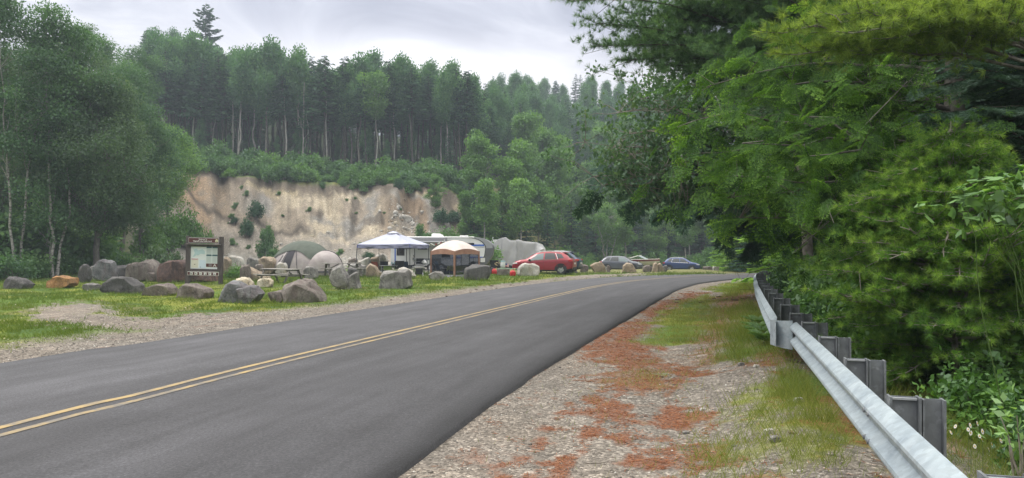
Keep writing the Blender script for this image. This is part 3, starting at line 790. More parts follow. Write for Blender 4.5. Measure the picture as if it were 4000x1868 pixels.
def broadleaf(name, seed, Ht, cb, rx, ncl, lpc, leaf, tr, shape='ovoid', lean=(0, 0), nl=7, cs=.5, lmat=None, bmat=None, trunks=1, spread=.35, flatk=.7, lumps=.45, trunk_k=7, upb=-.35):
    """returns (trunk mesh, crown mesh)"""
    rng = np.random.RandomState(seed)
    tb = Tubes()
    tops = []
    for q in range(trunks):
        az = rng.rand() * 6.28
        dv = np.array([math.cos(az), math.sin(az)]) * (spread * Ht * .35 if trunks > 1 else 0) + np.array(lean) * Ht
        top = np.array([dv[0], dv[1], Ht * .9 * (1 - .1 * q)])
        b0 = np.array([math.cos(az), math.sin(az), 0]) * tr * (1.2 if trunks > 1 else 0)
        P = wob(rng, b0, top, 14, .035); P[0] = b0; P[0, 2] -= .25
        s = np.linspace(0, 1, 14)
        rr = tr * (1 - .86 * s) * (1 if trunks == 1 else .8); rr[0] *= 1.5; rr[1] *= 1.05
        tb.add(P, rr, trunk_k); tops.append((P, rr))
    # cluster centres in a lumpy envelope
    u = rng.rand(ncl); u = np.sort(u)
    ang = rng.rand(ncl) * 6.283
    ph = rng.rand(6) * 6.28
    lump = 1 - lumps + lumps * (np.sin(ang * 2 + ph[0] + u * 7) * .5 + np.sin(ang * 3 + ph[1] - u * 11) * .5 + rng.rand(ncl) * .9)
    rad = rx * SHAPES[shape](u) * lump * np.sqrt(rng.rand(ncl) * .8 + .2)
    zc = cb + (Ht - cb) * u
    Pt = tops[0][0]
    ax = np.c_[np.interp(zc, Pt[:, 2], Pt[:, 0]), np.interp(zc, Pt[:, 2], Pt[:, 1])]
    if trunks > 1:
        k = rng.randint(trunks, size=ncl)
        for q in range(trunks):
            Pq = tops[q][0]; mm = k == q
            ax[mm] = np.c_[np.interp(zc[mm], Pq[:, 2], Pq[:, 0]), np.interp(zc[mm], Pq[:, 2], Pq[:, 1])]
    Cc = np.c_[ax[:, 0] + rad * np.cos(ang), ax[:, 1] + rad * np.sin(ang), zc]
    # limbs
    sect = [[] for _ in range(nl)]
    for i in range(ncl):
        sect[int(ang[i] / 6.2832 * nl) % nl].append(i)
    for q, sl in enumerate(sect):
        if not sl: continue
        Pq, rq = tops[q % trunks]
        sl = sorted(sl, key=lambda i: zc[i])
        # each sector carries two or three limbs by height
        for part in np.array_split(np.array(sl), 3 if Ht > 6 else 2):
            if len(part) == 0: continue
            m = Cc[part].mean(0)
            z0 = max(cb * .75, m[2] - .45 * np.hypot(m[0], m[1]) - (Ht - cb) * .15)
            z0 = min(z0, Pq[-2, 2])
            j = np.array([np.interp(z0, Pq[:, 2], Pq[:, 0]), np.interp(z0, Pq[:, 2], Pq[:, 1]), z0])
            r0 = np.interp(z0, Pq[:, 2], rq) * .6
            LP = wob(rng, j, m, 7, .10, sag=-.06)
            tb.add(LP, np.linspace(r0, r0 * .35, 7), 5)
            for i in part:
                w0 = LP[rng.randint(2, 6)]
                tb.add(wob(rng, w0, Cc[i], 5, .10), np.linspace(r0 * .38, r0 * .10 + .003, 5), 4)
    # leaves
    cr = rng.rand(ncl)
    sz = cs * (.55 + .9 * rng.rand(ncl))
    cnt = np.maximum(3, (lpc * (sz / cs) ** 2 * (.6 + .8 * rng.rand(ncl)))).astype(int)
    ci = np.repeat(np.arange(ncl), cnt); n = len(ci)
    off = rng.normal(size=(n, 3)); off = unit(off) * (rng.rand(n, 1) ** .5) * 1.5
    off[:, 2] *= flatk
    c = Cc[ci] + off * sz[ci][:, None]
    nr = rand_dirs(rng, n, 1.0); axd = unit(off * .6 + rand_dirs(rng, n) + np.array([0, 0, upb]))
    Ln = leaf * (.7 + .6 * rng.rand(n))
    V, Fq = diamonds(c, axd, nr, Ln, Ln * .68)
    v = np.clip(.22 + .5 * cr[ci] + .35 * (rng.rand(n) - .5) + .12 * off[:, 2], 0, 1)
    return tb.mesh(name + ' trunk', bmat or B_GREY), np_mesh(name + ' crown', V, Fq, [lmat or L_HILL], v=v)
def conifer(name, seed, Ht, cb, r, lev, nb, tr, lmat=None, bmat=None, p=.85, droop=.28, tw=.5, dens=1.0, dead=0, ragged=.3, width=.34, tip=.12):
    rng = np.random.RandomState(seed); tb = Tubes()
    P = wob(rng, (0, 0, 0), (0, 0, Ht), 12, .012); P[0, 2] -= .25
    rr = tr * (1 - .95 * np.linspace(0, 1, 12)); rr[0] *= 1.4
    tb.add(P, rr, 6)
    cs, axs, ns, Ls, vs = [], [], [], [], []
    zs = cb + (Ht * .985 - cb) * (np.linspace(0, 1, lev) ** .92)
    for z in zs:
        f = (Ht - z) / (Ht - cb)
        R0 = r * f ** p + .12
        k = max(3, int(nb * (.6 + .4 * f)))
        a0 = rng.rand() * 6.28
        for b in range(k):
            az = a0 + 6.283 * b / k + rng.normal() * .25
            Rb = R0 * (1 - ragged + 2 * ragged * rng.rand())
            zz = z + rng.normal() * .12
            d = np.array([math.cos(az), math.sin(az)])
            s = np.linspace(0, 1, 6)
            bz = zz + (-droop * s + tip * s ** 2.5 + (.25 * (1 - f) * s)) * Rb
            BP = np.c_[np.interp(zz, P[:, 2], P[:, 0]) + d[0] * Rb * s, np.interp(zz, P[:, 2], P[:, 1]) + d[1] * Rb * s, bz]
            tb.add(BP[:5], np.linspace(.018 + .012 * Rb, .006, 5), 3)
            n = max(5, int(Rb / .16 * dens * 2))
            u = rng.rand(n) ** .8 * .92 + .08
            base = np.c_[np.interp(u, s, BP[:, 0]), np.interp(u, s, BP[:, 1]), np.interp(u, s, BP[:, 2])]
            side = np.where(rng.rand(n) < .5, 1, -1)[:, None]
            dd = np.r_[d, -droop * .6]; sdv = np.array([-d[1], d[0], 0.0])
            axd = unit(dd[None] * .8 + side * sdv[None] * (.9 * (1 - u * .8))[:, None] + rng.normal(size=(n, 3)) * .18 - np.array([[0, 0, .16]]))
            Lt = tw * (.55 + .7 * rng.rand(n)) * (1.15 - .5 * u) * min(1, .45 + Rb / 2.2)
            cs.append(base + axd * Lt[:, None] * .35); axs.append(axd)
            ns.append(unit(np.array([[0, 0, 1.]]) + rng.normal(size=(n, 3)) * .45)); Ls.append(Lt)
            bv = rng.rand()
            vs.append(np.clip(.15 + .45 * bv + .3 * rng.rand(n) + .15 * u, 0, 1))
    for q in range(dead):
        z = cb * (.25 + .75 * rng.rand()); az = rng.rand() * 6.28; l = r * (.25 + .5 * rng.rand())
        tb.add(wob(rng, (0, 0, z), (math.cos(az) * l, math.sin(az) * l, z - l * .25), 4, .06), np.linspace(.016, .005, 4), 3)
    c = np.vstack(cs); Ln = np.concatenate(Ls)
    V, Fq = diamonds(c, np.vstack(axs), np.vstack(ns), Ln, Ln * width, fold=.25)
    return tb.mesh(name + ' trunk', bmat or B_DARK), np_mesh(name + ' crown', V, Fq, [lmat or L_SPRUCE], v=np.concatenate(vs))
def shrub(name, seed, Ht, rx, n, leaf, lmat, stems=6, bmat=None, shape='round', lump=26):
    rng = np.random.RandomState(seed); tb = Tubes()
    cl = rand_dirs(rng, lump, .25); cl[:, 2] = np.abs(cl[:, 2])
    cl = cl * np.array([rx, rx, Ht * .80]) * (.35 + .6 * rng.rand(lump, 1)); cl[:, 2] += Ht * .10
    for i in range(min(lump, stems * 3)):
        tb.add(wob(rng, (rng.normal() * rx * .15, rng.normal() * rx * .15, -.15), cl[i], 5, .06), np.linspace(.012 + .008 * Ht, .004, 5), 4)
    ci = rng.randint(lump, size=n); s = (.16 + .16 * rng.rand(lump)) * (rx + Ht) * .62
    off = unit(rng.normal(size=(n, 3))) * rng.rand(n, 1) ** .5 * np.array([1, 1, .9])
    c = cl[ci] + off * s[ci][:, None]
    c[:, 2] = np.where(c[:, 2] < .05, .05 + rng.rand(n) * .2 * Ht, c[:, 2])
    spike = rng.rand(n) < .10
    c[spike, 2] += rng.rand(spike.sum()) * Ht * .22
    Ln = leaf * (.7 + .6 * rng.rand(n))
    cr = rng.rand(lump)
    V, Fq = diamonds(c, unit(off + rand_dirs(rng, n)), rand_dirs(rng, n, 1.2), Ln, Ln * .62)
    v = np.clip(.25 + .45 * cr[ci] + .3 * (rng.rand(n) - .4), 0, 1)
    return tb.mesh(name + ' stems', bmat or B_TWIG), np_mesh(name + ' leaves', V, Fq, [lmat], v=v)
class Stock:
    """one built plant = Empty + two meshes; the first call places it, later calls copy it"""
    def __init__(s, name, meshes, label, cat, group, parts=('trunk', 'crown')):
        s.a = (name, meshes, label, cat, group, parts); s.root = None
    def put(s, loc, rz=0.0, sc=1.0, label=None, group=None):
        name, meshes, lab, cat, grp, parts = s.a
        if s.root is None:
            s.root = thing(name, label or lab, cat, loc, rz, group or grp)
            s.root.scale = (sc, sc, sc) if not isinstance(sc, (tuple, list)) else sc
            for nm, me in zip(parts, meshes): addobj(nm, me, s.root)
            return s.root
        return copy_tree(s.root, loc, rz, sc, label or lab, group or grp)

# ------------------------------------------------------------------ hillside forest
def forest():
    rng = np.random.RandomState(12)
    G1, G2, G3 = 'dark spruces on the hillside', 'leafy trees on the hillside', 'bushy scrub along the top of the gravel bank'
    sp = [Stock('spruce_tree', conifer('spruce', 100 + i, 12.5, cb, 1.75, 27, 8, .16, p=.7, tw=.62, dead=14, width=.42, bmat=B_DARK, ragged=.38), 'dark bare-stemmed spruce in the hillside forest above the gravel bank', 'tree', G1) for i, cb in enumerate((6.4, 7.2, 5.6, 2.0))]
    bl = [Stock('leafy_tree', broadleaf('hill tree', 120 + i, 12.5, cb, rx, 95, 70, .25, .13, shape, nl=6, cs=.52, bmat=(B_GREY, B_DARK, B_PALE, B_DARK)[i], lumps=.55, flatk=1.35, upb=.8), 'green leafy tree with a thin trunk in the hillside forest above the bank', 'tree', G2)
          for i, (cb, rx, shape) in enumerate(((6.8, 1.8, 'ovoid'), (5.6, 2.3, 'tall'), (7.2, 1.9, 'tall'), (2.4, 2.6, 'tall')))]
    rows = [(98.5, 24, .55), (103, 26, .55), (108, 28, .55), (115, 36, .5), (124, 42, .45), (135, 46, .4), (148, 50, .35), (163, 58, .35), (180, 70, .35)]
    for ri, (d0, step, pc) in enumerate(rows):
        px = 560 + rng.rand() * step
        while px < 2760:
            d = d0 + rng.normal() * (1.2 if ri < 3 else 3)
            if px > 1850: d = d + 22 * min(1, (px - 1850) / 150.0)
            if px > 1840 and ri in (1,): px += step; continue
            con = rng.rand() < (pc + (.22 if px < 1500 else 0))
            s = (.86 + .30 * rng.rand()) * (1.0 if px < 1500 else .95)
            if ri > 3 and 850 < px < 1950: s *= .93
            if ri > 6: s *= np.interp(px, [600, 1000, 1500, 2000, 2700], [1.0, .92, .86, .9, .95])
            st = (sp if con else bl)[rng.randint(4 if ri > 2 else 3)]
            if px > 1850: st = (sp if con else bl)[rng.choice([1, 3])]
            q = st.put(gpos(px, d, -.05), rng.rand() * 6.28, s * (.95 if con else 1) * (1.08 if ri < 3 and px < 1850 else 1))
            q.rotation_euler[0] = rng.normal() * .035; q.rotation_euler[1] = rng.normal() * .035
            px += step * (.35 + 1.3 * rng.rand())
    yg = Stock('sapling', bl[3].a[1], 'young leafy tree growing among the bare trunks at the edge of the hillside forest', 'tree', 'saplings among the trunks above the bank')
    ys = Stock('sapling', sp[3].a[1], 'young spruce growing among the bare trunks at the edge of the hillside forest', 'tree', 'young spruces among the trunks above the bank')
    for i in range(34):
        px = 690 + 1180 * (i + rng.rand()) / 34; (yg if rng.rand() < .6 else ys).put(gpos(px, 96.5 + 7 * rng.rand(), -.1), rng.rand() * 6, .26 + .30 * rng.rand() ** 1.5)
    # trees that stand out against the sky
    mat = conifer('big pine', 150, 21, 7.0, 4.0, 20, 6, .3, p=.62, droop=.05, tw=.95, ragged=.42, width=.40, tip=.20, dens=1.5)
    Stock('white_pine', mat, 'tall dark pine standing far above the other trees on the skyline', 'tree', None).put(gpos(805, 146), .5, (1.05, 1.05, 1.05))
    mat = conifer('skyline spruce', 151, 13, 1.5, 2.5, 22, 8, .18, p=.8, tw=.8, width=.42)
    for px, d, sc, lab in ((570, 140, 1.12, 'broad dark spruce on the skyline above the birches, left of the tall pine'), (420, 130, .95, 'dark spruce poking over the leafy trees, farthest left on the skyline'), (1845, 172, 1.0, 'left one of two pointed spruces side by side on the ridge'),
                           (1925, 172, 1.02, 'right one of two pointed spruces side by side on the ridge'), (735, 150, .95, 'dark spruce close beside the tall skyline pine'), (690, 158, .9, 'smaller dark spruce between the broad spruce and the tall pine')):
        copy = Stock('spruce_tree', mat, lab, 'tree', None); copy.put(gpos(px, d), px, sc)
    # bare pale snags and leaning trunks at the front of the forest
    def snag(px, d, h, lean, label, fork=False, r=.10):
        t = Tubes(); rg = np.random.RandomState(px)
        P = wob(rg, (0, 0, -.3), (lean, 0, h), 9, .03); t.add(P, np.linspace(r, r * .35, 9), 6)
        if fork:
            for a, b in ((3, (.9, .2, h * .78)), (4, (-.7, -.2, h * .72)), (2, (.6, .3, h * .35))):
                t.add(wob(rg, P[a], b, 6, .12), np.linspace(r * .5, .012, 6), 5)
        for k in range(7):
            z = rg.randint(3, 8); az = rg.rand() * 6.28
            t.add(wob(rg, P[z], P[z] + np.array([math.cos(az) * .5, math.sin(az) * .5, .12]), 3, .1), [.015, .01, .005], 3)
        o = addobj('dead_tree', t.mesh('dead_tree', B_PALE), None, gpos(px, d)); tag(o, label, 'dead tree')
    for a in ((1120, 96, 9.2, -.3, 'thick pale broken snag leaning at the edge of the forest', False, .14), (1180, 96, 11, .3, 'crooked forked bare tree with curling limbs at the forest edge', True, .11),
              (930, 97, 8, .6, 'thin bright white bare trunk left of the snag, in a pair', False, .09), (905, 97, 8, .1, 'grey white bare trunk beside the brightest one of the pair', False, .09),
              (820, 97, 5.4, .7, 'thin bare trunk leaning to the right on the forest left edge', False, .07), (1275, 96, 9.5, -.1, 'straight tall grey bare trunk right of the crooked forked tree', False, .12),
              (1610, 97, 9, -.5, 'pale bare trunk leaning left above the shorter bank end', False, .10), (1545, 98, 10, -.3, 'tall grey bare trunk among trunks left of the twiggy dead tree', False, .12), (757, 97, 6, 0., 'short thick grey trunk stump by the green leafy crown', False, .15)):
        snag(*a)
    # twiggy leafless tree and a vase shaped pale tree
    t = Tubes(); rg = np.random.RandomState(5)
    P = wob(rg, (0, 0, -.2), (0, 0, 5.2), 9, .03); t.add(P, np.linspace(.10, .02, 9), 6)
    for k in range(46):
        z = rg.randint(2, 8); az = rg.rand() * 6.28; l = (1.9 - .15 * z) * (.6 + .5 * rg.rand())
        Q = wob(rg, P[z], P[z] + np.array([math.cos(az) * l, math.sin(az) * l, l * .55]), 5, .1); t.add(Q, np.linspace(.03, .008, 5), 4)
        for j in (2, 3, 4):
            az2 = az + rg.normal() * .9
            t.add(wob(rg, Q[j], Q[j] + np.array([math.cos(az2), math.sin(az2), .6]) * .5, 3, .1), [.014, .010, .006], 3)
    tag(addobj('dead_tree', t.mesh('twiggy', B_PALE), None, gpos(1875, 92)), 'twiggy leafless grey tree above the right end of the bank', 'dead tree')
    vs = broadleaf('vase tree', 171, 12.5, 7.2, 2.6, 46, 80, .28, .10, 'vase', nl=6, cs=.62, lmat=L_MID, bmat=B_PALE)
    Stock('leafy_tree', vs, 'slender pale green fan-shaped tree standing free in front of dark spruces', 'tree', None).put(gpos(1468, 95), 1.0)
    # scrub along the lip
    sh = [Stock('lip_shrub', shrub('lip shrub', 180 + i, 2.0, 1.15, 1500, .20, (L_SHRUB, L_MID, L_SHRUB, L_BIRCH)[i], lump=18), 'green scrubby bush in the band along the top of the gravel bank', 'shrub', G3, ('stems', 'leaves')) for i in range(4)]
    for d0, step in ((84.4, 62), (85.6, 40), (88, 36), (90.5, 38), (93.5, 44)):
        px = 640 + rng.rand() * 30
        while px < 1905:
            s = (.5 + 1.0 * rng.rand() ** 1.4) * (1.1 if px < 900 else 1.0) * (.8 if d0 < 86 else 1.0); s = (s * (.9 + .3 * rng.rand()), s * 1.0, s * (.8 + .5 * rng.rand()))
            sh[rng.randint(4)].put(gpos(px, d0 + rng.normal() * .5, -.1), rng.rand() * 6.28, s)
            px += step * (.7 + .6 * rng.rand())
forest()
# ------------------------------------------------------------------ trees at the right end of the bank and behind the cars
def midtrees():
    rng = np.random.RandomState(33)
    G = 'leafy trees behind the parked cars'
    kinds = [Stock('leafy_tree', broadleaf('mid tree', 200 + i, 9.0, cb, rx, 90, 90, .24, .10, shape, nl=7, cs=.55, lmat=L_MID, bmat=B_PALE if i % 2 else B_GREY, lumps=.55), 'bright green leafy tree in the wood behind the campers and cars', 'tree', G)
             for i, (cb, rx, shape) in enumerate(((2.0, 2.0, 'tall'), (3.0, 2.2, 'ovoid'), (1.0, 2.3, 'ovoid'), (2.2, 1.7, 'tall')))]
    con = [Stock('spruce_tree', conifer('mid fir', 220 + i, 8.0, .4, 1.7, 24, 9, .12, p=.8, tw=.6, width=.40), 'dark green fir in the wood behind the campers and cars', 'tree', 'firs behind the parked cars') for i in range(2)]
    und = [Stock('underbrush', shrub('under', 230 + i, 2.4, 1.7, 2200, .22, (L_MID, L_DARK, L_SHRUB)[i]), 'leafy bush at the edge of the wood behind the parked cars', 'shrub', 'bushes at the wood edge', ('stems', 'leaves')) for i in range(3)]
    spots = [(1700, 80, 2, .42), (1835, 80.5, 4, .7), (1815, 77, 0, .6), (1850, 77, 4, .7), (1868, 84, 1, 1.0), (1915, 80, 2, .75), (1955, 80, 4, .8), (1985, 84, 0, 1.1), (2030, 88, 3, 1.35), (2060, 83, 4, .85), (2055, 104, 0, 1.45), (2105, 87, 1, 1.0), (2120, 110, 2, 1.6), (2140, 84, 5, .85),
             (2165, 93, 0, 1.35), (2190, 115, 3, 1.5), (2230, 94, 5, 1.1), (2260, 105, 1, 1.35), (2290, 118, 2, 1.4), (2330, 104, 4, 1.25), (2400, 108, 0, 1.25), (2440, 112, 3, 1.2), (2480, 112, 4, 1.3), (2520, 114, 1, 1.15), (2560, 112, 2, 1.1),
             (2600, 114, 5, 1.4), (2640, 116, 0, 1.35), (2690, 114, 1, 1.2), (2740, 116, 4, 1.5), (2790, 114, 2, 1.4), (2840, 112, 5, 1.5), (2890, 110, 0, 1.4), (2940, 106, 4, 1.5), (2990, 100, 2, 1.4), (3040, 96, 5, 1.5), (3090, 92, 0, 1.4), (3160, 88, 4, 1.5), (3250, 84, 2, 1.4), (3350, 80, 5, 1.4), (3480, 76, 0, 1.4), (3620, 72, 4, 1.5), (3800, 70, 2, 1.4),
             (2350, 135, 1, 1.5), (2450, 138, 0, 1.5), (2550, 136, 2, 1.5), (2650, 136, 1, 1.5), (2750, 132, 0, 1.6)]
    for px, d, k, s in spots:
        st = kinds[k] if k < 4 else con[k - 4]
        st.put(gpos(px, d, -.1), rng.rand() * 6.28, s * (.92 + .16 * rng.rand()))
    # birches with white trunks
    bm = broadleaf('fork birch', 240, 8.2, 3.4, 2.4, 66, 80, .22, .13, 'vase', nl=6, cs=.5, lmat=L_MID, bmat=B_BIRCH, trunks=3, spread=.75)
    Stock('birch_tree', bm, 'white birch forking into a wide V behind the grey car', 'tree', None).put(gpos(2372, 95, -.1), 2.2, 1.05)
    bs = broadleaf('slim birch', 241, 8.0, 3.6, 1.7, 60, 80, .22, .11, 'tall', nl=6, cs=.5, lmat=L_MID, bmat=B_BIRCH, lean=(.03, 0))
    for px, d, s, lab in ((1885, 76, .98, 'slim white birch standing in front of the bank end'), (2437, 96, .95, 'straight white birch trunk just right of the forked birch'), (2680, 104, .95, 'birch with leaning white stem behind the navy car'), (2045, 80, 1.15, 'tall white-stemmed birch behind the tarp-covered trailer')):
        Stock('birch_tree', bs, lab, 'tree', None).put(gpos(px, d, -.1), px, s)
    tr = broadleaf('pale trunk', 243, 9.5, 4.8, 2.6, 60, 80, .22, .26, 'ovoid', nl=6, cs=.6, lmat=L_DARK, bmat=B_PALE, trunks=2, spread=.5)
    Stock('leafy_tree', tr, 'tree with a thick pale forked trunk near the end of the road', 'tree', None).put(gpos(2858, 78, -.05), .4, 1.0)
    px = 1700
    for px, d, k, s in [(1665, 71, 0, .75), (1700, 72, 2, .9), (1745, 73, 0, .9), (1790, 74, 1, .9), (1840, 74, 2, 1.0), (1890, 74, 0, .95), (1990, 80, 1, 1.1), (2040, 80, 0, 1.0), (2080, 80, 1, 1.1), (2150, 82, 1, 1.1), (2200, 84, 0, 1.0), (2255, 84, 2, .75), (2300, 98, 0, 1.0), (2290, 88, 0, .6),
                        (2345, 103, 1, 1.1), (2400, 102, 1, 1.0), (2440, 101, 2, .9), (2490, 103, 0, 1.0), (2540, 104, 1, 1.1), (2590, 105, 0, .9), (2640, 106, 1, 1.1), (2690, 106, 2, .8), (2720, 103, 2, 1.0), (2750, 101, 0, 1.2), (2785, 100, 2, 1.2), (2815, 98, 0, 1.1), (2850, 97, 1, .9), (2890, 95, 1, 1.0), (2930, 92, 1, 1.2), (2975, 90, 1, 1.3), (3020, 86, 1, 1.3), (3070, 82, 1, 1.3),
                        (3130, 78, 1, 1.3), (3200, 74, 0, 1.3), (3290, 70, 1, 1.3), (3400, 66, 1, 1.3), (3560, 62, 1, 1.3)]:
        und[k].put(gpos(px, d, -.1), rng.rand() * 6.28, s * (.9 + .2 * rng.rand()))
midtrees()

# ------------------------------------------------------------------ trees at the left
def lefttrees():
    rng = np.random.RandomState(41)
    m = broadleaf('maple', 301, 12.6, 3.2, 4.0, 230, 300, .145, .23, 'ovoid', nl=9, cs=.74, lmat=L_MAPLE, bmat=B_GREY, lean=(.012, 0), lumps=.4)
    Stock('maple_tree', m, 'broad grey green maple with a leaning grey trunk behind the boulder heap', 'tree', None).put(gpos(378, 46, -.1), .3, (.90, .95, .95))
    specs = [(75, 43, 16.0, 6.2, 2.3, 'B', 'tall birch with long white bare stem, second trunk from the left edge'), (215, 43.5, 15.0, 7.0, 2.2, 'B', 'birch with a crooked white stem bending right, next to the maple'),
             (-60, 44, 17.5, 3.0, 2.8, 'D', 'tall dark tree rising beyond the top left corner'), (150, 54, 16.2, 5.0, 2.6, 'D', 'slender tree with brown-tinged top near the left edge'), (170, 44, 8.0, 2.2, 2.0, 'B', 'small birch with a pale grey stem close to the boulders'),
             (300, 56, 17.0, 4.2, 3.0, 'D', 'leafy tree rising behind the maple crown'), (480, 58, 15.0, 4.2, 3.2, 'M', 'bright green leafy tree behind the maple on its right'), (560, 60, 12.0, 3.0, 2.6, 'M', 'leafy tree with light green crown beside the bank edge'), (20, 60, 16, 4, 3., 'D', 'dark leafy tree far back in the left wood'),
             (110, 66, 16, 4, 3., 'D', 'dense leafy tree behind the left birches'), (-200, 52, 16, 3, 3., 'D', 'tree at the left end of the wood'), (-350, 50, 15, 3, 3., 'D', 'tree at the far left of the wood'), (400, 68, 18.0, 4, 3.2, 'M', 'tall green tree above the maple'), (530, 74, 15.5, 4, 3.2, 'M', 'green tree filling the gap between the maple and the hillside forest'), (340, 74, 19.0, 4, 3.2, 'D', 'tallest leafy tree behind the left birches and the maple'), (655, 68, 9.5, 3.0, 2.2, 'M', 'round crowned green tree at the upper left end of the gravel bank')]
    for i, (px, d, h, cb, rx, k, lab) in enumerate(specs):
        lm, bk = {'B': (L_BIRCH, B_BIRCH), 'D': (L_MAPLE, B_GREY), 'M': (L_MID if 'round' in lab else L_BIRCH, B_GREY)}[k]
        me = broadleaf('left tree', 310 + i, h, cb, rx, (80 if k == 'B' else 120) if h > 9 else 50, 190, .15, .11 if k == 'B' else .18, 'ovoid', nl=8, cs=.66, lmat=lm, bmat=bk, lean=(.035 if i in (1,) else .0, 0), trunks=2 if i in (0, 1, 4) else 1, spread=.25)
        Stock({'B': 'birch_tree', 'D': 'leafy_tree', 'M': 'leafy_tree'}[k], me, lab, 'tree', None).put(gpos(px, d, -.1), rng.rand() * 6.28, 1)
    fir = conifer('left fir', 350, 9, .5, 2.2, 24, 9, .14, p=.8, tw=.65, width=.40)
    for px, d, s in ((-20, 52, 1.0), (110, 50, .9), (200, 57, 1.1), (290, 51, .85), (330, 62, 1.1), (-140, 49, 1.0)):
        Stock('fir_tree', fir, 'dark fir in the shade under the left wood', 'tree', 'firs in the left wood').put(gpos(px, d, -.1), px, s)
    und = [shrub('left under', 360 + i, 1.7, 1.3, 2400, .15, (L_DARK, L_BIRCH)[i]) for i in range(2)]
    st = [Stock('underbrush', u, 'leafy bush in the shade along the edge of the left wood', 'shrub', 'bushes under the left wood', ('stems', 'leaves')) for u in und]
    for px, d, k, s in ((-60, 41, 0, 1.1), (0, 42, 0, 1.0), (40, 41, 1, 1.0), (90, 43, 0, 1.1), (140, 43, 0, .9), (190, 45, 0, 1.1), (240, 45, 0, .9), (270, 46, 0, .9), (325, 50, 0, .9), (-150, 42, 0, 1.2), (20, 47, 0, 1.5), (110, 47, 0, 1.5), (210, 49, 0, 1.5), (300, 51, 0, 1.4), (440, 49, 0, .7), (470, 48, 1, .8), (520, 48, 0, .9), (-250, 44, 0, 1.3), (345, 54, 0, 1.5), (400, 57, 1, 1.2), (-20, 44, 0, 2.2), (50, 45, 0, 2.4), (130, 45.5, 0, 2.2), (180, 47, 0, 2.6), (250, 47.5, 0, 2.3), (310, 49, 0, 2.3), (80, 49, 0, 3.2), (160, 51, 0, 3.4), (240, 53, 0, 3.2), (0, 50, 0, 3.2)):
        st[k].put(gpos(px, d, -.1), rng.rand() * 6.28, s * (.9 + .2 * rng.rand()))
    # bushes near the board and on the bank: (px, row of base, depth, height m, half-width m, kind)
    dk = [shrub('bush', 380 + i, 1.0, .62, 2600, .085, lm, lump=30) for i, lm in enumerate((L_MAPLE, L_MID, L_SHRUB, L_SPRUCE))]
    B = [(610, 45, 2.5, 1.45, 0, 'dark grey green bush standing left of the notice board'), (690, 46, 2.0, .9, 0, 'dark leafy bush right behind the notice board post'), (925, 47, .95, 1.0, 1, 'low bright green weeds right of the notice board'), (720, 67, 4.0, 2.0, 1, 'light green bush on the slope above the notice board'), (805, 67, 3.6, 1.5, 1, 'feathery green bush above the notice board'),
         (650, 65, 3.8, 2.0, 1, 'yellow green bush on the slope under the maple'), (580, 61, 3.4, 2.0, 1, 'green bush on the slope by the maple trunk'), (1000, 76.5, 2.4, 1.25, 3, 'dark round bush high on the bank face'), (962, 74, 2.4, 1.0, 3, 'dark bush on the bank just below the round one'), (1040, 69.5, 3.4, 1.2, 2, 'tall green bush growing up the lower bank behind the tent'), (1072, 68, 1.5, .8, 2, 'small green bush at the foot of the tall bank bush'),
         (918, 77, .9, .7, 3, 'small dark tuft on the bank left of the round bush'), (1045, 75.5, 1.1, .6, 2, 'small bush right beside the dark round one'), (1558, 82, 1.5, .8, 3, 'dark bush hanging over the lip on the right half of the bank'), (1590, 84.2, 1.5, 1.0, 2, 'green bush on the lip above the hanging bush'), (1645, 74.5, 2.2, .95, 2, 'dark green bush right of the rock slide'), (1720, 77, 2.0, 1.2, 3, 'dark bush under the pale right lip'), (1765, 79, 1.7, 1.2, 3, 'dark bush at the far right of the bank face'), (1440, 70.5, .9, .9, 3, 'low dark tuft at the foot of the bank by the rocks'), (1165, 71, .8, .5, 1, 'tiny light green bush above the tent'),
         (1690, 72, 2.6, 1.8, 2, 'broad green bush behind the camper roof'), (1380, 60, .5, .7, 1, 'yellow green weeds between tent and canopy')]
    tuft = Stock('bush', dk[2], 'small green tuft growing on the bare face of the gravel bank', 'shrub', 'tufts on the gravel bank', ('stems', 'leaves'))
    for i in range(26):
        px = 880 + 900 * rng.rand(); d = 66 + 17 * rng.rand() ** .7; q = .3 + .6 * rng.rand() ** 2; tuft.put(gpos(px, d, -.05), px, (q, q, q * (.6 + .6 * rng.rand())))
    for px, d, h, hw, k, lab in B:
        s = Stock('bush', dk[k], lab, 'shrub', None, ('stems', 'leaves')); s.put(gpos(px, d, -.05), px, (hw / .8, hw / .8, h / 1.08))
lefttrees()
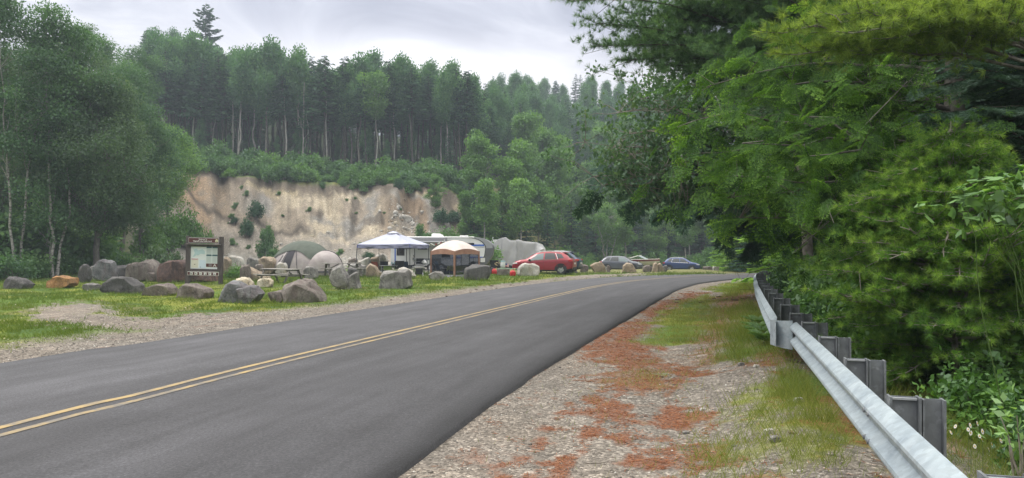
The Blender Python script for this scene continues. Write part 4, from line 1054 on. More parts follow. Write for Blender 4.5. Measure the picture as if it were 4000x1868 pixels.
# ------------------------------------------------------------------ boulders
def rock_mat(name, c1, c2, stain, stain_amt=.5, pale=None, scale=2.2):
    m, t, out = new_mat(name)
    tcn = N(t, 'ShaderNodeTexCoord')
    mpn = N(t, 'ShaderNodeMapping'); Lk(t, tcn.outputs['Object'], mpn.inputs[0])
    n1 = N(t, 'ShaderNodeTexNoise', i_Scale=scale, i_Detail=8.0, i_Roughness=.62, i_Distortion=.5); Lk(t, mpn.outputs[0], n1.inputs[0])
    mp2 = N(t, 'ShaderNodeMapping'); mp2.inputs['Scale'].default_value = (3.0, 3.0, .6); Lk(t, tcn.outputs['Object'], mp2.inputs[0])
    n2 = N(t, 'ShaderNodeTexNoise', i_Scale=1.6, i_Detail=5.0); Lk(t, mp2.outputs[0], n2.inputs[0])
    n3 = N(t, 'ShaderNodeTexNoise', i_Scale=26.0, i_Detail=5.0, i_Roughness=.75); Lk(t, tcn.outputs['Object'], n3.inputs[0])
    c = ramp(t, n1.outputs[0], [(.34, c1), (.64, c2)])
    c = mixc(t, mathn(t, 'MULTIPLY', ramp(t, n2.outputs[0], [(.48, 0.0), (.62, 1.0)]), stain_amt), c, stain)
    if pale:
        c = mixc(t, ramp(t, n3.outputs[0], [(.62, 0.0), (.72, .75)]), c, pale)
    c = mixc(t, 1.0, c, ramp(t, n3.outputs[0], [(.28, .55), (.5, .95), (.72, 1.45)]), 'MULTIPLY')
    # thin irregular cracks and mineral veins
    wv = N(t, 'ShaderNodeTexNoise', i_Scale=.8, i_Detail=6.0, i_Distortion=1.5); Lk(t, mpn.outputs[0], wv.inputs[0])
    c = mixc(t, 1.0, c, ramp(t, wv.outputs[0], [(.485, 1.0), (.5, .5), (.515, 1.0)]), 'MULTIPLY')
    p = N(t, 'ShaderNodeBsdfPrincipled', i_Roughness=.88); p.inputs['Specular IOR Level'].default_value = .3
    Lk(t, c, p.inputs['Base Color'])
    b = N(t, 'ShaderNodeBump', i_Strength=.7, i_Distance=.06); Lk(t, mathn(t, 'ADD', n1.outputs[0], mathn(t, 'MULTIPLY', n3.outputs[0], .35)), b.inputs['Height'])
    Lk(t, b.outputs[0], p.inputs['Normal']); Lk(t, p.outputs[0], out.inputs[0])
    return m
RK = {
    'grey': rock_mat('grey granite', (.115, .11, .103), (.29, .28, .265), (.09, .085, .085), .5, (.42, .41, .39)),
    'dark': rock_mat('dark weathered rock', (.060, .058, .059), (.130, .125, .123), (.055, .052, .055), .4, (.24, .235, .225)),
    'brown': rock_mat('brown grey rock', (.115, .10, .09), (.225, .20, .178), (.12, .09, .085), .6),
    'tan': rock_mat('tan rock', (.22, .17, .12), (.34, .28, .21), (.18, .14, .11), .5, (.45, .42, .36)),
    'orange': rock_mat('orange stained rock', (.27, .14, .055), (.38, .21, .085), (.15, .10, .065), .5),
    'red': rock_mat('reddish block', (.07, .048, .044), (.145, .088, .072), (.045, .035, .036), .8),
    'pale': rock_mat('pale grey rock', (.32, .31, .29), (.48, .465, .43), (.26, .21, .15), .45, (.55, .54, .5)),
    'cream': rock_mat('cream rock', (.38, .34, .26), (.55, .50, .40), (.28, .20, .12), .4),
    'slate': rock_mat('blue grey cracked rock', (.075, .078, .083), (.22, .223, .23), (.15, .12, .13), .6, (.36, .36, .36)),
}
def rock_mesh(name, polys, Wm, Hm, Dm, mk, seed, rough=1.0):
    """polys: outlines in 0..1 x 0..1 (seen from the road); each becomes a faceted lump of real depth"""
    rng = random.Random(seed)
    bmT = bmesh.new()
    for pi, poly in enumerate(polys):
        bm = bmesh.new()
        cxm = sum(p[0] for p in poly) / len(poly); cym = sum(p[1] for p in poly) / len(poly)
        ww = max(p[0] for p in poly) - min(p[0] for p in poly)
        dd = Dm * (.55 + .45 * ww)
        yo = (rng.random() - .5) * .2 * Dm if len(polys) > 1 else 0
        for a, b in poly:
            sh = .12 * (rng.random() - .5)
            bm.verts.new(((a - .5) * Wm, yo + sh * dd, b * Hm))
            for sgn, kk in ((-1, .80 + .12 * rng.random()), (1, .74 + .15 * rng.random())):
                aa = cxm + (a - cxm) * kk * (.92 + .12 * rng.random()); bb = cym + (b - cym) * (kk if b > cym else .95) * (.9 + .12 * rng.random())
                bm.verts.new(((aa - .5) * Wm, yo + sgn * dd * (.33 + .16 * rng.random()), bb * Hm))
        r = bmesh.ops.convex_hull(bm, input=bm.verts)
        bmesh.ops.delete(bm, geom=list({g for g in r['geom_interior'] + r['geom_unused'] if isinstance(g, bmesh.types.BMVert)}), context='VERTS')
        bmesh.ops.bevel(bm, geom=list(bm.edges), offset=.022 * min(Wm, Hm), segments=1, affect='EDGES', clamp_overlap=True)
        bmesh.ops.triangulate(bm, faces=list(bm.faces))
        el = max(.06, min(Wm, Hm) * .17)
        for it in range(4):
            es = [e for e in bm.edges if e.calc_length() > el]
            if not es or len(bm.verts) > 2500: break
            bmesh.ops.subdivide_edges(bm, edges=es, cuts=1)
            bmesh.ops.triangulate(bm, faces=list(bm.faces))
        bm.normal_update()
        off = Vector((seed * 3.7, pi * 5.1, seed * 1.3))
        s1 = 1.4 / max(.3, min(Wm, Hm)); A = .075 * min(Wm, Hm) * rough
        for v in bm.verts:
            q = v.co * s1 + off
            n = noise.noise(q) * 1.2 + noise.noise(q * 2.3) * .6 + abs(noise.noise(q * 5)) * .35
            v.co += v.normal * n * A
        me = bpy.data.meshes.new('tmp'); bm.to_mesh(me); bm.free()
        bmT.from_mesh(me); bpy.data.meshes.remove(me)
    me = bpy.data.meshes.new(name); bmT.to_mesh(me); bmT.free()
    me.materials.append(RK[mk])
    me.polygons.foreach_set('use_smooth', [True] * len(me.polygons)); me.set_sharp_from_angle(angle=R(19))
    return me
def rnd_outline(seed):
    rng = random.Random(seed); n = 11; out = []
    for i in range(n):
        a = 2 * math.pi * i / n + rng.uniform(-.18, .18)
        r = 1 + rng.uniform(-.10, .12)
        x = .5 + .5 * r * math.copysign(abs(math.cos(a)) ** .75, math.cos(a)); y = .5 + .5 * r * math.copysign(abs(math.sin(a)) ** .75, math.sin(a))
        out.append((min(1, max(0, x)), min(1, max(0, y))))
    return out
def boulder(x0, x1, y0, y1, mk, label, polys=None, d=None, seed=None, depth=None, group=None, sink=.06):
    d = d or dground(y1 - 1)
    Wm = (x1 - x0) / F * d; Hm = (y1 - y0) / F * d
    Dm = depth or min(max(Wm, Hm) * .8, Wm * 1.1)
    seed = seed or int(x0 * 3 + y0)
    polys = polys or [rnd_outline(seed)]
    me = rock_mesh('boulder', polys, Wm, Hm * (1 + sink), Dm, mk, seed)
    z = CH - (y1 - HZ) / F * d
    gx = (((x0 + x1) / 2) - CX) / F * d; gz = H(gx, d + Dm * .25) - .06
    if group is None and z - sink * Hm > gz: me.transform(Matrix.Scale((Hm + z - gz) / (Hm * (1 + sink)), 4, (0, 0, 1))); z = gz; sink = 0
    o = addobj('boulder', me, None, ((((x0 + x1) / 2) - CX) / F * d, d + Dm * .25, z - sink * Hm))
    tag(o, label, 'boulder', group)
    return o
_flat = [(0, .25), (.02, .55), (.1, .85), (.45, 1), (.8, .97), (.95, .7), (1, .35), (.93, .05), (.6, 0), (.1, .02)]
ROCKS = [
    (8, 112, 1081, 1136, 'dark', 'smooth dark grey boulder at the far left of the grass', [[(0, .2), (.02, .6), (.18, 1), (.5, .95), (.85, .75), (1, .5), (.95, .15), (.8, 0), (.1, 0)]]),
    (175, 287, 1077, 1133, 'orange', 'orange brown boulder standing alone in the grass', [[(0, 0), (.05, .7), (.3, .95), (.6, 1), (.95, .85), (1, .5), (.9, .3), (.6, .1), (.3, 0)]]),
    (316, 384, 1106, 1142, 'grey', 'small light grey stone beside the big dark humped boulder', None),
    (386, 547, 1079, 1150, 'dark', 'large dark humped boulder in front of the boulder heap', [[(0, .3), (.1, .65), (.25, .97), (.45, 1), (.7, .92), (.82, .72), (.97, .5), (1, .15), (.95, 0), (.05, 0)]]),
    (326, 419, 1034, 1099, 'grey', 'rounded grey boulder at the front left of the heap', [[(0, .45), (.15, .85), (.45, 1), (.75, .9), (1, .35), (.9, .1), (.5, 0), (.1, .03)]]),
    (305, 352, 1032, 1082, 'dark', 'dark leaning boulder at the left edge of the heap', None, 38),
    (361, 448, 1013, 1062, 'slate', 'mottled grey boulder on the back of the heap with a pale corner', None, 40),
    (415, 532, 1034, 1098, 'dark', 'dark flat-topped cracked boulder at the right of the heap', [[(0, .45), (.15, .85), (.3, .8), (.6, 1), (.95, .95), (1, .5), (.97, .05), (.8, 0), (.15, .2)]]),
    (489, 621, 1016, 1062, 'brown', 'long low brown boulder behind the heap under the dark bush', None, 42),
    (569, 602, 1062, 1101, 'brown', 'small upright stone left of the reddish block', None),
    (617, 835, 1013, 1103, 'red', 'huge reddish flat-topped block behind the notice board', [[(0, .05), (.02, .9), (.12, .98), (.35, 1), (.45, .9), (.7, .88), (.72, .55), (.97, .38), (1, .05)]], 40.5),
    (549, 683, 1108, 1158, 'brown', 'flat brownish boulder left of the rounded pale-topped one', [[(0, .15), (.1, .75), (.45, .97), (.75, 1), (.97, .65), (1, .25), (.85, 0), (.1, 0)]]),
    (679, 819, 1108, 1169, 'brown', 'rounded brown grey boulder with a pale top in front of the notice board', [[(0, .1), (.1, .7), (.25, 1), (.6, .98), (.9, .7), (1, .45), (.95, .1), (.6, 0), (.1, 0)]]),
    (852, 1021, 1093, 1184, 'slate', 'large blue grey boulder with a deep crack and a dark right face', [[(0, .12), (.12, .85), (.28, 1), (.5, .9), (.62, .75), (.62, .2), (.5, 0), (.02, .03)], [(.45, .65), (.7, .8), (.88, .78), (1, .45), (.93, .3), (.78, .05), (.5, .02), (.48, .3)]]),
    (906, 989, 1086, 1116, 'cream', 'low pale topped stone peeking behind the cracked boulder', None, 27),
    (998, 1065, 1087, 1123, 'cream', 'small cream coloured stone left of the picnic table legs', None),
    (941, 1053, 1045, 1098, 'tan', 'brown and tan boulder sloping down to the right by the picnic table', [[(0, .2), (.05, .95), (.25, 1), (.6, .7), (.95, .4), (1, .1), (.7, 0), (.1, 0)]]),
    (1047, 1270, 1094, 1178, 'brown', 'widest boulder, brownish grey with a jutting ledge on its left', [[(0, .5), (.17, .56), (.25, .5), (.3, .2), (.22, .02), (.06, .05)], [(.18, .4), (.25, .75), (.5, 1), (.72, .9), (.82, .6), (.95, .3), (1, .1), (.85, .0), (.3, .05)]]),
    (1140, 1235, 1089, 1125, 'brown', 'low boulder hidden behind the widest one', None, 27.5),
    (1281, 1404, 1032, 1129, 'grey', 'tall split boulder with a notch like an open beak', [[(0, .45), (.06, .85), (.42, 1), (.62, .6), (.7, .2), (.6, .02), (.15, .15)], [(.5, .4), (.66, .42), (.86, .64), (.92, .4), (1, .03), (.55, .0)]]),
    (1182, 1241, 1038, 1074, 'grey', 'squarish grey stone between the two picnic tables', None, 45),
    (1425, 1489, 1027, 1084, 'tan', 'angular tan and white boulder left of the big grey block', [[(0, .1), (.05, .7), (.3, 1), (.6, .8), (1, .35), (.95, .05), (.5, 0)]]),
    (1474, 1606, 1054, 1129, 'grey', 'massive flat-topped grey boulder in front of the lavender canopy', [[(0, .05), (.06, .6), (.14, .92), (.5, .95), (.9, 1), (.97, .85), (1, .2), (.9, .02), (.7, 0), (.05, 0)]]),
    (1543, 1625, 1044, 1090, 'pale', 'pale speckled boulder behind the massive grey one', [[(0, .3), (.15, .9), (.45, 1), (.8, .7), (1, .3), (.9, 0), (.2, 0)]]),
    (1672, 1738, 1060, 1096, 'grey', 'small dull grey boulder at the corner of the screen gazebo', None),
    (1809, 1918, 1033, 1096, 'dark', 'big dark lichen-spotted boulder right of the screen gazebo', [[(0, .15), (.08, .7), (.3, 1), (.75, .96), (1, .93), (.97, .5), (.82, .02), (.05, 0)]]),
    (1357, 1427, 1029, 1062, 'grey', 'grey boulder behind the split one', None, 50),
    (1356, 1393, 1044, 1075, 'dark', 'dark low rock tucked behind the split boulder', None, 44),
    (1938, 1993, 1048, 1077, 'brown', 'flat brown stone under the green plank', [[(0, 0), (.06, .95), (.95, 1), (1, .1), (.9, 0)]]),
    (2017, 2112, 1028, 1078, 'pale', 'pale rounded boulder in front of the red car', [[(0, .2), (.1, .7), (.35, 1), (.7, .98), (.95, .75), (1, .3), (.9, 0), (.1, 0)]]),
    (2266, 2299, 1032, 1061, 'brown', 'low brown stone behind the blue car bumper', None, 60),
    (2240, 2258, 1058, 1069, 'grey', 'tiny grey stone by the wheels of the blue car', None),
    (2303, 2371, 1021, 1062, 'tan', 'tan boulder narrowing at its base, left of the grey car', [[(0, .65), (.35, .9), (.65, 1), (.9, .6), (1, .2), (.9, 0), (.3, 0), (.15, .3)]], 62),
    (2369, 2385, 1036, 1056, 'brown', 'small brown stone beside the rear wheel of the grey car', None, 66),
    (2430, 2488, 1026, 1059, 'tan', 'tan rounded boulder in front of the grey car door', [[(0, .1), (.05, .75), (.3, 1), (.7, .9), (.95, .4), (1, 0)]], 65),
    (2511, 2549, 1037, 1056, 'brown', 'low dull stone under the boat bow', None, 68),
    (2548, 2598, 1024, 1059, 'tan', 'rust stained tan boulder with a split top by the boat', [[(0, .05), (.1, .85), (.3, 1), (.45, .8), (.45, 0)], [(.42, .0), (.45, .85), (.65, .95), (.9, .4), (1, .05)]], 66),
    (2588, 2608, 1037, 1055, 'grey', 'small grey stone by the navy car rear wheel', None, 68),
    (2747, 2786, 1040, 1058, 'brown', 'low stone in the weeds right of the navy car', None, 72),
    (2784, 2811, 1040, 1058, 'pale', 'pale low stone next to the weedy one, right of the navy car', None, 71),
    (2915, 2956, 1041, 1060, 'tan', 'lone tan stone across the road near the guardrail end', None, 66),
    (870, 901, 1004, 1052, 'tan', 'rusty tan boulder touching the right post of the notice board', None, 47),
    (889, 953, 997, 1044, 'pale', 'white and grey streaked boulder in the back row', None, 49),
    (958, 1006, 1003, 1040, 'grey', 'rounded grey boulder in the back row by the weeds', None, 50),
    (999, 1078, 1001, 1040, 'tan', 'wide orange tan boulder in the back row left of the tent', None, 51),
    (1073, 1122, 1023, 1046, 'pale', 'whitish stone at the left foot of the tent', None, 47),
    (934, 980, 1032, 1053, 'brown', 'flat slab lying by the end of the picnic table', None, 42),
    (990, 1028, 1030, 1044, 'brown', 'low flat stone behind the picnic table', None, 46),
    (1395, 1450, 1008, 1041, 'pale', 'pale boulder under the left side of the canopy', None, 56),
    (1440, 1482, 1004, 1036, 'tan', 'light tan boulder under the canopy in the pale pile', None, 57),
    (1455, 1513, 990, 1032, 'pale', 'biggest whitish boulder of the pale pile behind the canopy pole', None, 58),
    (1358, 1397, 1006, 1028, 'brown', 'brown boulder at the left canopy leg', None, 57),
    (1480, 1500, 1010, 1030, 'pale', 'small whitish stone in the pale pile', None, 54.5),
]
for a in ROCKS: boulder(*a)
def bank_rocks():
    rng = random.Random(5)
    ms = [rock_mesh('slide rock', [rnd_outline(900 + i)], 1, .75, .8, k, 900 + i) for i, k in enumerate(('pale', 'pale', 'tan', 'cream'))]
    big = [(1588, 860, 45), (1600, 835, 16), (1570, 862, 14), (1545, 872, 16), (1562, 812, 18), (1552, 800, 13), (1578, 782, 14), (1535, 886, 14), (1585, 895, 17), (1610, 880, 12), (1530, 865, 12), (1555, 900, 12), (1600, 900, 15), (1545, 842, 10), (1625, 868, 10), (1518, 905, 13), (1560, 840, 12), (1490, 905, 16), (1447, 880, 12), (1470, 893, 11), (1283, 912, 18), (1650, 832, 22), (1640, 905, 20), (1220, 925, 14), (1150, 948, 12), (1100, 955, 14), (1075, 975, 18), (1095, 985, 12), (1385, 955, 14), (1410, 940, 10), (1345, 985, 16), (1310, 980, 13), (1370, 975, 10), (1050, 985, 12), (1020, 972, 10), (1330, 945, 9)]
    for i, (px, py, wpx) in enumerate(big):
        # walk along the ray of that pixel until it meets the slope
        d = 60.0
        while d < 84 and CH - (py - HZ) / F * d > H((px - CX) / F * d, d): d += .25
        o = addobj('slide_rock', ms[i % 4]); s = wpx / F * d
        o.location = ((px - CX) / F * d, d - .05, CH - (py - HZ) / F * d - .3 * s); o.scale = (s, s, s); o.rotation_euler = (0, 0, rng.random() * 6)
        tag(o, 'largest pale rock in the slide down the gravel bank' if i == 0 else 'pale loose rock lying on the face or foot of the gravel bank', 'rock', 'loose rocks on the gravel bank')
    # small rubble: uncountable
    base = bmesh.new(); bmesh.ops.create_icosphere(base, subdivisions=1, radius=.5)
    bv = np.array([v.co[:] for v in base.verts]); bf = np.array([[v.index for v in f.verts] for f in base.faces]); base.free()
    r2 = np.random.RandomState(9); Vs = []; Fs = []; n = 0
    def scatter(cnt, pxs, pys, smin, smax):
        nonlocal n
        for _ in range(cnt):
            px = r2.normal(*pxs) if pxs[1] < 200 else r2.uniform(pxs[0] - pxs[1], pxs[0] + pxs[1]); d = r2.uniform(*pys); s = smin + (smax - smin) * r2.rand() ** 2.5
            x = (px - CX) / F * d
            q = bv * (s * (.7 + .6 * r2.rand(1, 3))) * (1 + .25 * r2.normal(size=(len(bv), 1))) + np.array([x, d, H(x, d)])
            Vs.append(q); Fs.append(bf + n); n += len(bv)
    scatter(260, (1565, 40), (66, 80), .1, .55); scatter(220, (1000, 330), (62, 69.5), .06, .35); scatter(200, (1400, 90), (61, 69), .07, .45); scatter(240, (1150, 420), (68, 83), .04, .18); scatter(90, (760, 60), (66, 72), .05, .25)
    me = np_mesh('rubble', np.vstack(Vs), np.vstack(Fs), [RK['pale']])
    tag(addobj('rubble', me), 'scattered pale stones on the gravel bank', 'rubble', kind='stuff')
bank_rocks()
# ------------------------------------------------------------------ camp things
def flatm(name, c, rough=.6, **k): return pm(name, c, None, rough=rough, **k)
M_SIGN = pm('dark brown stained timber', (.050, .040, .040), (.085, .070, .066), 8, .75, .4, stretch=(1, 1, .2))
M_SIGNRED = flatm('maroon sign face', (.085, .022, .020), .5)
M_WHITE = flatm('white print', (.72, .72, .70), .5)
M_PAPER = flatm('white notice paper', (.66, .70, .72), .35, spec=.5)
M_BLACK = flatm('black plastic', (.02, .02, .022), .5)
M_TEAL = flatm('dark teal print', (.03, .09, .11), .5)
M_AQUA = flatm('pale blue map water', (.44, .58, .62), .4)
M_GREYP = flatm('grey print', (.38, .42, .43), .5)
M_CREAM = flatm('cream badge', (.75, .72, .45), .5)
def text(name, s, size, loc, parent, mat, ext=.003, align='CENTER'):
    cu = bpy.data.curves.new(name, 'FONT'); cu.body = s; cu.size = size; cu.align_x = align; cu.align_y = 'CENTER'; cu.extrude = ext; cu.offset = size * .012
    cu.materials.append(mat)
    tmp = bpy.data.objects.new('tmp', cu); C.objects.link(tmp)
    dg = bpy.context.evaluated_depsgraph_get(); dg.update()
    me = bpy.data.meshes.new_from_object(tmp.evaluated_get(dg)); bpy.data.objects.remove(tmp)
    me.materials.clear(); me.materials.append(mat)
    o = addobj(name, me, parent, loc); o.rotation_euler = (R(90), 0, 0)
    return o
def kiosk():
    d = 37.5; k = d / F
    base = gpos(797, d)
    root = thing('notice_board', 'brown wooden notice board with a map and six pictogram squares, standing among the boulders', 'notice board', base, R(-7))
    root.rotation_euler = (0, R(1.2), R(-7))
    W = 137 * k; Ht = 2.42
    for sx in (-1, 1):
        MB().box((sx * W / 2, 0, Ht / 2 - .1), (.19, .15, Ht + .2)).build('post', M_SIGN, root, bevel=.012)
    t = MB().box((0, -.085, Ht - .20), (1.66, .035, .28)).build('header_board', M_SIGN, root)
    tf = MB().box((0, -.107, Ht - .20), (1.62, .012, .25)).build('header_border', M_WHITE, t)
    MB().box((0, -.116, Ht - .20), (1.59, .012, .22)).build('header_face', M_SIGNRED, t)
    text('lettering', 'Welcome To', .085, (-.04, -.125, Ht - .155), t, M_WHITE)
    text('lettering', 'Flagstaff Lake Public Land', .098, (-.06, -.125, Ht - .245), t, M_WHITE)
    mb = MB(); mb.prism([(-.075, -.07), (.075, -.07), (.075, .0), (.05, .05), (0, .07), (-.05, .05), (-.075, 0)], (.70, -.127, Ht - .205), (1, 0, 0), (0, 0, 1), .008); mb.build('emblem', M_CREAM, t)
    MB().box((.70, -.134, Ht - .225), (.10, .006, .03)).build('emblem_mark', M_TEAL, t)
    MB().box((0, -.10, Ht - .40), (1.80, .24, .05)).build('cap_beam', pm('weathered cap beam', (.10, .085, .08), (.17, .15, .14), 8, .8), root, bevel=.01)
    zc = Ht - .40 - .02
    fr = MB()
    fr.box((0, -.03, zc - .055), (1.60, .10, .09)); fr.box((0, -.03, zc - 1.28), (1.60, .10, .12))
    for sx in (-1, 1): fr.box((sx * .765, -.03, zc - .66), (.07, .10, 1.12))
    fr.build('frame', M_SIGN, root)
    pn = MB().box((0, -.02, zc - .66), (1.46, .03, 1.13)).build('notice_panel', M_PAPER, root)
    y = -.042
    mp = MB(); mp.prism([(-.60, -.10), (-.55, -.16), (-.40, -.13), (-.33, -.22), (-.10, -.15), (.03, -.25), (.03, -.40), (-.2, -.38), (-.33, -.47), (-.42, -.44), (-.5, -.52), (-.62, -.55), (-.50, -.36)], (0, y, zc - .08), (1, 0, 0), (0, 0, 1), .006); mp.build('map_lake', M_AQUA, pn)
    MB().box((-.50, y, zc - .735), (.36, .008, .03)).build('red_heading', flatm('red heading', (.45, .06, .09)), pn)
    cr = flatm('cream leaflet', (.62, .60, .52)); pb = flatm('pale blue leaflet', (.55, .64, .74)); pg = flatm('pale grey leaflet', (.50, .56, .56))
    MB().box((-.50, y, zc - .97), (.36, .006, .40)).build('leaflet', cr, pn)
    MB().box((-.08, y, zc - .98), (.34, .006, .40)).build('leaflet', pb, pn)
    MB().box((-.50, y - .006, zc - 1.0), (.07, .004, .03)).build('leaflet_mark', M_BLACK, pn)
    MB().box((-.19, y - .006, zc - 1.13), (.03, .004, .04)).build('leaflet_mark', M_TEAL, pn)
    for cxx in (.26, .57):
        for cz in (-.12, -.52):
            MB().box((cxx, y, zc + cz - .22), (.28, .005, .34)).build('text_sheet', pg, pn)
            mb = MB(); mb.prism([(-.14, -.035), (.14, -.035), (.14, .02), (.11, .04), (-.11, .04), (-.14, .02)], (cxx, y, zc + cz - .01), (1, 0, 0), (0, 0, 1), .010); mb.build('sheet_heading', M_TEAL, pn)
            for q in range(5): MB().box((cxx - .02, y - .005, zc + cz - .09 - q * .052), (.20 - .03 * (q % 2), .004, .012)).build('text_line', M_GREYP, pn)
    cb = MB().box((.415, y - .004, zc - 1.03), (.60, .010, .17)).build('camping_plate', M_SIGNRED, pn)
    mb = MB(); mb.prism([(-.085, -.06), (-.045, -.06), (0, .015), (.045, -.06), (.085, -.06), (.012, .06), (-.012, .06)], (.58, y - .013, zc - 1.03), (1, 0, 0), (0, 0, 1), .006); mb.build('tent_mark', M_WHITE, cb)
    for q in range(3): MB().box((.34, y - .012, zc - .985 - q * .04), (.16, .004, .014)).build('text_line', M_GREYP, cb)
    ic = MB().box((0, -.105, zc - 1.46), (1.66, .03, .19)).build('icon_strip', M_WHITE, root)
    MB().box((0, -.123, zc - 1.46), (1.63, .010, .155)).build('icon_face', M_SIGNRED, ic)
    for i in range(6):
        xx = -.62 + i * .248; zz = zc - 1.46
        MB().box((xx, -.131, zz), (.145, .008, .125)).build('icon_square', M_WHITE, ic)
        mb = MB(); o = (xx, -.138, zz); u = (1, 0, 0); v = (0, 0, 1)
        if i == 0:
            for a in (-.028, .028): mb.prism([(a - .02, -.045), (a - .006, -.045), (a, -.01), (a + .006, -.045), (a + .02, -.045), (a + .014, .02), (a - .014, .02)], o, u, v, .004); mb.prism([(a - .009, .024), (a + .009, .024), (a + .009, .042), (a - .009, .042)], o, u, v, .004)
        elif i == 1: mb.prism([(-.05, -.04), (-.02, -.04), (0, -.005), (.02, -.04), (.05, -.04), (.006, .04), (-.006, .04)], o, u, v, .004)
        elif i == 2: mb.prism([(-.05, -.004), (.05, -.004), (.05, .008), (-.05, .008)], o, u, v, .004); mb.prism([(-.04, -.03), (-.028, -.03), (-.02, -.006), (-.032, -.006)], o, u, v, .004); mb.prism([(.04, -.03), (.028, -.03), (.02, -.006), (.032, -.006)], o, u, v, .004)
        elif i == 3: mb.prism([(-.02, -.04), (.05, -.04), (.05, .01), (.02, .01)], o, u, v, .004); mb.prism([(-.05, .03), (-.02, .02), (-.02, .03), (-.05, .04)], o, u, v, .004)
        elif i == 4: mb.prism([(-.05, -.03), (-.02, -.03), (-.01, .0), (.05, .02), (.05, .035), (-.045, .02)], o, u, v, .004)
        else: mb.prism([(-.055, -.03), (.055, -.03), (.04, -.005), (.015, -.005), (.0, .03), (-.015, -.005), (-.04, -.005)], o, u, v, .004)
        mb.build('pictogram', M_BLACK, ic)
kiosk()

M_WOOD = pm('weathered grey planks', (.22, .205, .19), (.36, .345, .325), 5, .85, .3, stretch=(.25, 3, 3))
M_WOODD = pm('weathered dark timber', (.12, .11, .10), (.20, .185, .17), 6, .85, .3)
def picnic(px, d, rz, L, label, s=1.0, zoff=0.0):
    root = thing('picnic_table', label, 'picnic table', gpos(px, d, zoff), rz); root.scale = (s, s, s)
    mb = MB()
    for k in range(5): mb.box((0, -.30 + k * .15, .745 + .002 * (k % 2)), (L, .138, .04))
    mb.build('tabletop', M_WOOD, root, bevel=.006)
    for sy in (-1, 1):
        mb = MB()
        for k in (0, 1): mb.box((0, sy * (.62 + k * .15), .44), (L, .138, .04))
        mb.build('bench', M_WOOD, root, bevel=.006)
    for sx in (-1, 1):
        x = sx * (L / 2 - .32)
        fr = MB().box((x, 0, .405), (.045, 1.56, .13)); fr.box((x, 0, .70), (.045, .68, .08)); fr.build('crossbeam', M_WOODD, root)
        for sy in (-1, 1):
            MB().bar((x + .045 * sx, sy * .28, .72), (x + .045 * sx, sy * .62, -.03), .045, .13, up=(1, 0, 0)).build('leg', M_WOODD, root)
        MB().bar((x - sx * .02, 0, .40), (x - sx * .65, 0, .71), .045, .08, up=(0, 1, 0)).build('brace', M_WOODD, root)
picnic(1098, 39.5, R(-38), 2.9, 'long weathered picnic table with its broad end beam toward the road, between boulders', .95)
picnic(1340, 47.5, R(28), 2.45, 'weathered picnic table right in front of the tent, partly behind the split boulder', 1.05, .12)

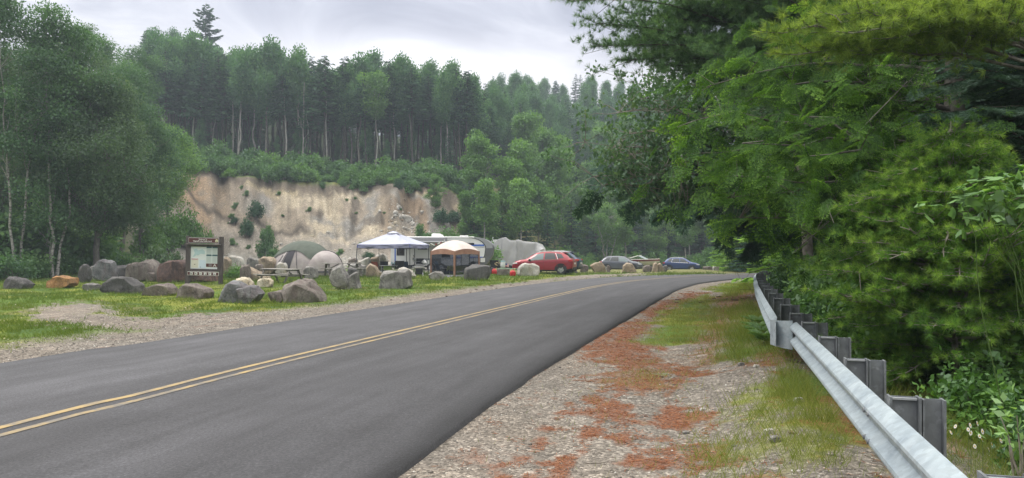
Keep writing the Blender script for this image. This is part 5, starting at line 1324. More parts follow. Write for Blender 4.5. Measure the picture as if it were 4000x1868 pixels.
# ---- dome tent
M_TENT = pm('pinkish grey tent cloth', (.29, .255, .255), (.36, .325, .32), 3, .8, .1)
M_FLY = pm('olive green tent fly', (.045, .060, .044), (.078, .096, .074), 2.5, .65, .1)
M_MESH = flatm('dark tent mesh', (.045, .042, .052), .8)
M_POLE = flatm('dark pole sleeve', (.05, .045, .055), .6)
def tent():
    d = 52.0; k = d / F
    o = pt(1175, 1074, d); base = Vector((o.x, d + .6, o.z))
    base.x += .42
    root = thing('dome_tent', 'pinkish grey dome tent with an olive green fly and dark mesh door', 'tent', base, 0); root.scale = (1.14, 1.1, 1.06)
    # dome as a height field over a rounded plan; the fly is its upper cap
    def prof(a, b):  # a in -1..1 (x), b in -1..1 (y): hull height of the main chamber
        return max(0.0, 1 - abs(a) ** 2.1) ** .62 * max(0.0, 1 - abs(b) ** 2.2) ** .6
    Lx, Ly, Hh = 1.85, 1.45, 2.22
    def dome(a0, a1, b0, b1, n, off=0.0, zmin=None, cx=-.35):
        rows = []
        for i in range(n + 1):
            row = []
            th = a0 + (a1 - a0) * i / n
            for j in range(n + 1):
                ph = b0 + (b1 - b0) * j / n
                x = Lx * math.sin(th); y = Ly * math.sin(ph)
                z = Hh * max(0, math.cos(th)) ** .8 * max(0, math.cos(ph)) ** .8
                row.append(Vector((cx + x * (1 + off), y * (1 + off) * (1 - .12 * (z / Hh)), z * (1 + off * .6))))
            rows.append(row)
        return rows
    e = math.pi / 2
    mb = MB(); mb.grid(dome(-e, e, -e, e, 26)); mb.build('body', M_TENT, root, smooth=True)
    # fly: cap with scalloped lower edge
    rows = []
    n = 28
    for i in range(n + 1):
        th = -e * .97 + 1.94 * e * i / n; row = []
        lim = .53 + .20 * math.exp(-((th - .45) / .35) ** 2) + .34 * max(0, (abs(th) - .9) / .6)
        for j in range(n + 1):
            ph = -e * lim + 2 * e * lim * j / n
            x = Lx * math.sin(th); y = Ly * math.sin(ph); z = Hh * max(0, math.cos(th)) ** .8 * max(0, math.cos(ph)) ** .8
            row.append(Vector((-.35 + x * 1.025, y * 1.03 * (1 - .12 * z / Hh), z * 1.018 + .012)))
        rows.append(row)
    mb = MB(); mb.grid(rows); mb.build('rain_fly', M_FLY, root, smooth=True)
    def onface(x, z, out=.02):  # point on the front (road side) surface
        c = (z / Hh) ** 1.25; th = math.asin(max(-1, min(1, (x + .35) / Lx)))
        ct = max(.05, math.cos(th)); cp = min(1, c / ct); sp = math.sqrt(max(0, 1 - cp * cp))
        return Vector((x, -Ly * sp * (1 - .12 * z / Hh) - out, z))
    def patch(pts, nme, mat, t=.01):
        # quad patch over the curved face
        a, b, c2, d2 = pts; rows = []
        for i in range(9):
            u = i / 8; row = []
            for j in range(9):
                v = j / 8
                x = (a[0] * (1 - u) + b[0] * u) * (1 - v) + (d2[0] * (1 - u) + c2[0] * u) * v
                z = (a[1] * (1 - u) + b[1] * u) * (1 - v) + (d2[1] * (1 - u) + c2[1] * u) * v
                row.append(onface(x, z, t))
            rows.append(row)
        mb = MB(); mb.grid(rows); return mb.build(nme, mat, root, smooth=True)
    patch([(-1.50, .12), (-.90, .08), (-.55, 1.62), (-.98, 1.58)], 'door_mesh', M_MESH, .03)
    patch([(-1.72, .10), (-1.56, .10), (-1.06, 1.56), (-1.16, 1.45)], 'door_flap', pm('pale tent flap', (.46, .42, .42)), .035)
    for xa, za, xb, zb in ((-.52, 1.66, -.30, .05), (-1.02, 1.62, -1.62, .05), (-1.30, 1.30, -1.85, .08)):
        mb = MB(); mb.tube([onface(xa + (xb - xa) * t, za + (zb - za) * t, .03) for t in np.linspace(0, 1, 9)], .018, 5); mb.build('pole_sleeve', M_POLE, root)
    # side chamber on the right: a half dome facing the road
    rows = []
    for i in range(15):
        s = i / 14 * math.pi / 2 * .97; sc = math.cos(s) ** .5
        rows.append([Vector((1.12 + 1.12 * sc * math.cos(t), -.45 - 1.15 * math.sin(s), 1.60 * sc * math.sin(t) ** .75)) for t in [math.pi * j / 18 for j in range(19)]])
    mb = MB(); mb.grid(rows)
    mb.add([rows[-1][j] for j in range(19)], [tuple(range(19))])
    ch = mb.build('side_chamber', M_TENT, root, smooth=True, auto=60)
    mb = MB(); mb.tube([rows[0][j] + Vector((0, -.03, .02)) for j in range(19)], .03, 6); mb.build('pole_sleeve', M_POLE, root)
    mb = MB(); pts = [(.48 * math.cos(t), .62 * math.sin(t)) for t in np.linspace(0, math.pi, 14)]
    mb.prism(pts, (1.12, -1.64, .16), (1, 0, 0), (0, .42, .90), .02); mb.build('window_mesh', M_MESH, ch)
tent()

# ---- lavender canopy
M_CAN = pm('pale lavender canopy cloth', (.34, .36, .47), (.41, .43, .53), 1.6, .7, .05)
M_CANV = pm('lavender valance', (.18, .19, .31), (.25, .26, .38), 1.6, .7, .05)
M_BLUE = flatm('blue trim', (.05, .08, .32), .5)
M_DKST = flatm('dark steel leg', (.06, .065, .075), .4, metal=.6)
def canopy():
    # corners on the ground plan from the photograph: left, near right, far right, far left
    d0 = 53.0
    A = pt(1396, 952, 53.5); B = pt(1601, 955, 50.2); D = pt(1674, 957, 54.6); E = A + (D - B)
    zt = 2.16
    for q in (A, B, D, E): q.z = zt
    ctr = (A + B + D + E) / 4
    base = Vector((ctr.x, ctr.y, H(ctr.x, ctr.y)))
    root = thing('canopy_shelter', 'pale lavender pop-up canopy with a peaked top over the camp kitchen', 'canopy', base)
    L = lambda p: Vector(p) - base
    cs = [A, B, D, E]; pk = ctr + Vector((0, 0, .92))
    mb = MB()
    for i in range(4):
        p, q = cs[i], cs[(i + 1) % 4]; rows = []
        for u in np.linspace(0, 1, 13):
            row = []
            for t in np.linspace(0, .86, 9):
                e = p.lerp(q, u); m = e.lerp(pk, t)
                m.z -= .10 * math.sin(math.pi * u) * math.sin(math.pi * min(1, t * 1.15)) + .03 * math.sin(u * math.pi)
                row.append(L(m))
            rows.append(row)
        mb.grid(rows)
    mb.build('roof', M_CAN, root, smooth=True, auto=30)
    mb = MB()
    for i in range(4):
        p, q = cs[i], cs[(i + 1) % 4]
        p2 = p.lerp(pk, .80) + Vector((0, 0, .06)); q2 = q.lerp(pk, .80) + Vector((0, 0, .06))
        mb.add([L(p2), L(q2), L(pk + Vector((0, 0, .06)))], [(0, 1, 2)])
    mb.build('vent_cap', M_CAN, root)
    mb = MB()
    for i in range(4):
        p, q = cs[i], cs[(i + 1) % 4]; rows = []
        for u in np.linspace(0, 1, 17):
            e = p.lerp(q, u); sag = .03 * math.sin(u * math.pi)
            wv = Vector((0, -.02 * math.sin(u * 19), 0))
            rows.append([L(e + Vector((0, 0, -sag))), L(e + Vector((0, 0, -.13 - sag)) + wv), L(e + Vector((0, 0, -.26 - .05 * math.sin(u * math.pi))) + wv)])
        mb.grid(rows)
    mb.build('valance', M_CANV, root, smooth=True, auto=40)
    for p, lean in ((A, (-.16, 0)), (B, (0, 0)), (D, (0, 0)), (E, (0, 0))):
        f = Vector((p.x + lean[0], p.y, H(p.x, p.y) - .02))
        lg = MB(); lg.bar(L(f), L(Vector((p.x, p.y, zt - .02))), .045); o = lg.build('leg', M_DKST, root)
        MB().box(L(f) + Vector((0, 0, .02)), (.14, .14, .012)).build('foot_plate', M_DKST, o)
        MB().box(L(p) + Vector((0, 0, -.13)), (.05, .05, .20)).build('corner_trim', M_BLUE, root)
    mb = MB()
    for i in range(4):
        p, q = cs[i] + Vector((0, 0, -.06)), cs[(i + 1) % 4] + Vector((0, 0, -.06)); m = p.lerp(q, .5)
        for a, b in ((p, m), (m, q)):
            mb.bar(L(a), L(b + Vector((0, 0, -.30))), .02); mb.bar(L(a + Vector((0, 0, -.30))), L(b), .02)
    mb.build('truss', M_DKST, root)
canopy()

# ---- brown screen gazebo
M_BEIGE = pm('pinkish beige roof cloth', (.48, .42, .39), (.56, .505, .47), 1.6, .75, .05)
M_BRN = pm('brown gazebo cloth', (.25, .125, .085), (.34, .185, .13), 2, .75, .05)
def screen_mat():
    m, t, out = new_mat('insect screen')
    tr = N(t, 'ShaderNodeBsdfTransparent'); tr.inputs[0].default_value = (.80, .81, .84, 1)
    df = N(t, 'ShaderNodeBsdfDiffuse'); df.inputs[0].default_value = (.03, .032, .04, 1)
    mx = N(t, 'ShaderNodeMixShader', i_0=.16); Lk(t, tr.outputs[0], mx.inputs[1]); Lk(t, df.outputs[0], mx.inputs[2]); Lk(t, mx.outputs[0], out.inputs[0])
    return m
M_SCREEN = screen_mat()
def gazebo():
    A = pt(1684, 985, 51.0); B = pt(1775, 985, 48.3); D = pt(1871, 985, 50.6)
    A.z = B.z = D.z = 1.66; E = A + D - B
    ctr = (A + B + D + E) / 4; base = Vector((ctr.x, ctr.y, H(ctr.x, ctr.y)))
    root = thing('screen_gazebo', 'brown-posted screen gazebo with a beige domed roof and dark mesh walls', 'gazebo', base)
    L = lambda p: Vector(p) - base
    cs = [A, B, D, E]; pk = ctr + Vector((0, 0, .74))
    mb = MB()
    for i in range(4):
        p, q = cs[i], cs[(i + 1) % 4]; rows = []
        for u in np.linspace(0, 1, 15):
            row = []
            for t in np.linspace(0, 1, 9):
                e = p.lerp(q, u); m = e.lerp(pk, t); m.z = e.z + .74 * math.sin(t * math.pi / 2) ** .85 + .16 * math.sin(u * math.pi) * (1 - t) ** 1.5
                row.append(L(m))
            rows.append(row)
        mb.grid(rows)
    mb.build('roof', M_BEIGE, root, smooth=True, auto=50)
    mb = MB()
    for i in range(4):
        p, q = cs[i], cs[(i + 1) % 4]; rows = []
        out = ((p + q) / 2 - ctr); out.z = 0; out = out.normalized() * .02
        for u in np.linspace(0, 1, 15):
            e = p.lerp(q, u) + out + Vector((0, 0, .16 * math.sin(u * math.pi))); w2 = out * (1.4 * math.sin(u * 25))
            rows.append([L(e), L(e + Vector((0, 0, -.08)) + w2), L(e + Vector((0, 0, -.17)) - w2), L(e + Vector((0, 0, -.25 - .10 * math.sin(u * math.pi))))])
        mb.grid(rows)
    mb.build('valance', M_BRN, root, smooth=True, auto=60)
    for p in cs:
        f = Vector((p.x, p.y, H(p.x, p.y)))
        MB().bar(L(f), L(p), .12, .12, up=(1, 0, 0)).build('post', M_BRN, root)
    for i in range(4):
        p, q = cs[i], cs[(i + 1) % 4]
        zl = H(p.x, p.y); mb = MB(); dr = (q - p); dr.z = 0; ln = dr.length; dr.normalize()
        a = Vector((p.x, p.y, zl + .02)) + dr * .065
        mb.prism([(0, 0), (ln - .13, 0), (ln - .13, 1.45 - zl), (0, 1.45 - zl)], L(a), dr, (0, 0, 1), .004)
        mb.build('screen_wall', M_SCREEN, root)
    sk = MB()
    for i in (0, 1):
        p, q = cs[i], cs[(i + 1) % 4]; rows = []
        out = ((p + q) / 2 - ctr); out.z = 0; out = out.normalized()
        for u in np.linspace(0, 1, 9):
            e = p.lerp(q, u); zl = H(e.x, e.y)
            rows.append([L(Vector((e.x, e.y, zl + .16)) + out * .03), L(Vector((e.x, e.y, zl + .05)) + out * .22 * (.6 + .5 * math.sin(u * 14) ** 2)), L(Vector((e.x, e.y, zl + .02)) + out * .42)])
        sk.grid(rows)
    sk.build('mud_skirt', pm('grey mud skirt', (.12, .12, .14)), root, smooth=True)
gazebo()

# ---- travel trailer
M_ALU = pm('white ribbed trailer siding', (.62, .63, .64), (.70, .71, .72), .8, .35, spec=.5)
M_ROOF = flatm('white trailer roof', (.74, .74, .74), .5)
M_CAP = flatm('grey front cap', (.115, .12, .13), .3, coat=.4)
M_CAPL = flatm('light grey cap band', (.30, .31, .33), .4)
M_STRIPE = flatm('blue stripe decal', (.03, .12, .52), .35)
M_STRIPE2 = flatm('pale grey stripe decal', (.34, .36, .42), .35)
M_GLASS = flatm('dark tinted glass', (.012, .014, .018), .08, spec=.6)
M_DOOR = flatm('off white trailer door', (.58, .58, .57), .4)
M_RUB = pm('black rubber', (.018, .018, .019), (.03, .03, .03), 20, .8)
M_AWN = flatm('dark grey awning cloth', (.045, .047, .055), .7)
M_GREYW = flatm('grey lower wall', (.20, .21, .225), .5)
def trailer():
    d = 62.0; x0 = pt(1524, 1000, 61).x; x1 = pt(1938, 1000, 64.5).x
    gz = -.05; L = x1 - x0; W = 2.4; zb, zt = .55, 2.92
    root = thing('travel_trailer', 'white ribbed travel trailer with blue stripes and a curved dark grey front cap', 'camper', (x0, 61.3, gz), R(7))
    # side outline: flat rear, roof, rounded front
    ol = [(0, zb), (0, zt - .08), (.12, zt)]
    ol += [(L - 1.75, zt)]
    for t in np.linspace(0, math.pi / 2, 9)[1:]: ol.append((L - 1.75 + 1.75 * math.sin(t) * 1.0, zt - .95 + .95 * math.cos(t) if t < 1.2 else zt - .95 + .95 * math.cos(t)))
    ol += [(L - .10, 1.35), (L - .55, zb + .12), (L - .85, zb)]
    def halfspace(z):  # x extent of the outline at height z (front)
        best = L - 1.75
        for (a, b), (c, e) in zip(ol[3:], ol[4:]):
            if min(b, e) - 1e-6 <= z <= max(b, e) + 1e-6 and abs(b - e) > 1e-6:
                best = max(best, a + (c - a) * (z - b) / (e - b))
        return best
    # ribbed side walls (road side and far side), end at the cap line
    def capline(z): return halfspace(z) - .78
    for yy, sg in ((0, -1), (W, 1)):
        mb = MB(); rows = []; z = zb; k = 0
        while z < zt - .09:
            rows.append([Vector((0, yy + sg * (.0 if k % 2 else .014), z)), Vector((max(.5, capline(z)) * .5, yy + sg * (.0 if k % 2 else .014), z)), Vector((max(.5, capline(z)), yy + sg * (.0 if k % 2 else .014), z))])
            z += .045; k += 1
        rows.append([Vector((0, yy, zt - .05)), Vector((capline(zt - .06) * .5, yy, zt - .05)), Vector((capline(zt - .06), yy, zt - .05))])
        mb.grid(rows); mb.build('side_wall', M_ALU, root)
    mb = MB().box((.02, W / 2, (zb + zt) / 2), (.03, W - .03, zt - zb - .1)); mb.build('rear_wall', M_ALU, root)
    mb = MB()
    mb.grid([[Vector((-.03, -.03, zt - .05)), Vector((-.03, W / 2, zt + .0)), Vector((-.03, W + .03, zt - .05))], [Vector((.15, -.03, zt - .03)), Vector((.15, W / 2, zt + .05)), Vector((.15, W + .03, zt - .03))], [Vector((L - 1.7, -.03, zt - .03)), Vector((L - 1.7, W / 2, zt + .05)), Vector((L - 1.7, W + .03, zt - .03))]])
    mb.build('roof', M_ROOF, root, smooth=True)
    MB().box(((L - 1.75) / 2, -.02, zt - .045), (L - 1.75, .03, .07)).build('roof_edge', M_ROOF, root)
    # front cap: band between the cap line and the outline
    zs = np.linspace(zb + .02, zt - .02, 26); mb = MB(); rows = []
    for z in zs[::-1]:
        xo = halfspace(z); xi = capline(z)
        rows.append([Vector((xi, -.006, z)), Vector((xi + (xo - xi) * .8, -.02, z)), Vector((xo, .14, z)), Vector((xo, W / 2, z)), Vector((xo, W - .14, z)), Vector((xi + (xo - xi) * .8, W + .02, z)), Vector((xi, W + .006, z))])
    mb.grid(rows); cap = mb.build('front_cap', M_CAP, root, smooth=True, auto=50)
    mb = MB(); mb.tube([Vector((capline(z), -.03, z)) for z in zs], .022, 5); mb.build('cap_trim', M_BLACK, cap)
    mb = MB(); rows = []
    for z in [q for q in zs if q > 1.95]:
        xo = halfspace(z); xi = capline(z)
        rows.append([Vector((xi + .05, -.026, z)), Vector((xi + (xo - xi) * .78, -.036, z))])
    mb.grid(rows); mb.build('cap_band', M_CAPL, cap, smooth=True)
    # stripes
    for z, h, xs, m in ((2.22, .13, 5.2, M_STRIPE), (2.07, .05, 4.6, M_STRIPE2), (1.22, .10, 4.9, M_STRIPE), (1.11, .10, 4.2, M_STRIPE2)):
        xe = capline(z) - .05
        mb = MB(); mb.prism([(xs, -h / 2), (xe, -h / 2), (xe, h / 2), (xs + .5, h / 2)], (0, -.022, z), (1, 0, 0), (0, 0, 1), .006); mb.build('stripe', m, root)
    MB().box((.36, -.022, 1.55), (.10, .006, 1.9)).build('stripe', M_STRIPE, root)
    MB().box(((L - 1.9) / 2 + .0, .12, zb - .10), (L - 2.2, .10, .16)).build('chassis_rail', M_BLACK, root)
    def window(x, z, w2, h2, nme='window'):
        f = MB().box((x, -.028, z), (w2 + .10, .03, h2 + .10)).build(nme, M_BLACK, root, bevel=.02)
        MB().box((x, -.047, z), (w2, .012, h2)).build('pane', M_GLASS, f)
    window(.80, 1.72, .55, .62)
    window(2.60, 2.00, .70, .22)
    window(4.55, 1.55, .60, .60)
    window(6.55, 2.33, .60, .06)
    def door(x, w2, nme):
        f = MB().box((x, -.03, 1.47), (w2 + .12, .03, 1.9)).build(nme, M_BLACK, root)
        MB().box((x, -.05, 1.47), (w2, .02, 1.78)).build('door_leaf', M_DOOR, f, bevel=.01)
        MB().box((x + w2 * .38, -.066, 1.35), (.05, .02, .14)).build('handle', M_BLACK, f)
    door(1.62, .62, 'door'); door(6.15, .62, 'door')
    MB().box((2.35 + .75, -.026, 1.60), (2.1, .012, .95)).build('smooth_panel', M_DOOR, root)
    MB().box((2.35 + .75, -.026, .92), (2.1, .012, .42)).build('lower_panel', M_GREYW, root)
    for x in (7.05, 7.62):
        f = MB().box((x, -.035, .98), (.46, .03, .44)).build('storage_hatch', M_BLACK, root, bevel=.03)
        MB().box((x, -.053, .98), (.39, .012, .37)).build('hatch_panel', M_DOOR, f, bevel=.03)
    # roof air conditioner and vents
    mb = MB(); rows = []
    for x, z in ((0, .05), (.03, .26), (.12, .32), (.72, .30), (.98, .17), (1.05, .05)):
        rows.append([Vector((3.35 + x, .75, zt)), Vector((3.35 + x, .78, zt + z)), Vector((3.35 + x, 1.45, zt + z)), Vector((3.35 + x, 1.48, zt))])
    mb.grid(rows); mb.add(rows[0], [(0, 1, 2, 3)]); mb.add(rows[-1], [(3, 2, 1, 0)])
    ac = mb.build('air_conditioner', M_ROOF, root, smooth=True, auto=40)
    for k in range(5): MB().box((3.42 + .04, .77, zt + .07 + k * .035), (.05, .02, .012)).build('grille_bar', M_GREYP, ac) if k < 1 else None
    MB().box((6.1, 1.0, zt + .08), (.7, .5, .10)).build('roof_vent', M_ROOF, root, bevel=.03)
    # wheels
    for x in (3.3, 4.15):
        w1 = MB().cyl((x, .02, .36), (0, 1, 0), .36, .2, 24).build('wheel', M_RUB, root)
        MB().cyl((x, -.095, .36), (0, 1, 0), .2, .03, 18).build('rim', M_ROOF, w1)
    MB().box((.25, -.25, .42), (.3, .3, .6)).build('rear_bumper_box', M_BLACK, root)
    # awning: rolls out toward the camp
    aw = MB(); rows = []
    for x in np.linspace(.9, 4.55, 9):
        rows.append([Vector((x, -.02, zt - .10)), Vector((x, -.75, zt - .26)), Vector((x, -1.5, zt - .44))])
    aw.grid(rows); rows2 = [[v - Vector((0, 0, .012)) for v in r] for r in rows]; aw.grid(rows2)
    a = aw.build('awning', M_AWN, root, smooth=True)
    mb = MB(); mb.tube([Vector((.85, -1.52, zt - .45)), Vector((4.6, -1.52, zt - .45))], .06, 8); mb.build('roller', M_CAPL, a)
    mb = MB(); mb.box((2.6, -.07, zt - .20), (3.7, .08, .18)); mb.build('awning_housing', M_ALU, a)
    for x in (.9, 4.55):
        MB().bar((x, -.05, 1.5), (x, -1.5, zt - .45), .05).build('arm', M_BLACK, a)
    MB().prism([(0, 0), (1.48, -.34), (1.48, -.52), (.9, -.62), (.35, -.75), (0, -.85)], (4.60, -.03, zt - .08), (0, -1, 0), (0, 0, 1), .02).build('end_flap', M_AWN, a)
    # entry steps
    for k in range(2): MB().box((1.62, -.25 - .22 * k, .42 - .2 * k), (.6, .24, .04)).build('step', M_BLACK, root)
    return root
trailer()
def string_lights():
    root = thing('string_lights', 'string of small white and red globe lights hanging below the awning end', 'string lights', pt(1700, 950, 59.4))
    base = root.location.copy()
    P = [pt(1668, 958, 59.2), pt(1684, 950, 59.3), pt(1695, 955, 59.4), pt(1712, 948, 59.6), pt(1722, 946, 59.8), pt(1735, 936, 60.0), pt(1748, 930, 60.2)]
    mb = MB(); mb.tube([p - base for p in P], .012, 4); mb.build('wire', M_BLACK, root)
    red = flatm('red globe', (.45, .04, .04), .3); wh = flatm('white globe', (.80, .80, .74), .3)
    rows = []
    for i in range(11):
        t = i / 10 * 5.0; k = int(min(4, t)); p = P[k].lerp(P[k + 1], t - k) - base + Vector((0, 0, -.07))
        mb = MB(); mb.lathe([(.01, .055), (.045, .03), (.055, 0), (.045, -.03), (.01, -.055)], p, 8); mb.build('globe', red if i in (5, 8) else wh, root, smooth=True)
string_lights()

# ---- second trailer under a tarp
M_TARP = pm('grey tarpaulin', (.30, .30, .31), (.38, .38, .39), 1.5, .6, .15, bscale=3)
def tarp_trailer():
    d = 76.0; xa = pt(1906, 1000, d).x; xb = pt(2132, 1000, d + 1).x; L = xb - xa
    root = thing('travel_trailer', 'older white trailer mostly hidden under a draped grey tarpaulin', 'camper', (xa, d, -.12), R(4)); root.scale = (1, 1, 1.1)
    zb, zt = .5, 2.72
    prof = [(.28, zb), (.05, 1.2), (0, 1.9), (.12, 2.35), (.5, zt), (1.6, zt + .02), (L - .9, zt - .25), (L - .35, zt - .45), (L - .05, 1.9), (L, 1.2), (L - .15, zb)]
    mb = MB(); mb.prism([(a, b) for a, b in prof], (0, 1.2, 0), (1, 0, 0), (0, 0, 1), 2.4); mb.build('body', M_ALU, root, smooth=True, auto=35)
    for k in range(7):
        z = .75 + k * .2
        MB().box((.62, -.008, z), (1.05, .012, .015)).build('siding_rib', M_GREYP, root)
    MB().box((.55, 1.0, zt + .12), (.12, .12, .25)).build('roof_vent', M_ROOF, root)
    for x in (L * .42, L * .52): MB().cyl((x, .1, .35), (0, 1, 0), .35, .2, 20).build('wheel', M_RUB, root)
    tp = thing('tarpaulin', 'big creased grey tarpaulin draped over the second trailer', 'tarpaulin', (xa, d, -.12), R(4)); tp.scale = (1, 1, 1.1)
    def top(x):
        ks = [(.75, 2.55), (1.2, 2.86), (1.9, 2.92), (2.3, 2.70), (2.75, 2.62), (3.1, 2.74), (3.6, 2.58), (4.2, 2.52), (4.9, 2.44), (5.35, 2.2), (5.8, 1.9)]
        return float(np.interp(x, [k[0] for k in ks], [k[1] for k in ks]))
    mb = MB(); rows = []
    for i in range(41):
        s = i / 40; x = .72 + (L - .95) * s; row = []
        low = float(np.interp(x, [.7, 1.1, 2.2, 2.8, 3.4, 4.5, 5.0, 5.9], [.9, .7, .45, .25, .35, .5, 1.5, 2.0]))
        zt2 = top(x)
        for j in range(19):
            t = j / 18
            z = zt2 - (zt2 - low) * max(0, (t - .2) / .8) ** 1.0
            y = 1.2 - 1.28 * min(1, t / .2) - .55 * max(0, (t - .2) / .8) * (.6 + .4 * math.sin(x * 1.3))
            y += .16 * math.sin(x * 5.2 + t * 5.0 + math.sin(x * 2) * 2) * max(0, t - .15) - .10 * abs(math.sin(x * 2.4 - t * 2.6)) * max(0, t - .15)
            xs = x - (t * .35 if x < 2.8 else -t * .0) + (.25 * t if x < 1.5 else 0)
            row.append(Vector((xs, y, z + .03 * math.sin(x * 4 + t * 3))))
        rows.append(row)
    mb.grid(rows)
    mb.grid([[Vector((r[0].x, r[0].y, r[0].z)), Vector((r[0].x, 2.5, r[0].z - .1)), Vector((r[0].x, 2.55, 1.0))] for r in rows])
    mb.build('cloth', M_TARP, tp, smooth=True)
    for x in (1.55, 3.0, 4.9):
        i = int((x - .72) / (L - .95) * 40); i = max(0, min(40, i))
        MB().tube([rows[i][j] + Vector((0, -.03, .01)) for j in range(0, 19)], .035, 5).build('fold', M_TARP, tp, smooth=True)
tarp_trailer()
# ------------------------------------------------------------------ cars
def paint_mat(name, c, metal=.25):
    return pm(name, c, None, rough=.32, metal=metal, spec=.5, coat=.7)
P_RED = paint_mat('dark red car paint', (.26, .012, .022)); P_NAVY = paint_mat('navy blue car paint', (.018, .045, .16)); P_DKB = paint_mat('dark blue car paint', (.02, .045, .09)); P_GREY = paint_mat('slate grey car paint', (.085, .095, .12))
M_TRIM = flatm('black cladding', (.022, .022, .024), .65)
M_CHROME = flatm('chrome', (.75, .76, .78), .18, metal=1.0)
M_ALLOY = flatm('silver alloy', (.55, .56, .58), .3, metal=.7)
M_TAIL = flatm('red tail lamp', (.42, .015, .02), .2, coat=.5)
M_LAMP = flatm('clear lamp', (.62, .64, .66), .15, coat=.5)
M_CARGLASS = flatm('dark car glass', (.022, .028, .032), .06, spec=.7)
M_CARGLASS2 = flatm('pale reflecting car glass', (.14, .19, .20), .08, spec=.7)
M_PLATE = flatm('white licence plate', (.6, .6, .58), .5)
def suv(name, label, loc, rz, paint, L=4.65, W=1.84, Ht=1.66, glass=M_CARGLASS, five=True, roof_rails=True, chrome=True, s=1.0):
    root = thing(name, label, 'car', loc, rz); root.scale = (s, s, s)
    kx = L / 4.65; kz = Ht / 1.66; kw = W / 1.84
    xs = np.array([0, .05, .20, .45, .75, 1.1, 1.7, 2.3, 2.75, 3.15, 3.45, 3.60, 3.95, 4.30, 4.52, 4.62, 4.65]) * kx
    zt = np.array([.93, 1.03, 1.14, 1.40, 1.585, 1.64, 1.66, 1.645, 1.575, 1.36, 1.16, 1.10, 1.05, .96, .84, .70, .62]) * kz
    zb = np.array([.86, .95, 1.06, 1.08, 1.08, 1.07, 1.04, 1.02, 1.00, .985, .97, .965, .94, .88, .78, .65, .58]) * kz
    z0 = np.array([.48, .36, .30, .27, .25, .23, .22, .22, .22, .22, .22, .22, .24, .27, .30, .34, .40])
    wm = np.array([.68, .80, .87, .905, .92, .92, .92, .92, .92, .92, .92, .915, .90, .86, .79, .68, .58]) * kw
    wt = np.array([.60, .66, .66, .64, .62, .61, .61, .61, .61, .63, .69, .73, .74, .70, .62, .52, .44]) * kw
    X = np.unique(np.r_[np.linspace(0, L, 44), xs])
    f = lambda a, x: np.interp(x, xs, a)
    def half(x):
        a, b, c, w0, w1 = f(z0, x), f(zb, x), f(zt, x), f(wm, x), f(wt, x)
        lp = lambda p, q, t: p + (q - p) * t
        return [(0, a), (w0 * .84, a), (w0 * .96, a + .10), (w0 * .99, lp(a, b, .40)), (w0 * .965, lp(a, b, .62)), (w0 * .985, lp(a, b, .84)), (w0 * .955, b), (lp(w0 * .955, w1, .5) + .012, lp(b, c, .52)), (w1, lp(b, c, .92)), (w1 * .86, c), (0, c + .012)]
    rows = []
    for x in X:
        h = half(x); rows.append([Vector((x - L / 2, y, z)) for y, z in h] + [Vector((x - L / 2, -y, z)) for y, z in h[-2:0:-1]])
    mb = MB(); mb.grid(rows, close=True); n = len(rows[0])
    mb.add(rows[0], [tuple(range(n))[::-1]]); mb.add(rows[-1], [tuple(range(n))])
    me = mb.mesh('body', [paint, M_TRIM])
    bm = bmesh.new(); bm.from_mesh(me); bmesh.ops.remove_doubles(bm, verts=bm.verts, dist=.0005); bmesh.ops.recalc_face_normals(bm, faces=bm.faces); bm.to_mesh(me); bm.free()
    body = addobj('body', me, root)
    xr, xf = .86 * kx - L / 2, 3.62 * kx - L / 2; wr = .355
    cu = MB()
    for x in (xr, xf):
        for sy in (-1, 1): cu.cyl((x, sy * W / 2, wr - .0), (0, 1, 0), wr + .055, .56, 28)
    cut = cu.build('cut', M_TRIM)
    md = body.modifiers.new('b', 'BOOLEAN'); md.object = cut; md.operation = 'DIFFERENCE'; md.solver = 'EXACT'
    dg = bpy.context.evaluated_depsgraph_get(); dg.update()
    me2 = bpy.data.meshes.new_from_object(body.evaluated_get(dg)); body.modifiers.clear()
    body.data = me2; bpy.data.objects.remove(cut)
    me2.polygons.foreach_set('use_smooth', [True] * len(me2.polygons)); me2.set_sharp_from_angle(angle=R(38))
    me2.materials.clear(); me2.materials.append(paint); me2.materials.append(M_TRIM)
    for p in me2.polygons:
        p.material_index = 1 if (p.center.z < .40 or (abs(p.normal.z) < .99 and math.hypot(p.center.x - xr, p.center.z - wr) < wr + .06) or math.hypot(p.center.x - xf, p.center.z - wr) < wr + .06) and p.center.z < wr * 2.3 else 0
    # wheel-arch trim
    for sy in (-1, 1):
        for x in (xr, xf):
            mb = MB(); o = [(x + (wr + .10) * math.cos(t), wr + (wr + .10) * math.sin(t)) for t in np.linspace(-.25, math.pi + .25, 18)]; i = [(x + (wr + .045) * math.cos(t), wr + (wr + .045) * math.sin(t)) for t in np.linspace(-.25, math.pi + .25, 18)]
            yv = lambda px: sy * (float(f(wm, px + L / 2)) * .99 + .004)
            ro = [[Vector((a, yv(a) - sy * .01, b)) for a, b in o], [Vector((a, yv(a) + sy * .012, b)) for a, b in o], [Vector((a, yv(a) + sy * .012, b)) for a, b in i], [Vector((a, yv(a) - sy * .03, b)) for a, b in i]]
            mb.grid(ro); mb.build('arch_trim', M_TRIM, body)
    # windows
    def side(x, t, sy, off=.006):
        x = min(max(x, 0), L); h = half(x); p, q, r = h[6], h[7], h[8]
        y, z = (np.array(p) * (1 - t * 2) + np.array(q) * t * 2) if t < .5 else (np.array(q) * (2 - 2 * t) + np.array(r) * (2 * t - 1))
        return Vector((x - L / 2, sy * (y + off), z))
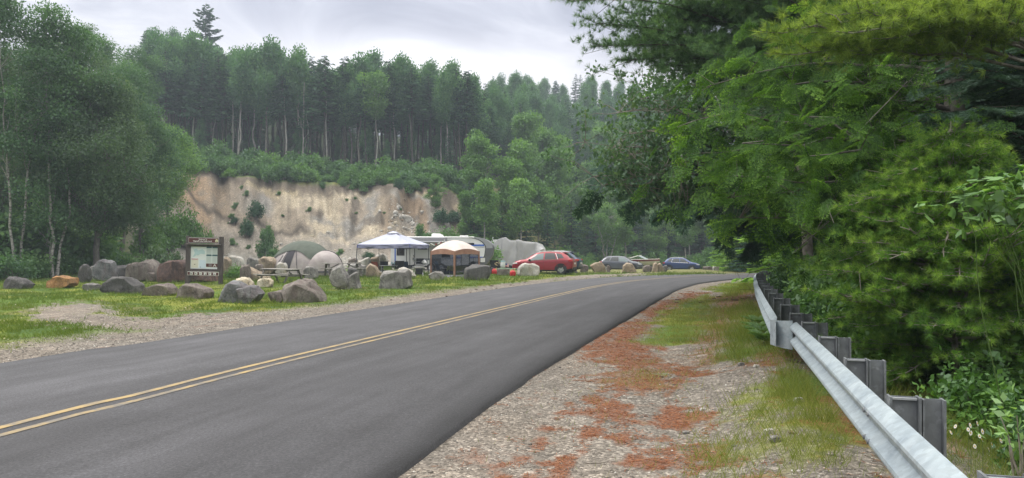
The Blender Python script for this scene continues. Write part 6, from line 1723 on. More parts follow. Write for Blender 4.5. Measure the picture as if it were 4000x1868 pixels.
    def spatch(poly4, sy, nme, mat, off=.008):
        a, b, c, d = poly4; rows = []
        for i in range(7):
            u = i / 6; row = []
            for j in range(6):
                v = j / 5
                x = (a[0] * (1 - u) + b[0] * u) * (1 - v) + (d[0] * (1 - u) + c[0] * u) * v
                t = (a[1] * (1 - u) + b[1] * u) * (1 - v) + (d[1] * (1 - u) + c[1] * u) * v
                row.append(side(x * kx, t, sy, off))
            rows.append(row)
        mb = MB(); mb.grid(rows); return mb.build(nme, mat, root, smooth=True)
    for sy in (-1, 1):
        spatch([(2.18, .10), (3.30, .10), (2.66, .86), (2.18, .88)], sy, 'side_window', glass)
        spatch([(1.20, .12), (2.08, .10), (2.08, .88), (1.38, .88)], sy, 'side_window', M_CARGLASS)
        spatch([(.62, .22), (1.10, .14), (1.26, .86), (.86, .80)], sy, 'side_window', M_CARGLASS)
        if chrome:
            mb = MB(); mb.tube([side(x * kx, .05, sy, .014) for x in (1.08, 1.4, 1.8, 2.2, 2.7, 3.36)], .014, 5); mb.build('chrome_strip', M_CHROME, root)
            mb = MB(); mb.tube([side(x * kx, t, sy, .014) for x, t in ((1.08, .05), (1.20, .5), (1.30, .90))], .016, 5); mb.build('chrome_strip', M_CHROME, root)
        m_ = MB().box((3.20 * kx - L / 2, sy * (W / 2 + .07), 1.06 * kz), (.14, .20, .14)); m_.build('mirror', M_TRIM if chrome else paint, root, bevel=.035)
        for x in (1.42, 2.35): MB().box((x * kx - L / 2, sy * (float(f(wm, x * kx)) * .985 + .008), .90 * kz), (.20, .03, .03)).build('door_handle', paint, root, bevel=.01)
        for x in (1.16, 2.13, 3.12):
            h = half(x * kx); pts = [Vector((x * kx - L / 2, sy * (a + .001), b)) for a, b in h[2:7]]
            mb = MB(); mb.tube(pts, .006, 4); mb.build('door_seam', M_BLACK, root)
        if roof_rails:
            mb = MB(); mb.tube([Vector((x * kx - L / 2, sy * .60 * kw, float(f(zt, x * kx)) + dz)) for x, dz in ((.85, .0), (1.0, .045), (1.7, .05), (2.4, .05), (2.62, .0))], .016, 6); mb.build('roof_rail', M_ALLOY if chrome else M_TRIM, root)
        mb = MB(); mb.prism([(-.02, -.09), (.22, -.05), (.28, .06), (.02, .10)], (.08 * kx - L / 2, sy * (W / 2 - .085), 1.0 * kz), (1, 0, 0), (0, 0, 1), .12); mb.build('tail_lamp', M_TAIL, root, bevel=.01)
        MB().box((.06 - L / 2, sy * .58 * kw, 1.00 * kz), (.10, .34, .13), rot=(0, -.35, 0)).build('tail_lamp', M_TAIL, root, bevel=.01)
        mb = MB(); mb.prism([(-.26, -.03), (.14, -.07), (.16, .02), (-.24, .055)], (4.40 * kx - L / 2, sy * (W / 2 - .155), .80 * kz), Vector((1, -sy * .40, 0)).normalized(), (0, 0, 1), .10); mb.build('headlight', M_LAMP, root, bevel=.01)
    # windscreen and rear window
    def across(x0, x1, k, nme, lift):
        rows = []
        for x in np.linspace(x0 * kx, x1 * kx, 7):
            h = half(x); rows.append([Vector((x - L / 2, y, h[10][1] + lift - .012 * (y / max(.1, h[9][0])) ** 2)) for y in np.linspace(-h[9][0] * k, h[9][0] * k, 7)])
        mb = MB(); mb.grid(rows); return mb.build(nme, M_CARGLASS, root, smooth=True)
    across(2.84, 3.46, .98, 'windscreen', .008); across(.24, .66, .98, 'rear_window', .010)
    MB().box((.62 * kx - L / 2, 0, 1.60 * kz), (.30, 1.10 * kw, .03), rot=(0, -.12, 0)).build('spoiler', paint, root, bevel=.01)
    MB().box((L / 2 - .03, 0, .56 * kz), (.06, .90 * kw, .22)).build('grille', M_TRIM, root, bevel=.02)
    MB().box((.02 - L / 2, 0, .44), (.06, 1.2 * kw, .20)).build('rear_bumper', M_TRIM, root, bevel=.02)
    MB().box((.02 - L / 2 - .015, 0, .80), (.03, .42, .13)).build('licence_plate', M_PLATE, root)
    for sy in (-1, 1):
        for x in (xr, xf):
            mb = MB(); mb.lathe([(wr - .14, -.10), (wr - .03, -.105), (wr, -.08), (wr, .08), (wr - .03, .105), (wr - .14, .10)], (x, sy * (W / 2 - .125), wr), 28, axis='Y'); w1 = mb.build('wheel', M_RUB, root, smooth=True, auto=40)
            yo = sy * (W / 2 - .125 + .088)
            rb = MB(); rb.lathe([(.02, 0), (wr - .14, 0), (wr - .12, sy * .018)] if sy > 0 else [(wr - .12, -.018), (wr - .14, 0), (.02, 0)], (x, yo - sy * .05, wr), 24, axis='Y'); rb.build('rim', M_TRIM, w1)
            sp = MB()
            for k in range(10):
                t = 2 * math.pi * k / 10 + (.16 if k % 2 else -.16)
                c0 = Vector((x + .04 * math.cos(t), yo - sy * .005, wr + .04 * math.sin(t))); c1 = Vector((x + (wr - .115) * math.cos(t), yo, wr + (wr - .115) * math.sin(t)))
                sp.bar(c0, c1, .030, .038, up=(0, 1, 0))
            sp.cyl((x, yo, wr), (0, 1, 0), .055, .03, 12); sp.lathe([(wr - .135, -.012), (wr - .11, -.012), (wr - .11, .012), (wr - .135, .012)], (x, yo, wr), 28, axis='Y')
            sp.build('spokes', M_ALLOY, w1)
    return root
def car_at(px, d): 
    p = gpos(px, d); p.z = H(p.x, p.y) + .0; return p
suv('parked_car', 'dark red SUV with silver window trim parked nose toward the campers', car_at(2126, 55.2), R(163), P_RED, glass=M_CARGLASS2)
suv('parked_car', 'dark blue SUV mostly hidden behind the red one, only its tail showing', car_at(2157, 58.6), R(162), P_DKB, Ht=1.70)
suv('parked_car', 'slate grey SUV with sloping roof facing right behind two tan boulders', car_at(2427, 80), R(-14), P_GREY, L=4.62, Ht=1.64, glass=M_CARGLASS2, chrome=False, roof_rails=False)
suv('parked_car', 'navy blue SUV parked last in the row near the wood, facing right', car_at(2662, 95), R(-15), P_NAVY, L=4.70, Ht=1.70, glass=M_CARGLASS)

def boat():
    d = 88.0
    root = thing('motor_boat', 'maroon and white motorboat on its trailer between the grey and the navy car', 'boat', gpos(2500, d), R(-8))
    mw = flatm('white gelcoat', (.72, .71, .68), .25, coat=.4); mm = flatm('maroon hull', (.17, .02, .035), .25, coat=.5)
    L = 4.6; rows = []; rows2 = []; rows3 = []
    for i in range(17):
        s = i / 16; x = -L / 2 + L * s
        w2 = 1.0 * (1 - max(0, (s - .45) / .55) ** 2.2) + .02
        zg = 1.28 + .10 * s * s - .06 * s; zk = .52 + .45 * max(0, (s - .6) / .4) ** 2
        zm = .95 + .15 * s
        rows.append([Vector((x, -w2 * .92, zm)), Vector((x, -w2 * .55, zk + .12)), Vector((x, 0, zk)), Vector((x, w2 * .55, zk + .12)), Vector((x, w2 * .92, zm))])
        rows2.append([Vector((x, -w2 * .92, zm)), Vector((x, -w2 * 1.02, zg))]); rows3.append([Vector((x, w2 * .92, zm)), Vector((x, w2 * 1.02, zg))])
    mb = MB(); mb.grid(rows); mb.build('hull', mw, root, smooth=True)
    mb = MB(); mb.grid(rows2); mb.grid(rows3); mb.add([rows[0][0], rows2[0][1], rows3[0][1], rows[0][4], rows[0][2]], [(0, 1, 2, 3, 4)]); mb.build('topside', mm, root, smooth=True, auto=40)
    mb = MB(); mb.grid([[a[1], Vector((a[1].x, 0, a[1].z + .07)), b[1]] for a, b in zip(rows2[5:], rows3[5:])]); mb.build('deck', mm, root, smooth=True)
    mb = MB(); mb.tube([r[1] for r in rows2], .035, 6); mb.tube([r[1] for r in rows3], .035, 6); mb.build('gunwale', mw, root)
    ws = MB(); ws.grid([[Vector((.55, -.95, 1.30)), Vector((.95, -.5, 1.33)), Vector((.95, .5, 1.33)), Vector((.55, .95, 1.30))], [Vector((-.25, -.9, 1.66)), Vector((.15, -.45, 1.72)), Vector((.15, .45, 1.72)), Vector((-.25, .9, 1.66))]]); wo = ws.build('windshield', M_CARGLASS2, root)
    mb = MB(); mb.tube([Vector((-1.5, -.95, 1.36)), Vector((-.25, -.9, 1.68)), Vector((.15, -.45, 1.74)), Vector((.15, .45, 1.74)), Vector((-.25, .9, 1.68)), Vector((-1.5, .95, 1.36))], .035, 6); mb.build('windshield_frame', mw, wo)
    mb = MB(); mb.grid([[Vector((-1.9, -.9, 1.32)), Vector((-1.9, .9, 1.32))], [Vector((-1.6, -.9, 1.50)), Vector((-1.6, .9, 1.50))], [Vector((-.3, -.85, 1.64)), Vector((-.3, .85, 1.64))]]); mb.build('boat_cover', mw, root, smooth=True)
    MB().box((-2.35, 0, 1.0), (.35, .4, .9)).build('outboard_motor', M_BLACK, root, bevel=.06)
    tr = MB(); tr.bar((-2.0, -.5, .42), (2.9, 0, .42), .08); tr.bar((-2.0, .5, .42), (2.9, 0, .42), .08); tr.bar((-.7, -.9, .34), (-.7, .9, .34), .07)
    for x in (-1.6, 0.6): tr.box((x, 0, .52), (.06, .9, .22))
    t2 = tr.build('boat_trailer', M_DKST, root)
    for sy in (-1, 1): MB().cyl((-.7, sy * .95, .31), (0, 1, 0), .31, .18, 20).build('wheel', M_RUB, t2)
boat()

# ------------------------------------------------------------------ camp odds and ends
M_CAN2 = pm('red plastic', (.48, .025, .03), None, rough=.4); M_YEL = flatm('yellow plastic', (.6, .42, .03), .5)
M_CLOTHK = pm('black chair fabric', (.022, .022, .028), (.04, .04, .05), 6, .85); M_CLOTHM = pm('maroon chair fabric', (.16, .03, .025), (.26, .06, .03), 4, .85); M_CLOTHN = pm('navy chair fabric', (.02, .035, .07), (.04, .06, .11), 5, .85)
M_LIME = flatm('lime green plastic', (.30, .42, .08), .6); M_OLIVE = pm('olive green tablecloth', (.16, .18, .045), (.24, .26, .08), 3, .8); M_LID = flatm('pale blue plastic', (.25, .42, .48), .4)
M_WPL = flatm('white plastic', (.60, .61, .62), .4); M_GALV2 = flatm('bare aluminium tube', (.50, .51, .53), .35, metal=.8)
M_STRAW = pm('straw weave', (.30, .24, .15), (.42, .34, .22), 30, .9); M_GREENP = pm('pale green board', (.20, .33, .22), (.27, .40, .28), 4, .6)
def gas_can(px, py, d, label, s=1.0):
    p = pt(px, py, d); root = thing('fuel_can', label, 'fuel can', p, .4); root.scale = (s, s, s)
    mb = MB(); rows = []
    for z, a in ((0, .9), (.02, 1), (.20, 1), (.27, .92), (.31, .55), (.33, .3)):
        rows.append([Vector((.17 * a * math.copysign(abs(math.cos(t)) ** .5, math.cos(t)), .12 * a * math.copysign(abs(math.sin(t)) ** .5, math.sin(t)), z)) for t in np.linspace(0, 2 * math.pi, 24, endpoint=False)])
    mb.grid(rows, close=True); mb.add(rows[-1], [tuple(range(24))]); mb.build('body', M_CAN2, root, smooth=True, auto=50)
    mb = MB(); mb.tube([(-.10, 0, .27), (-.09, 0, .36), (.0, 0, .38), (.07, 0, .36), (.10, 0, .28)], .018, 6); mb.build('handle', M_CAN2, root, smooth=True)
    mb = MB(); mb.tube([(.08, 0, .30), (.11, 0, .37), (.17, 0, .42)], [.03, .022, .014], 8); mb.build('spout', M_YEL, root)
gas_can(1931, 1070, 52.0, 'red fuel can in the grass left of the flat stone', 1.0); gas_can(2003, 1078, 47.5, 'larger red fuel can leaning on the pale boulder before the red car', 1.05)
def plank():
    a = pt(1952, 1049, 50.4); b = pt(2018, 1051, 50.0)
    o = MB().bar(a, b, .34, .045).build('green_plank', M_GREENP); tag(o, 'pale green plank laid across the flat stone as a bench', 'plank')
plank()
def canister():
    p = pt(1965, 1046, 50.9); root = thing('water_container', 'white lidded container standing on the green plank end', 'container', p)
    mb = MB(); mb.lathe([(.15, 0), (.165, .02), (.165, .36), (.15, .40), (.15, .42)], (0, 0, 0), 20); mb.build('body', M_WPL, root, smooth=True, auto=40)
    mb = MB(); mb.lathe([(.172, .41), (.172, .455), (.12, .47), (.03, .475)], (0, 0, 0), 20); mb.build('lid', M_LID, root, smooth=True, auto=40)
    mb = MB(); mb.tube([(-.17, 0, .30), (-.20, -.06, .20), (-.17, -.1, .12)], .01, 5); mb.build('handle', M_WPL, root)
canister()
def flag():
    p = pt(1974, 1048, 50.0); root = thing('small_flag', 'little striped flag with a blue corner on a stick by the container', 'flag', p, R(-20))
    MB().tube([(0, 0, -.1), (0, 0, .34)], .008, 5).build('pole', M_BRN, root)
    fm = flatm('flag white', (.65, .63, .63)); fr = flatm('flag red', (.42, .05, .07)); fb = flatm('flag blue', (.05, .08, .22))
    mb = MB(); rows = []
    for i in range(9):
        x = i / 8 * .26
        rows.append([Vector((x, .02 * math.sin(x * 18), .33 - .05 * x * 3 - k * .03)) for k in range(8)])
    V = [v for r in rows for v in r]; fs = []; mi = []
    for i in range(8):
        for k in range(7): fs.append((i * 8 + k, i * 8 + k + 1, (i + 1) * 8 + k + 1, (i + 1) * 8 + k)); mi.append(2 if (i < 4 and k < 4) else k % 2)
    m = MB(); m.v = V; m.f = fs; m.m = mi; m.build('cloth', [fr, fm, fb], root)
flag()
def camp_chair(px, d, rz, fabric, label, s=1.0, zoff=0.0):
    root = thing('camp_chair', label, 'chair', gpos(px, d, zoff), rz); root.scale = (s, s, s)
    mb = MB(); mb.grid([[Vector((x, y, .42 - .05 * math.sin((x + .25) / .5 * math.pi))) for x in np.linspace(-.25, .25, 6)] for y in (-.25, 0, .24)]); mb.build('seat', fabric, root, smooth=True)
    mb = MB(); mb.grid([[Vector((x, .24 + .18 * t, .40 + .52 * t)) + Vector((0, .04 * math.cos(x / .27 * 1.57), 0)) for x in np.linspace(-.27, .27, 6)] for t in np.linspace(0, 1, 5)]); mb.build('backrest', fabric, root, smooth=True)
    for sx in (-1, 1):
        MB().bar((sx * .29, -.26, .62), (sx * .29, .30, .60), .05, .02).build('armrest', fabric, root)
        MB().bar((sx * .29, -.27, 0), (sx * .29, .30, .62), .022).build('leg', M_DKST, root); MB().bar((sx * .29, .30, 0), (sx * .29, -.24, .60), .022).build('leg', M_DKST, root)
        MB().bar((sx * .27, .26, .42), (sx * .29, .43, .94), .02).build('back_tube', M_DKST, root)
    f = MB(); f.bar((-.29, -.27, .02), (.29, .30, .42), .018); f.bar((.29, -.27, .02), (-.29, .30, .42), .018); f.build('cross_brace', M_DKST, root)
camp_chair(1478, 52.6, R(150), M_CLOTHM, 'maroon and black folding chair at the left end of the camp kitchen', 1.05)
camp_chair(1497, 53.5, R(200), M_CLOTHK, 'black folding chair just behind the maroon one', 1.0)
camp_chair(1560, 52.2, R(190), M_CLOTHK, 'black folding chair with its back to the road under the canopy', 1.1)
camp_chair(1585, 53.0, R(170), M_CLOTHN, 'navy folding chair beside the kitchen table under the canopy', 1.05)
camp_chair(1727, 50.6, R(120), M_CLOTHN, 'navy blue folding chair inside the screen gazebo', 1.1, .03)
camp_chair(1826, 50.4, R(-120), M_CLOTHK, 'dark folding chair at the right side inside the gazebo', 1.05, .03)
camp_chair(1939, 56.0, R(160), M_CLOTHK, 'black folding chair by the trailer front next to the container', 1.15)
def folding_table(px, d, rz, L, Wd, top, label, h=.72, zoff=0.0):
    root = thing('folding_table', label, 'table', gpos(px, d, zoff), rz)
    MB().box((0, 0, h - .02), (L, Wd, .035)).build('tabletop', top, root, bevel=.008)
    for sx in (-1, 1):
        for sy in (-1, 1): MB().bar((sx * (L / 2 - .08), sy * (Wd / 2 - .06), 0), (sx * (L / 2 - .08), -sy * (Wd / 2 - .06), h - .04), .025).build('leg', M_GALV2, root)
    return root
folding_table(1520, 52.0, R(4), 1.25, .6, M_GREYW, 'grey folding table holding cups at the left of the camp kitchen')
folding_table(1655, 54.2, R(6), 1.5, .6, M_BLACK, 'long dark folding table crowded with cooking gear', .74)
folding_table(1634, 51.0, R(20), .75, .5, M_WPL, 'small white-legged folding table with crossed legs at the canopy front', .66)
def cloth_table():
    r = folding_table(1785, 50.6, R(-5), 1.15, .75, M_WPL, 'camp table inside the screen gazebo', .70, .02)
    p = gpos(1785, 50.6, .02)
    mb = MB(); rows = []; n = 40
    for k, (q, z) in enumerate(((.0, .715), (.85, .715), (1.0, .705), (1.05, .55), (1.10, .42))):
        row = []
        for i in range(n):
            t = 2 * math.pi * i / n; c = math.copysign(abs(math.cos(t)) ** .35, math.cos(t)); s = math.copysign(abs(math.sin(t)) ** .35, math.sin(t))
            wv = (1 + .05 * math.sin(i * 1.9)) if k > 2 else 1; dz = -.07 * math.sin(i * 1.1) if k == 4 else 0
            row.append(Vector((.62 * q * c * wv, .42 * q * s * wv, z + dz)))
        rows.append(row)
    mb.grid(rows, close=True); o = mb.build('tablecloth', M_OLIVE, None, smooth=True, loc=p); o.rotation_euler = (0, 0, R(-5)); tag(o, 'olive green tablecloth on the table inside the gazebo', 'tablecloth')
cloth_table()
def small(name, cat, label, px, py, d, parts):
    root = thing(name, label, cat, pt(px, py, d))
    for nme, mb, m in parts: mb.build(nme, m, root, smooth=True, auto=40)
def cup(c, r, h): return MB().lathe([(r * .8, 0), (r, h), (r * .9, h), (r * .7, .02)], c, 14)
small('plastic_cup', 'cup', 'left pale blue plastic tumbler on the grey folding table', 1531, 1033, 52.0, [('body', cup((0, 0, 0), .06, .17), M_LID), ('lid', MB().cyl((0, 0, .175), (0, 0, 1), .062, .012), M_WPL)])
small('plastic_cup', 'cup', 'right pale blue plastic tumbler on the grey folding table', 1541, 1033, 52.0, [('body', cup((0, 0, 0), .06, .16), M_LID), ('lid', MB().cyl((0, 0, .165), (0, 0, 1), .062, .012), M_WPL)])
small('storage_crate', 'crate', 'lime green crate under the grey folding table', 1515, 1054, 52.2, [('body', MB().box((0, 0, .14), (.55, .4, .26)), M_LIME), ('lid', MB().box((0, 0, .285), (.58, .43, .03)), M_LIME)])
small('camp_stove', 'stove', 'dark two-burner camp stove with an open lid on the long table', 1640, 1032, 54.0, [('body', MB().box((0, 0, .06), (.55, .32, .11)), M_BLACK), ('lid', MB().box((0, .15, .26), (.55, .02, .30)), M_BLACK), ('pan', MB().lathe([(.10, .12), (.14, .18), (.13, .18)], (-.1, 0, 0), 14), M_DKST)])
small('kettle', 'kettle', 'metal kettle standing upright behind the stove', 1617, 1018, 54.6, [('body', MB().lathe([(.05, 0), (.12, .04), (.12, .14), (.05, .22)], (0, 0, 0), 14), M_GALV2), ('handle', MB().tube([(-.08, 0, .2), (-.06, 0, .32), (.06, 0, .32), (.08, 0, .2)], .012, 6), M_BLACK)])
small('dish_rack', 'rack', 'white dish rack of crockery on the long kitchen table', 1628, 1024, 54.3, [('tray', MB().box((0, 0, .03), (.5, .35, .05)), M_WPL), ('plates', MB().box((.05, 0, .14), (.3, .25, .16), rot=(0, .3, 0)), M_WPL)])
small('plastic_bag', 'bag', 'crumpled white plastic bag at the right end of the long table', 1657, 1031, 54.0, [('bag', MB().lathe([(.16, 0), (.22, .06), (.18, .17), (.10, .25), (.03, .30)], (0, 0, 0), 9), M_WPL)])
small('paper_roll', 'paper roll', 'white paper roll standing at the table end by the canopy leg', 1673, 1031, 54.0, [('roll', MB().lathe([(.06, 0), (.06, .27), (.02, .27), (.02, .0)], (0, 0, 0), 14), M_WPL)])
small('straw_hat', 'hat', 'round straw hat hung on the black chair by the trailer front', 1941, 1030, 55.6, [('brim', MB().cyl((0, 0, .02), (.3, -1, .4), .19, .015), M_STRAW), ('crown', MB().lathe([(.10, 0), (.09, .07), (.03, .09)], (0, -.06, .03), 14), M_STRAW)])
small('cooler_box', 'cooler', 'dark blue cooler box on the gazebo floor', 1752, 1070, 50.8, [('body', MB().box((0, 0, .17), (.6, .38, .33)), M_CLOTHN), ('lid', MB().box((0, 0, .365), (.63, .41, .05)), M_WPL)])
small('storage_crate', 'crate', 'black storage box under the small white table', 1638, 1072, 51.2, [('body', MB().box((0, 0, .2), (.5, .4, .38)), M_BLACK), ('lid', MB().box((0, 0, .41), (.54, .44, .04)), M_TRIM)])
small('backpack', 'bag', 'black bag on the grass left of the red fuel can', 1921, 1069, 52.6, [('body', MB().lathe([(.14, 0), (.2, .08), (.19, .3), (.12, .42), (.03, .45)], (0, 0, 0), 12), M_CLOTHK), ('strap', MB().tube([(-.1, -.1, .40), (-.14, -.2, .25), (-.1, -.18, .06)], .02, 5), M_CLOTHN)])
def driftwood():
    t = Tubes(); rg = np.random.RandomState(8); p = gpos(1215, 67.5)
    for k in range(16):
        a = rg.rand() * 6.28; l = .5 + 1.1 * rg.rand(); s0 = rg.normal(size=3) * .25; s0[2] = abs(s0[2]) + .2
        t.add(wob(rg, s0, s0 + np.array([math.cos(a) * l, math.sin(a) * l * .4, .25 + rg.rand() * .6 - .2]), 6, .1), np.linspace(.09, .02, 6) * (.5 + rg.rand()), 6)
    o = addobj('driftwood', t.mesh('driftwood', B_TWIG), None, p); tag(o, 'tangled heap of grey roots and driftwood behind the tent', 'driftwood')
driftwood()
# ------------------------------------------------------------------ near trees on the right, with sprays and tufts modelled twig by twig
def hem_template(seed, L=.10, W=.030):
    """flat drooping hemlock spray of length 1 along +X: centres, axes, normals, length, tone"""
    rng = np.random.RandomState(seed); c = []; a = []; v = []; l = []
    def z(x, y): return -.22 * x * x - .18 * y * y
    def run(x0, y0, dx, dy, ln, n):
        for k in range(n):
            t = (k + .7) / n * ln
            x = x0 + dx * t; y = y0 + dy * t
            for sg in (-1, 1, 0):
                ang = math.atan2(dy, dx) + sg * .75 + rng.normal() * .2
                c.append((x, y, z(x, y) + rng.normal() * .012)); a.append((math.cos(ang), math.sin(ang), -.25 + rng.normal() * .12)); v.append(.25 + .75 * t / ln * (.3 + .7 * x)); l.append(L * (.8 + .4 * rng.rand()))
    run(0.05, 0, 1, 0, .95, 12)
    for i in range(11):
        x = .06 + i * .082
        for sg in (-1, 1):
            ln = .46 * (1 - .72 * x) * (.75 + .4 * rng.rand()); an = .85 + rng.normal() * .1
            run(x, 0, math.cos(an), sg * math.sin(an), ln, max(2, int(ln / .085)))
    c = np.array(c); a = unit(np.array(a)); n = np.tile([0, 0, 1.], (len(c), 1)) + rng.normal(size=(len(c), 3)) * .25
    V, Fq = diamonds(c, a, n, np.array(l), W * np.array(l) / L, fold=.1, back=.15)
    return V, Fq, np.array(v)
def tuft_template(seed, n=32, L=1.0, W=.05, cone=1.25):
    rng = np.random.RandomState(seed)
    th = rng.rand(n) * 6.283; ph = cone * np.sqrt(rng.rand(n))
    a = np.c_[np.cos(ph), np.sin(ph) * np.cos(th), np.sin(ph) * np.sin(th)]; c = np.zeros((n, 3)); c[:, 0] = rng.rand(n) * .25
    V, Fq = diamonds(c, a, rand_dirs(rng, n), L * (.75 + .35 * rng.rand(n)), W, fold=.1, back=0)
    return V, Fq, .3 + .5 * rng.rand(n)
def fir_template(seed, L=.13, W=.022):
    """stiff flat spruce twig set of length 1"""
    rng = np.random.RandomState(seed); c = []; a = []; v = []
    def run(x0, y0, dx, dy, ln, n):
        for k in range(n):
            t = (k + .5) / n * ln
            for q in range(4):
                an = math.atan2(dy, dx) + rng.uniform(-.9, .9); c.append((x0 + dx * t, y0 + dy * t, rng.normal() * .01)); a.append((math.cos(an), math.sin(an), rng.uniform(-.1, .6))); v.append(.2 + .6 * t / ln * rng.rand() + .2 * x0)
    run(0, 0, 1, 0, 1.0, 16)
    for i in range(7):
        x = .1 + i * .12
        for sg in (-1, 1): ln = .42 * (1 - .7 * x); run(x, 0, math.cos(.8), sg * math.sin(.8), ln, max(3, int(ln / .055)))
    c = np.array(c); n = rand_dirs(rng, len(c), 1.0)
    V, Fq = diamonds(c, unit(np.array(a)), n, L * (.7 + .5 * rng.rand(len(c))), W, back=0)
    return V, Fq, np.array(v)
HEM = [hem_template(i) for i in range(4)]; HEMF = [hem_template(i + 9, .17, .055) for i in range(2)]
TUFT = [tuft_template(i) for i in range(5)]; TUFTF = [tuft_template(i + 9, 12, 1.0, .10) for i in range(3)]
FIR = [fir_template(i) for i in range(3)]
class Fol:
    def __init__(s): s.V = []; s.F = []; s.v = []; s.n = 0
    def put(s, T, pos, X, Z, sc, tone):
        """place a template: X forward axis, Z up hint"""
        V, Fq, v = T
        X = X / np.linalg.norm(X); Y = np.cross(Z, X); Y /= np.linalg.norm(Y) + 1e-9; Zz = np.cross(X, Y)
        s.V.append((V @ np.array([X, Y, Zz])) * sc + pos); s.F.append(Fq + s.n); s.n += len(V)
        s.v.append(np.clip(v * .75 + tone, 0, 1))
    def mesh(s, name, mat): return np_mesh(name, np.vstack(s.V), np.vstack(s.F), [mat], v=np.concatenate(s.v))
UP = np.array([0, 0, 1.])
def fol_hem(fo, tb, P, rng, k=1.0, T=HEM, s0=.22, step=.24, size=.85):
    L = np.sum(np.linalg.norm(np.diff(P, axis=0), axis=1)); n = max(3, int(L * (1 - s0) / step)); tone = rng.rand() * .36 - .10
    S = np.linspace(0, 1, len(P))
    for i in range(n + 1):
        u = s0 + (1 - s0) * i / n
        p = np.array([np.interp(u, S, P[:, q]) for q in range(3)]); q2 = np.array([np.interp(min(1, u + .05), S, P[:, q]) for q in range(3)]); d = q2 - np.array([np.interp(u - .05, S, P[:, q]) for q in range(3)]); d /= np.linalg.norm(d) + 1e-9
        sd = np.cross(d, UP); sd /= np.linalg.norm(sd) + 1e-9
        for sg in ((-1, 1) if i < n else (0,)):
            dirv = d * (.75 + .2 * rng.rand()) + sd * sg * (.75 + .3 * rng.rand()) + UP * (-.12 - .50 * rng.rand())
            sc = size * k * (1.1 - .55 * u) * (.7 + .5 * rng.rand())
            fo.put(T[rng.randint(len(T))], p, dirv, unit(UP + rng.normal(size=3) * .22), sc, tone + rng.normal() * .06)
            if sc > .5: tb.add(np.array([p, p + unit(dirv) * sc * .45]), [.008, .003], 3)
def fol_pine(fo, tb, P, rng, k=1.0, T=TUFT, s0=.30, step=.20, nl=.12, tw=.55):
    L = np.sum(np.linalg.norm(np.diff(P, axis=0), axis=1)); n = max(3, int(L * (1 - s0) / step)); tone = rng.rand() * .3 - .08
    S = np.linspace(0, 1, len(P))
    for i in range(n + 1):
        u = s0 + (1 - s0) * i / n
        g = lambda w: np.array([np.interp(np.clip(w, 0, 1), S, P[:, q]) for q in range(3)])
        p = g(u); d = unit(g(u + .05) - g(u - .05)); sd = unit(np.cross(d, UP))
        for sg in ((-1, 1) if i < n else (0,)):
            ln = tw * k * (1.15 - .6 * u) * (.6 + .7 * rng.rand())
            dirv = unit(d * (.9 + .2 * rng.rand()) + sd * sg * (.7 + .4 * rng.rand()) + UP * (.10 + .25 * rng.rand()))
            e = p + dirv * ln; tb.add(np.array([p, e]), [.007, .004], 3)
            m = max(2, int(ln / (nl * .62)))
            for j in range(m + 1):
                t = .25 + .75 * j / m
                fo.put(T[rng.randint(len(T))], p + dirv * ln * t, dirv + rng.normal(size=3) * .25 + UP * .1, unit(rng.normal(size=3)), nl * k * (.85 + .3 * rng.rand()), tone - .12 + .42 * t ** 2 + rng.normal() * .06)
def fol_fir(fo, tb, P, rng, k=1.0, **kw): fol_hem(fo, tb, P, rng, k, FIR, .15, .22, .70)
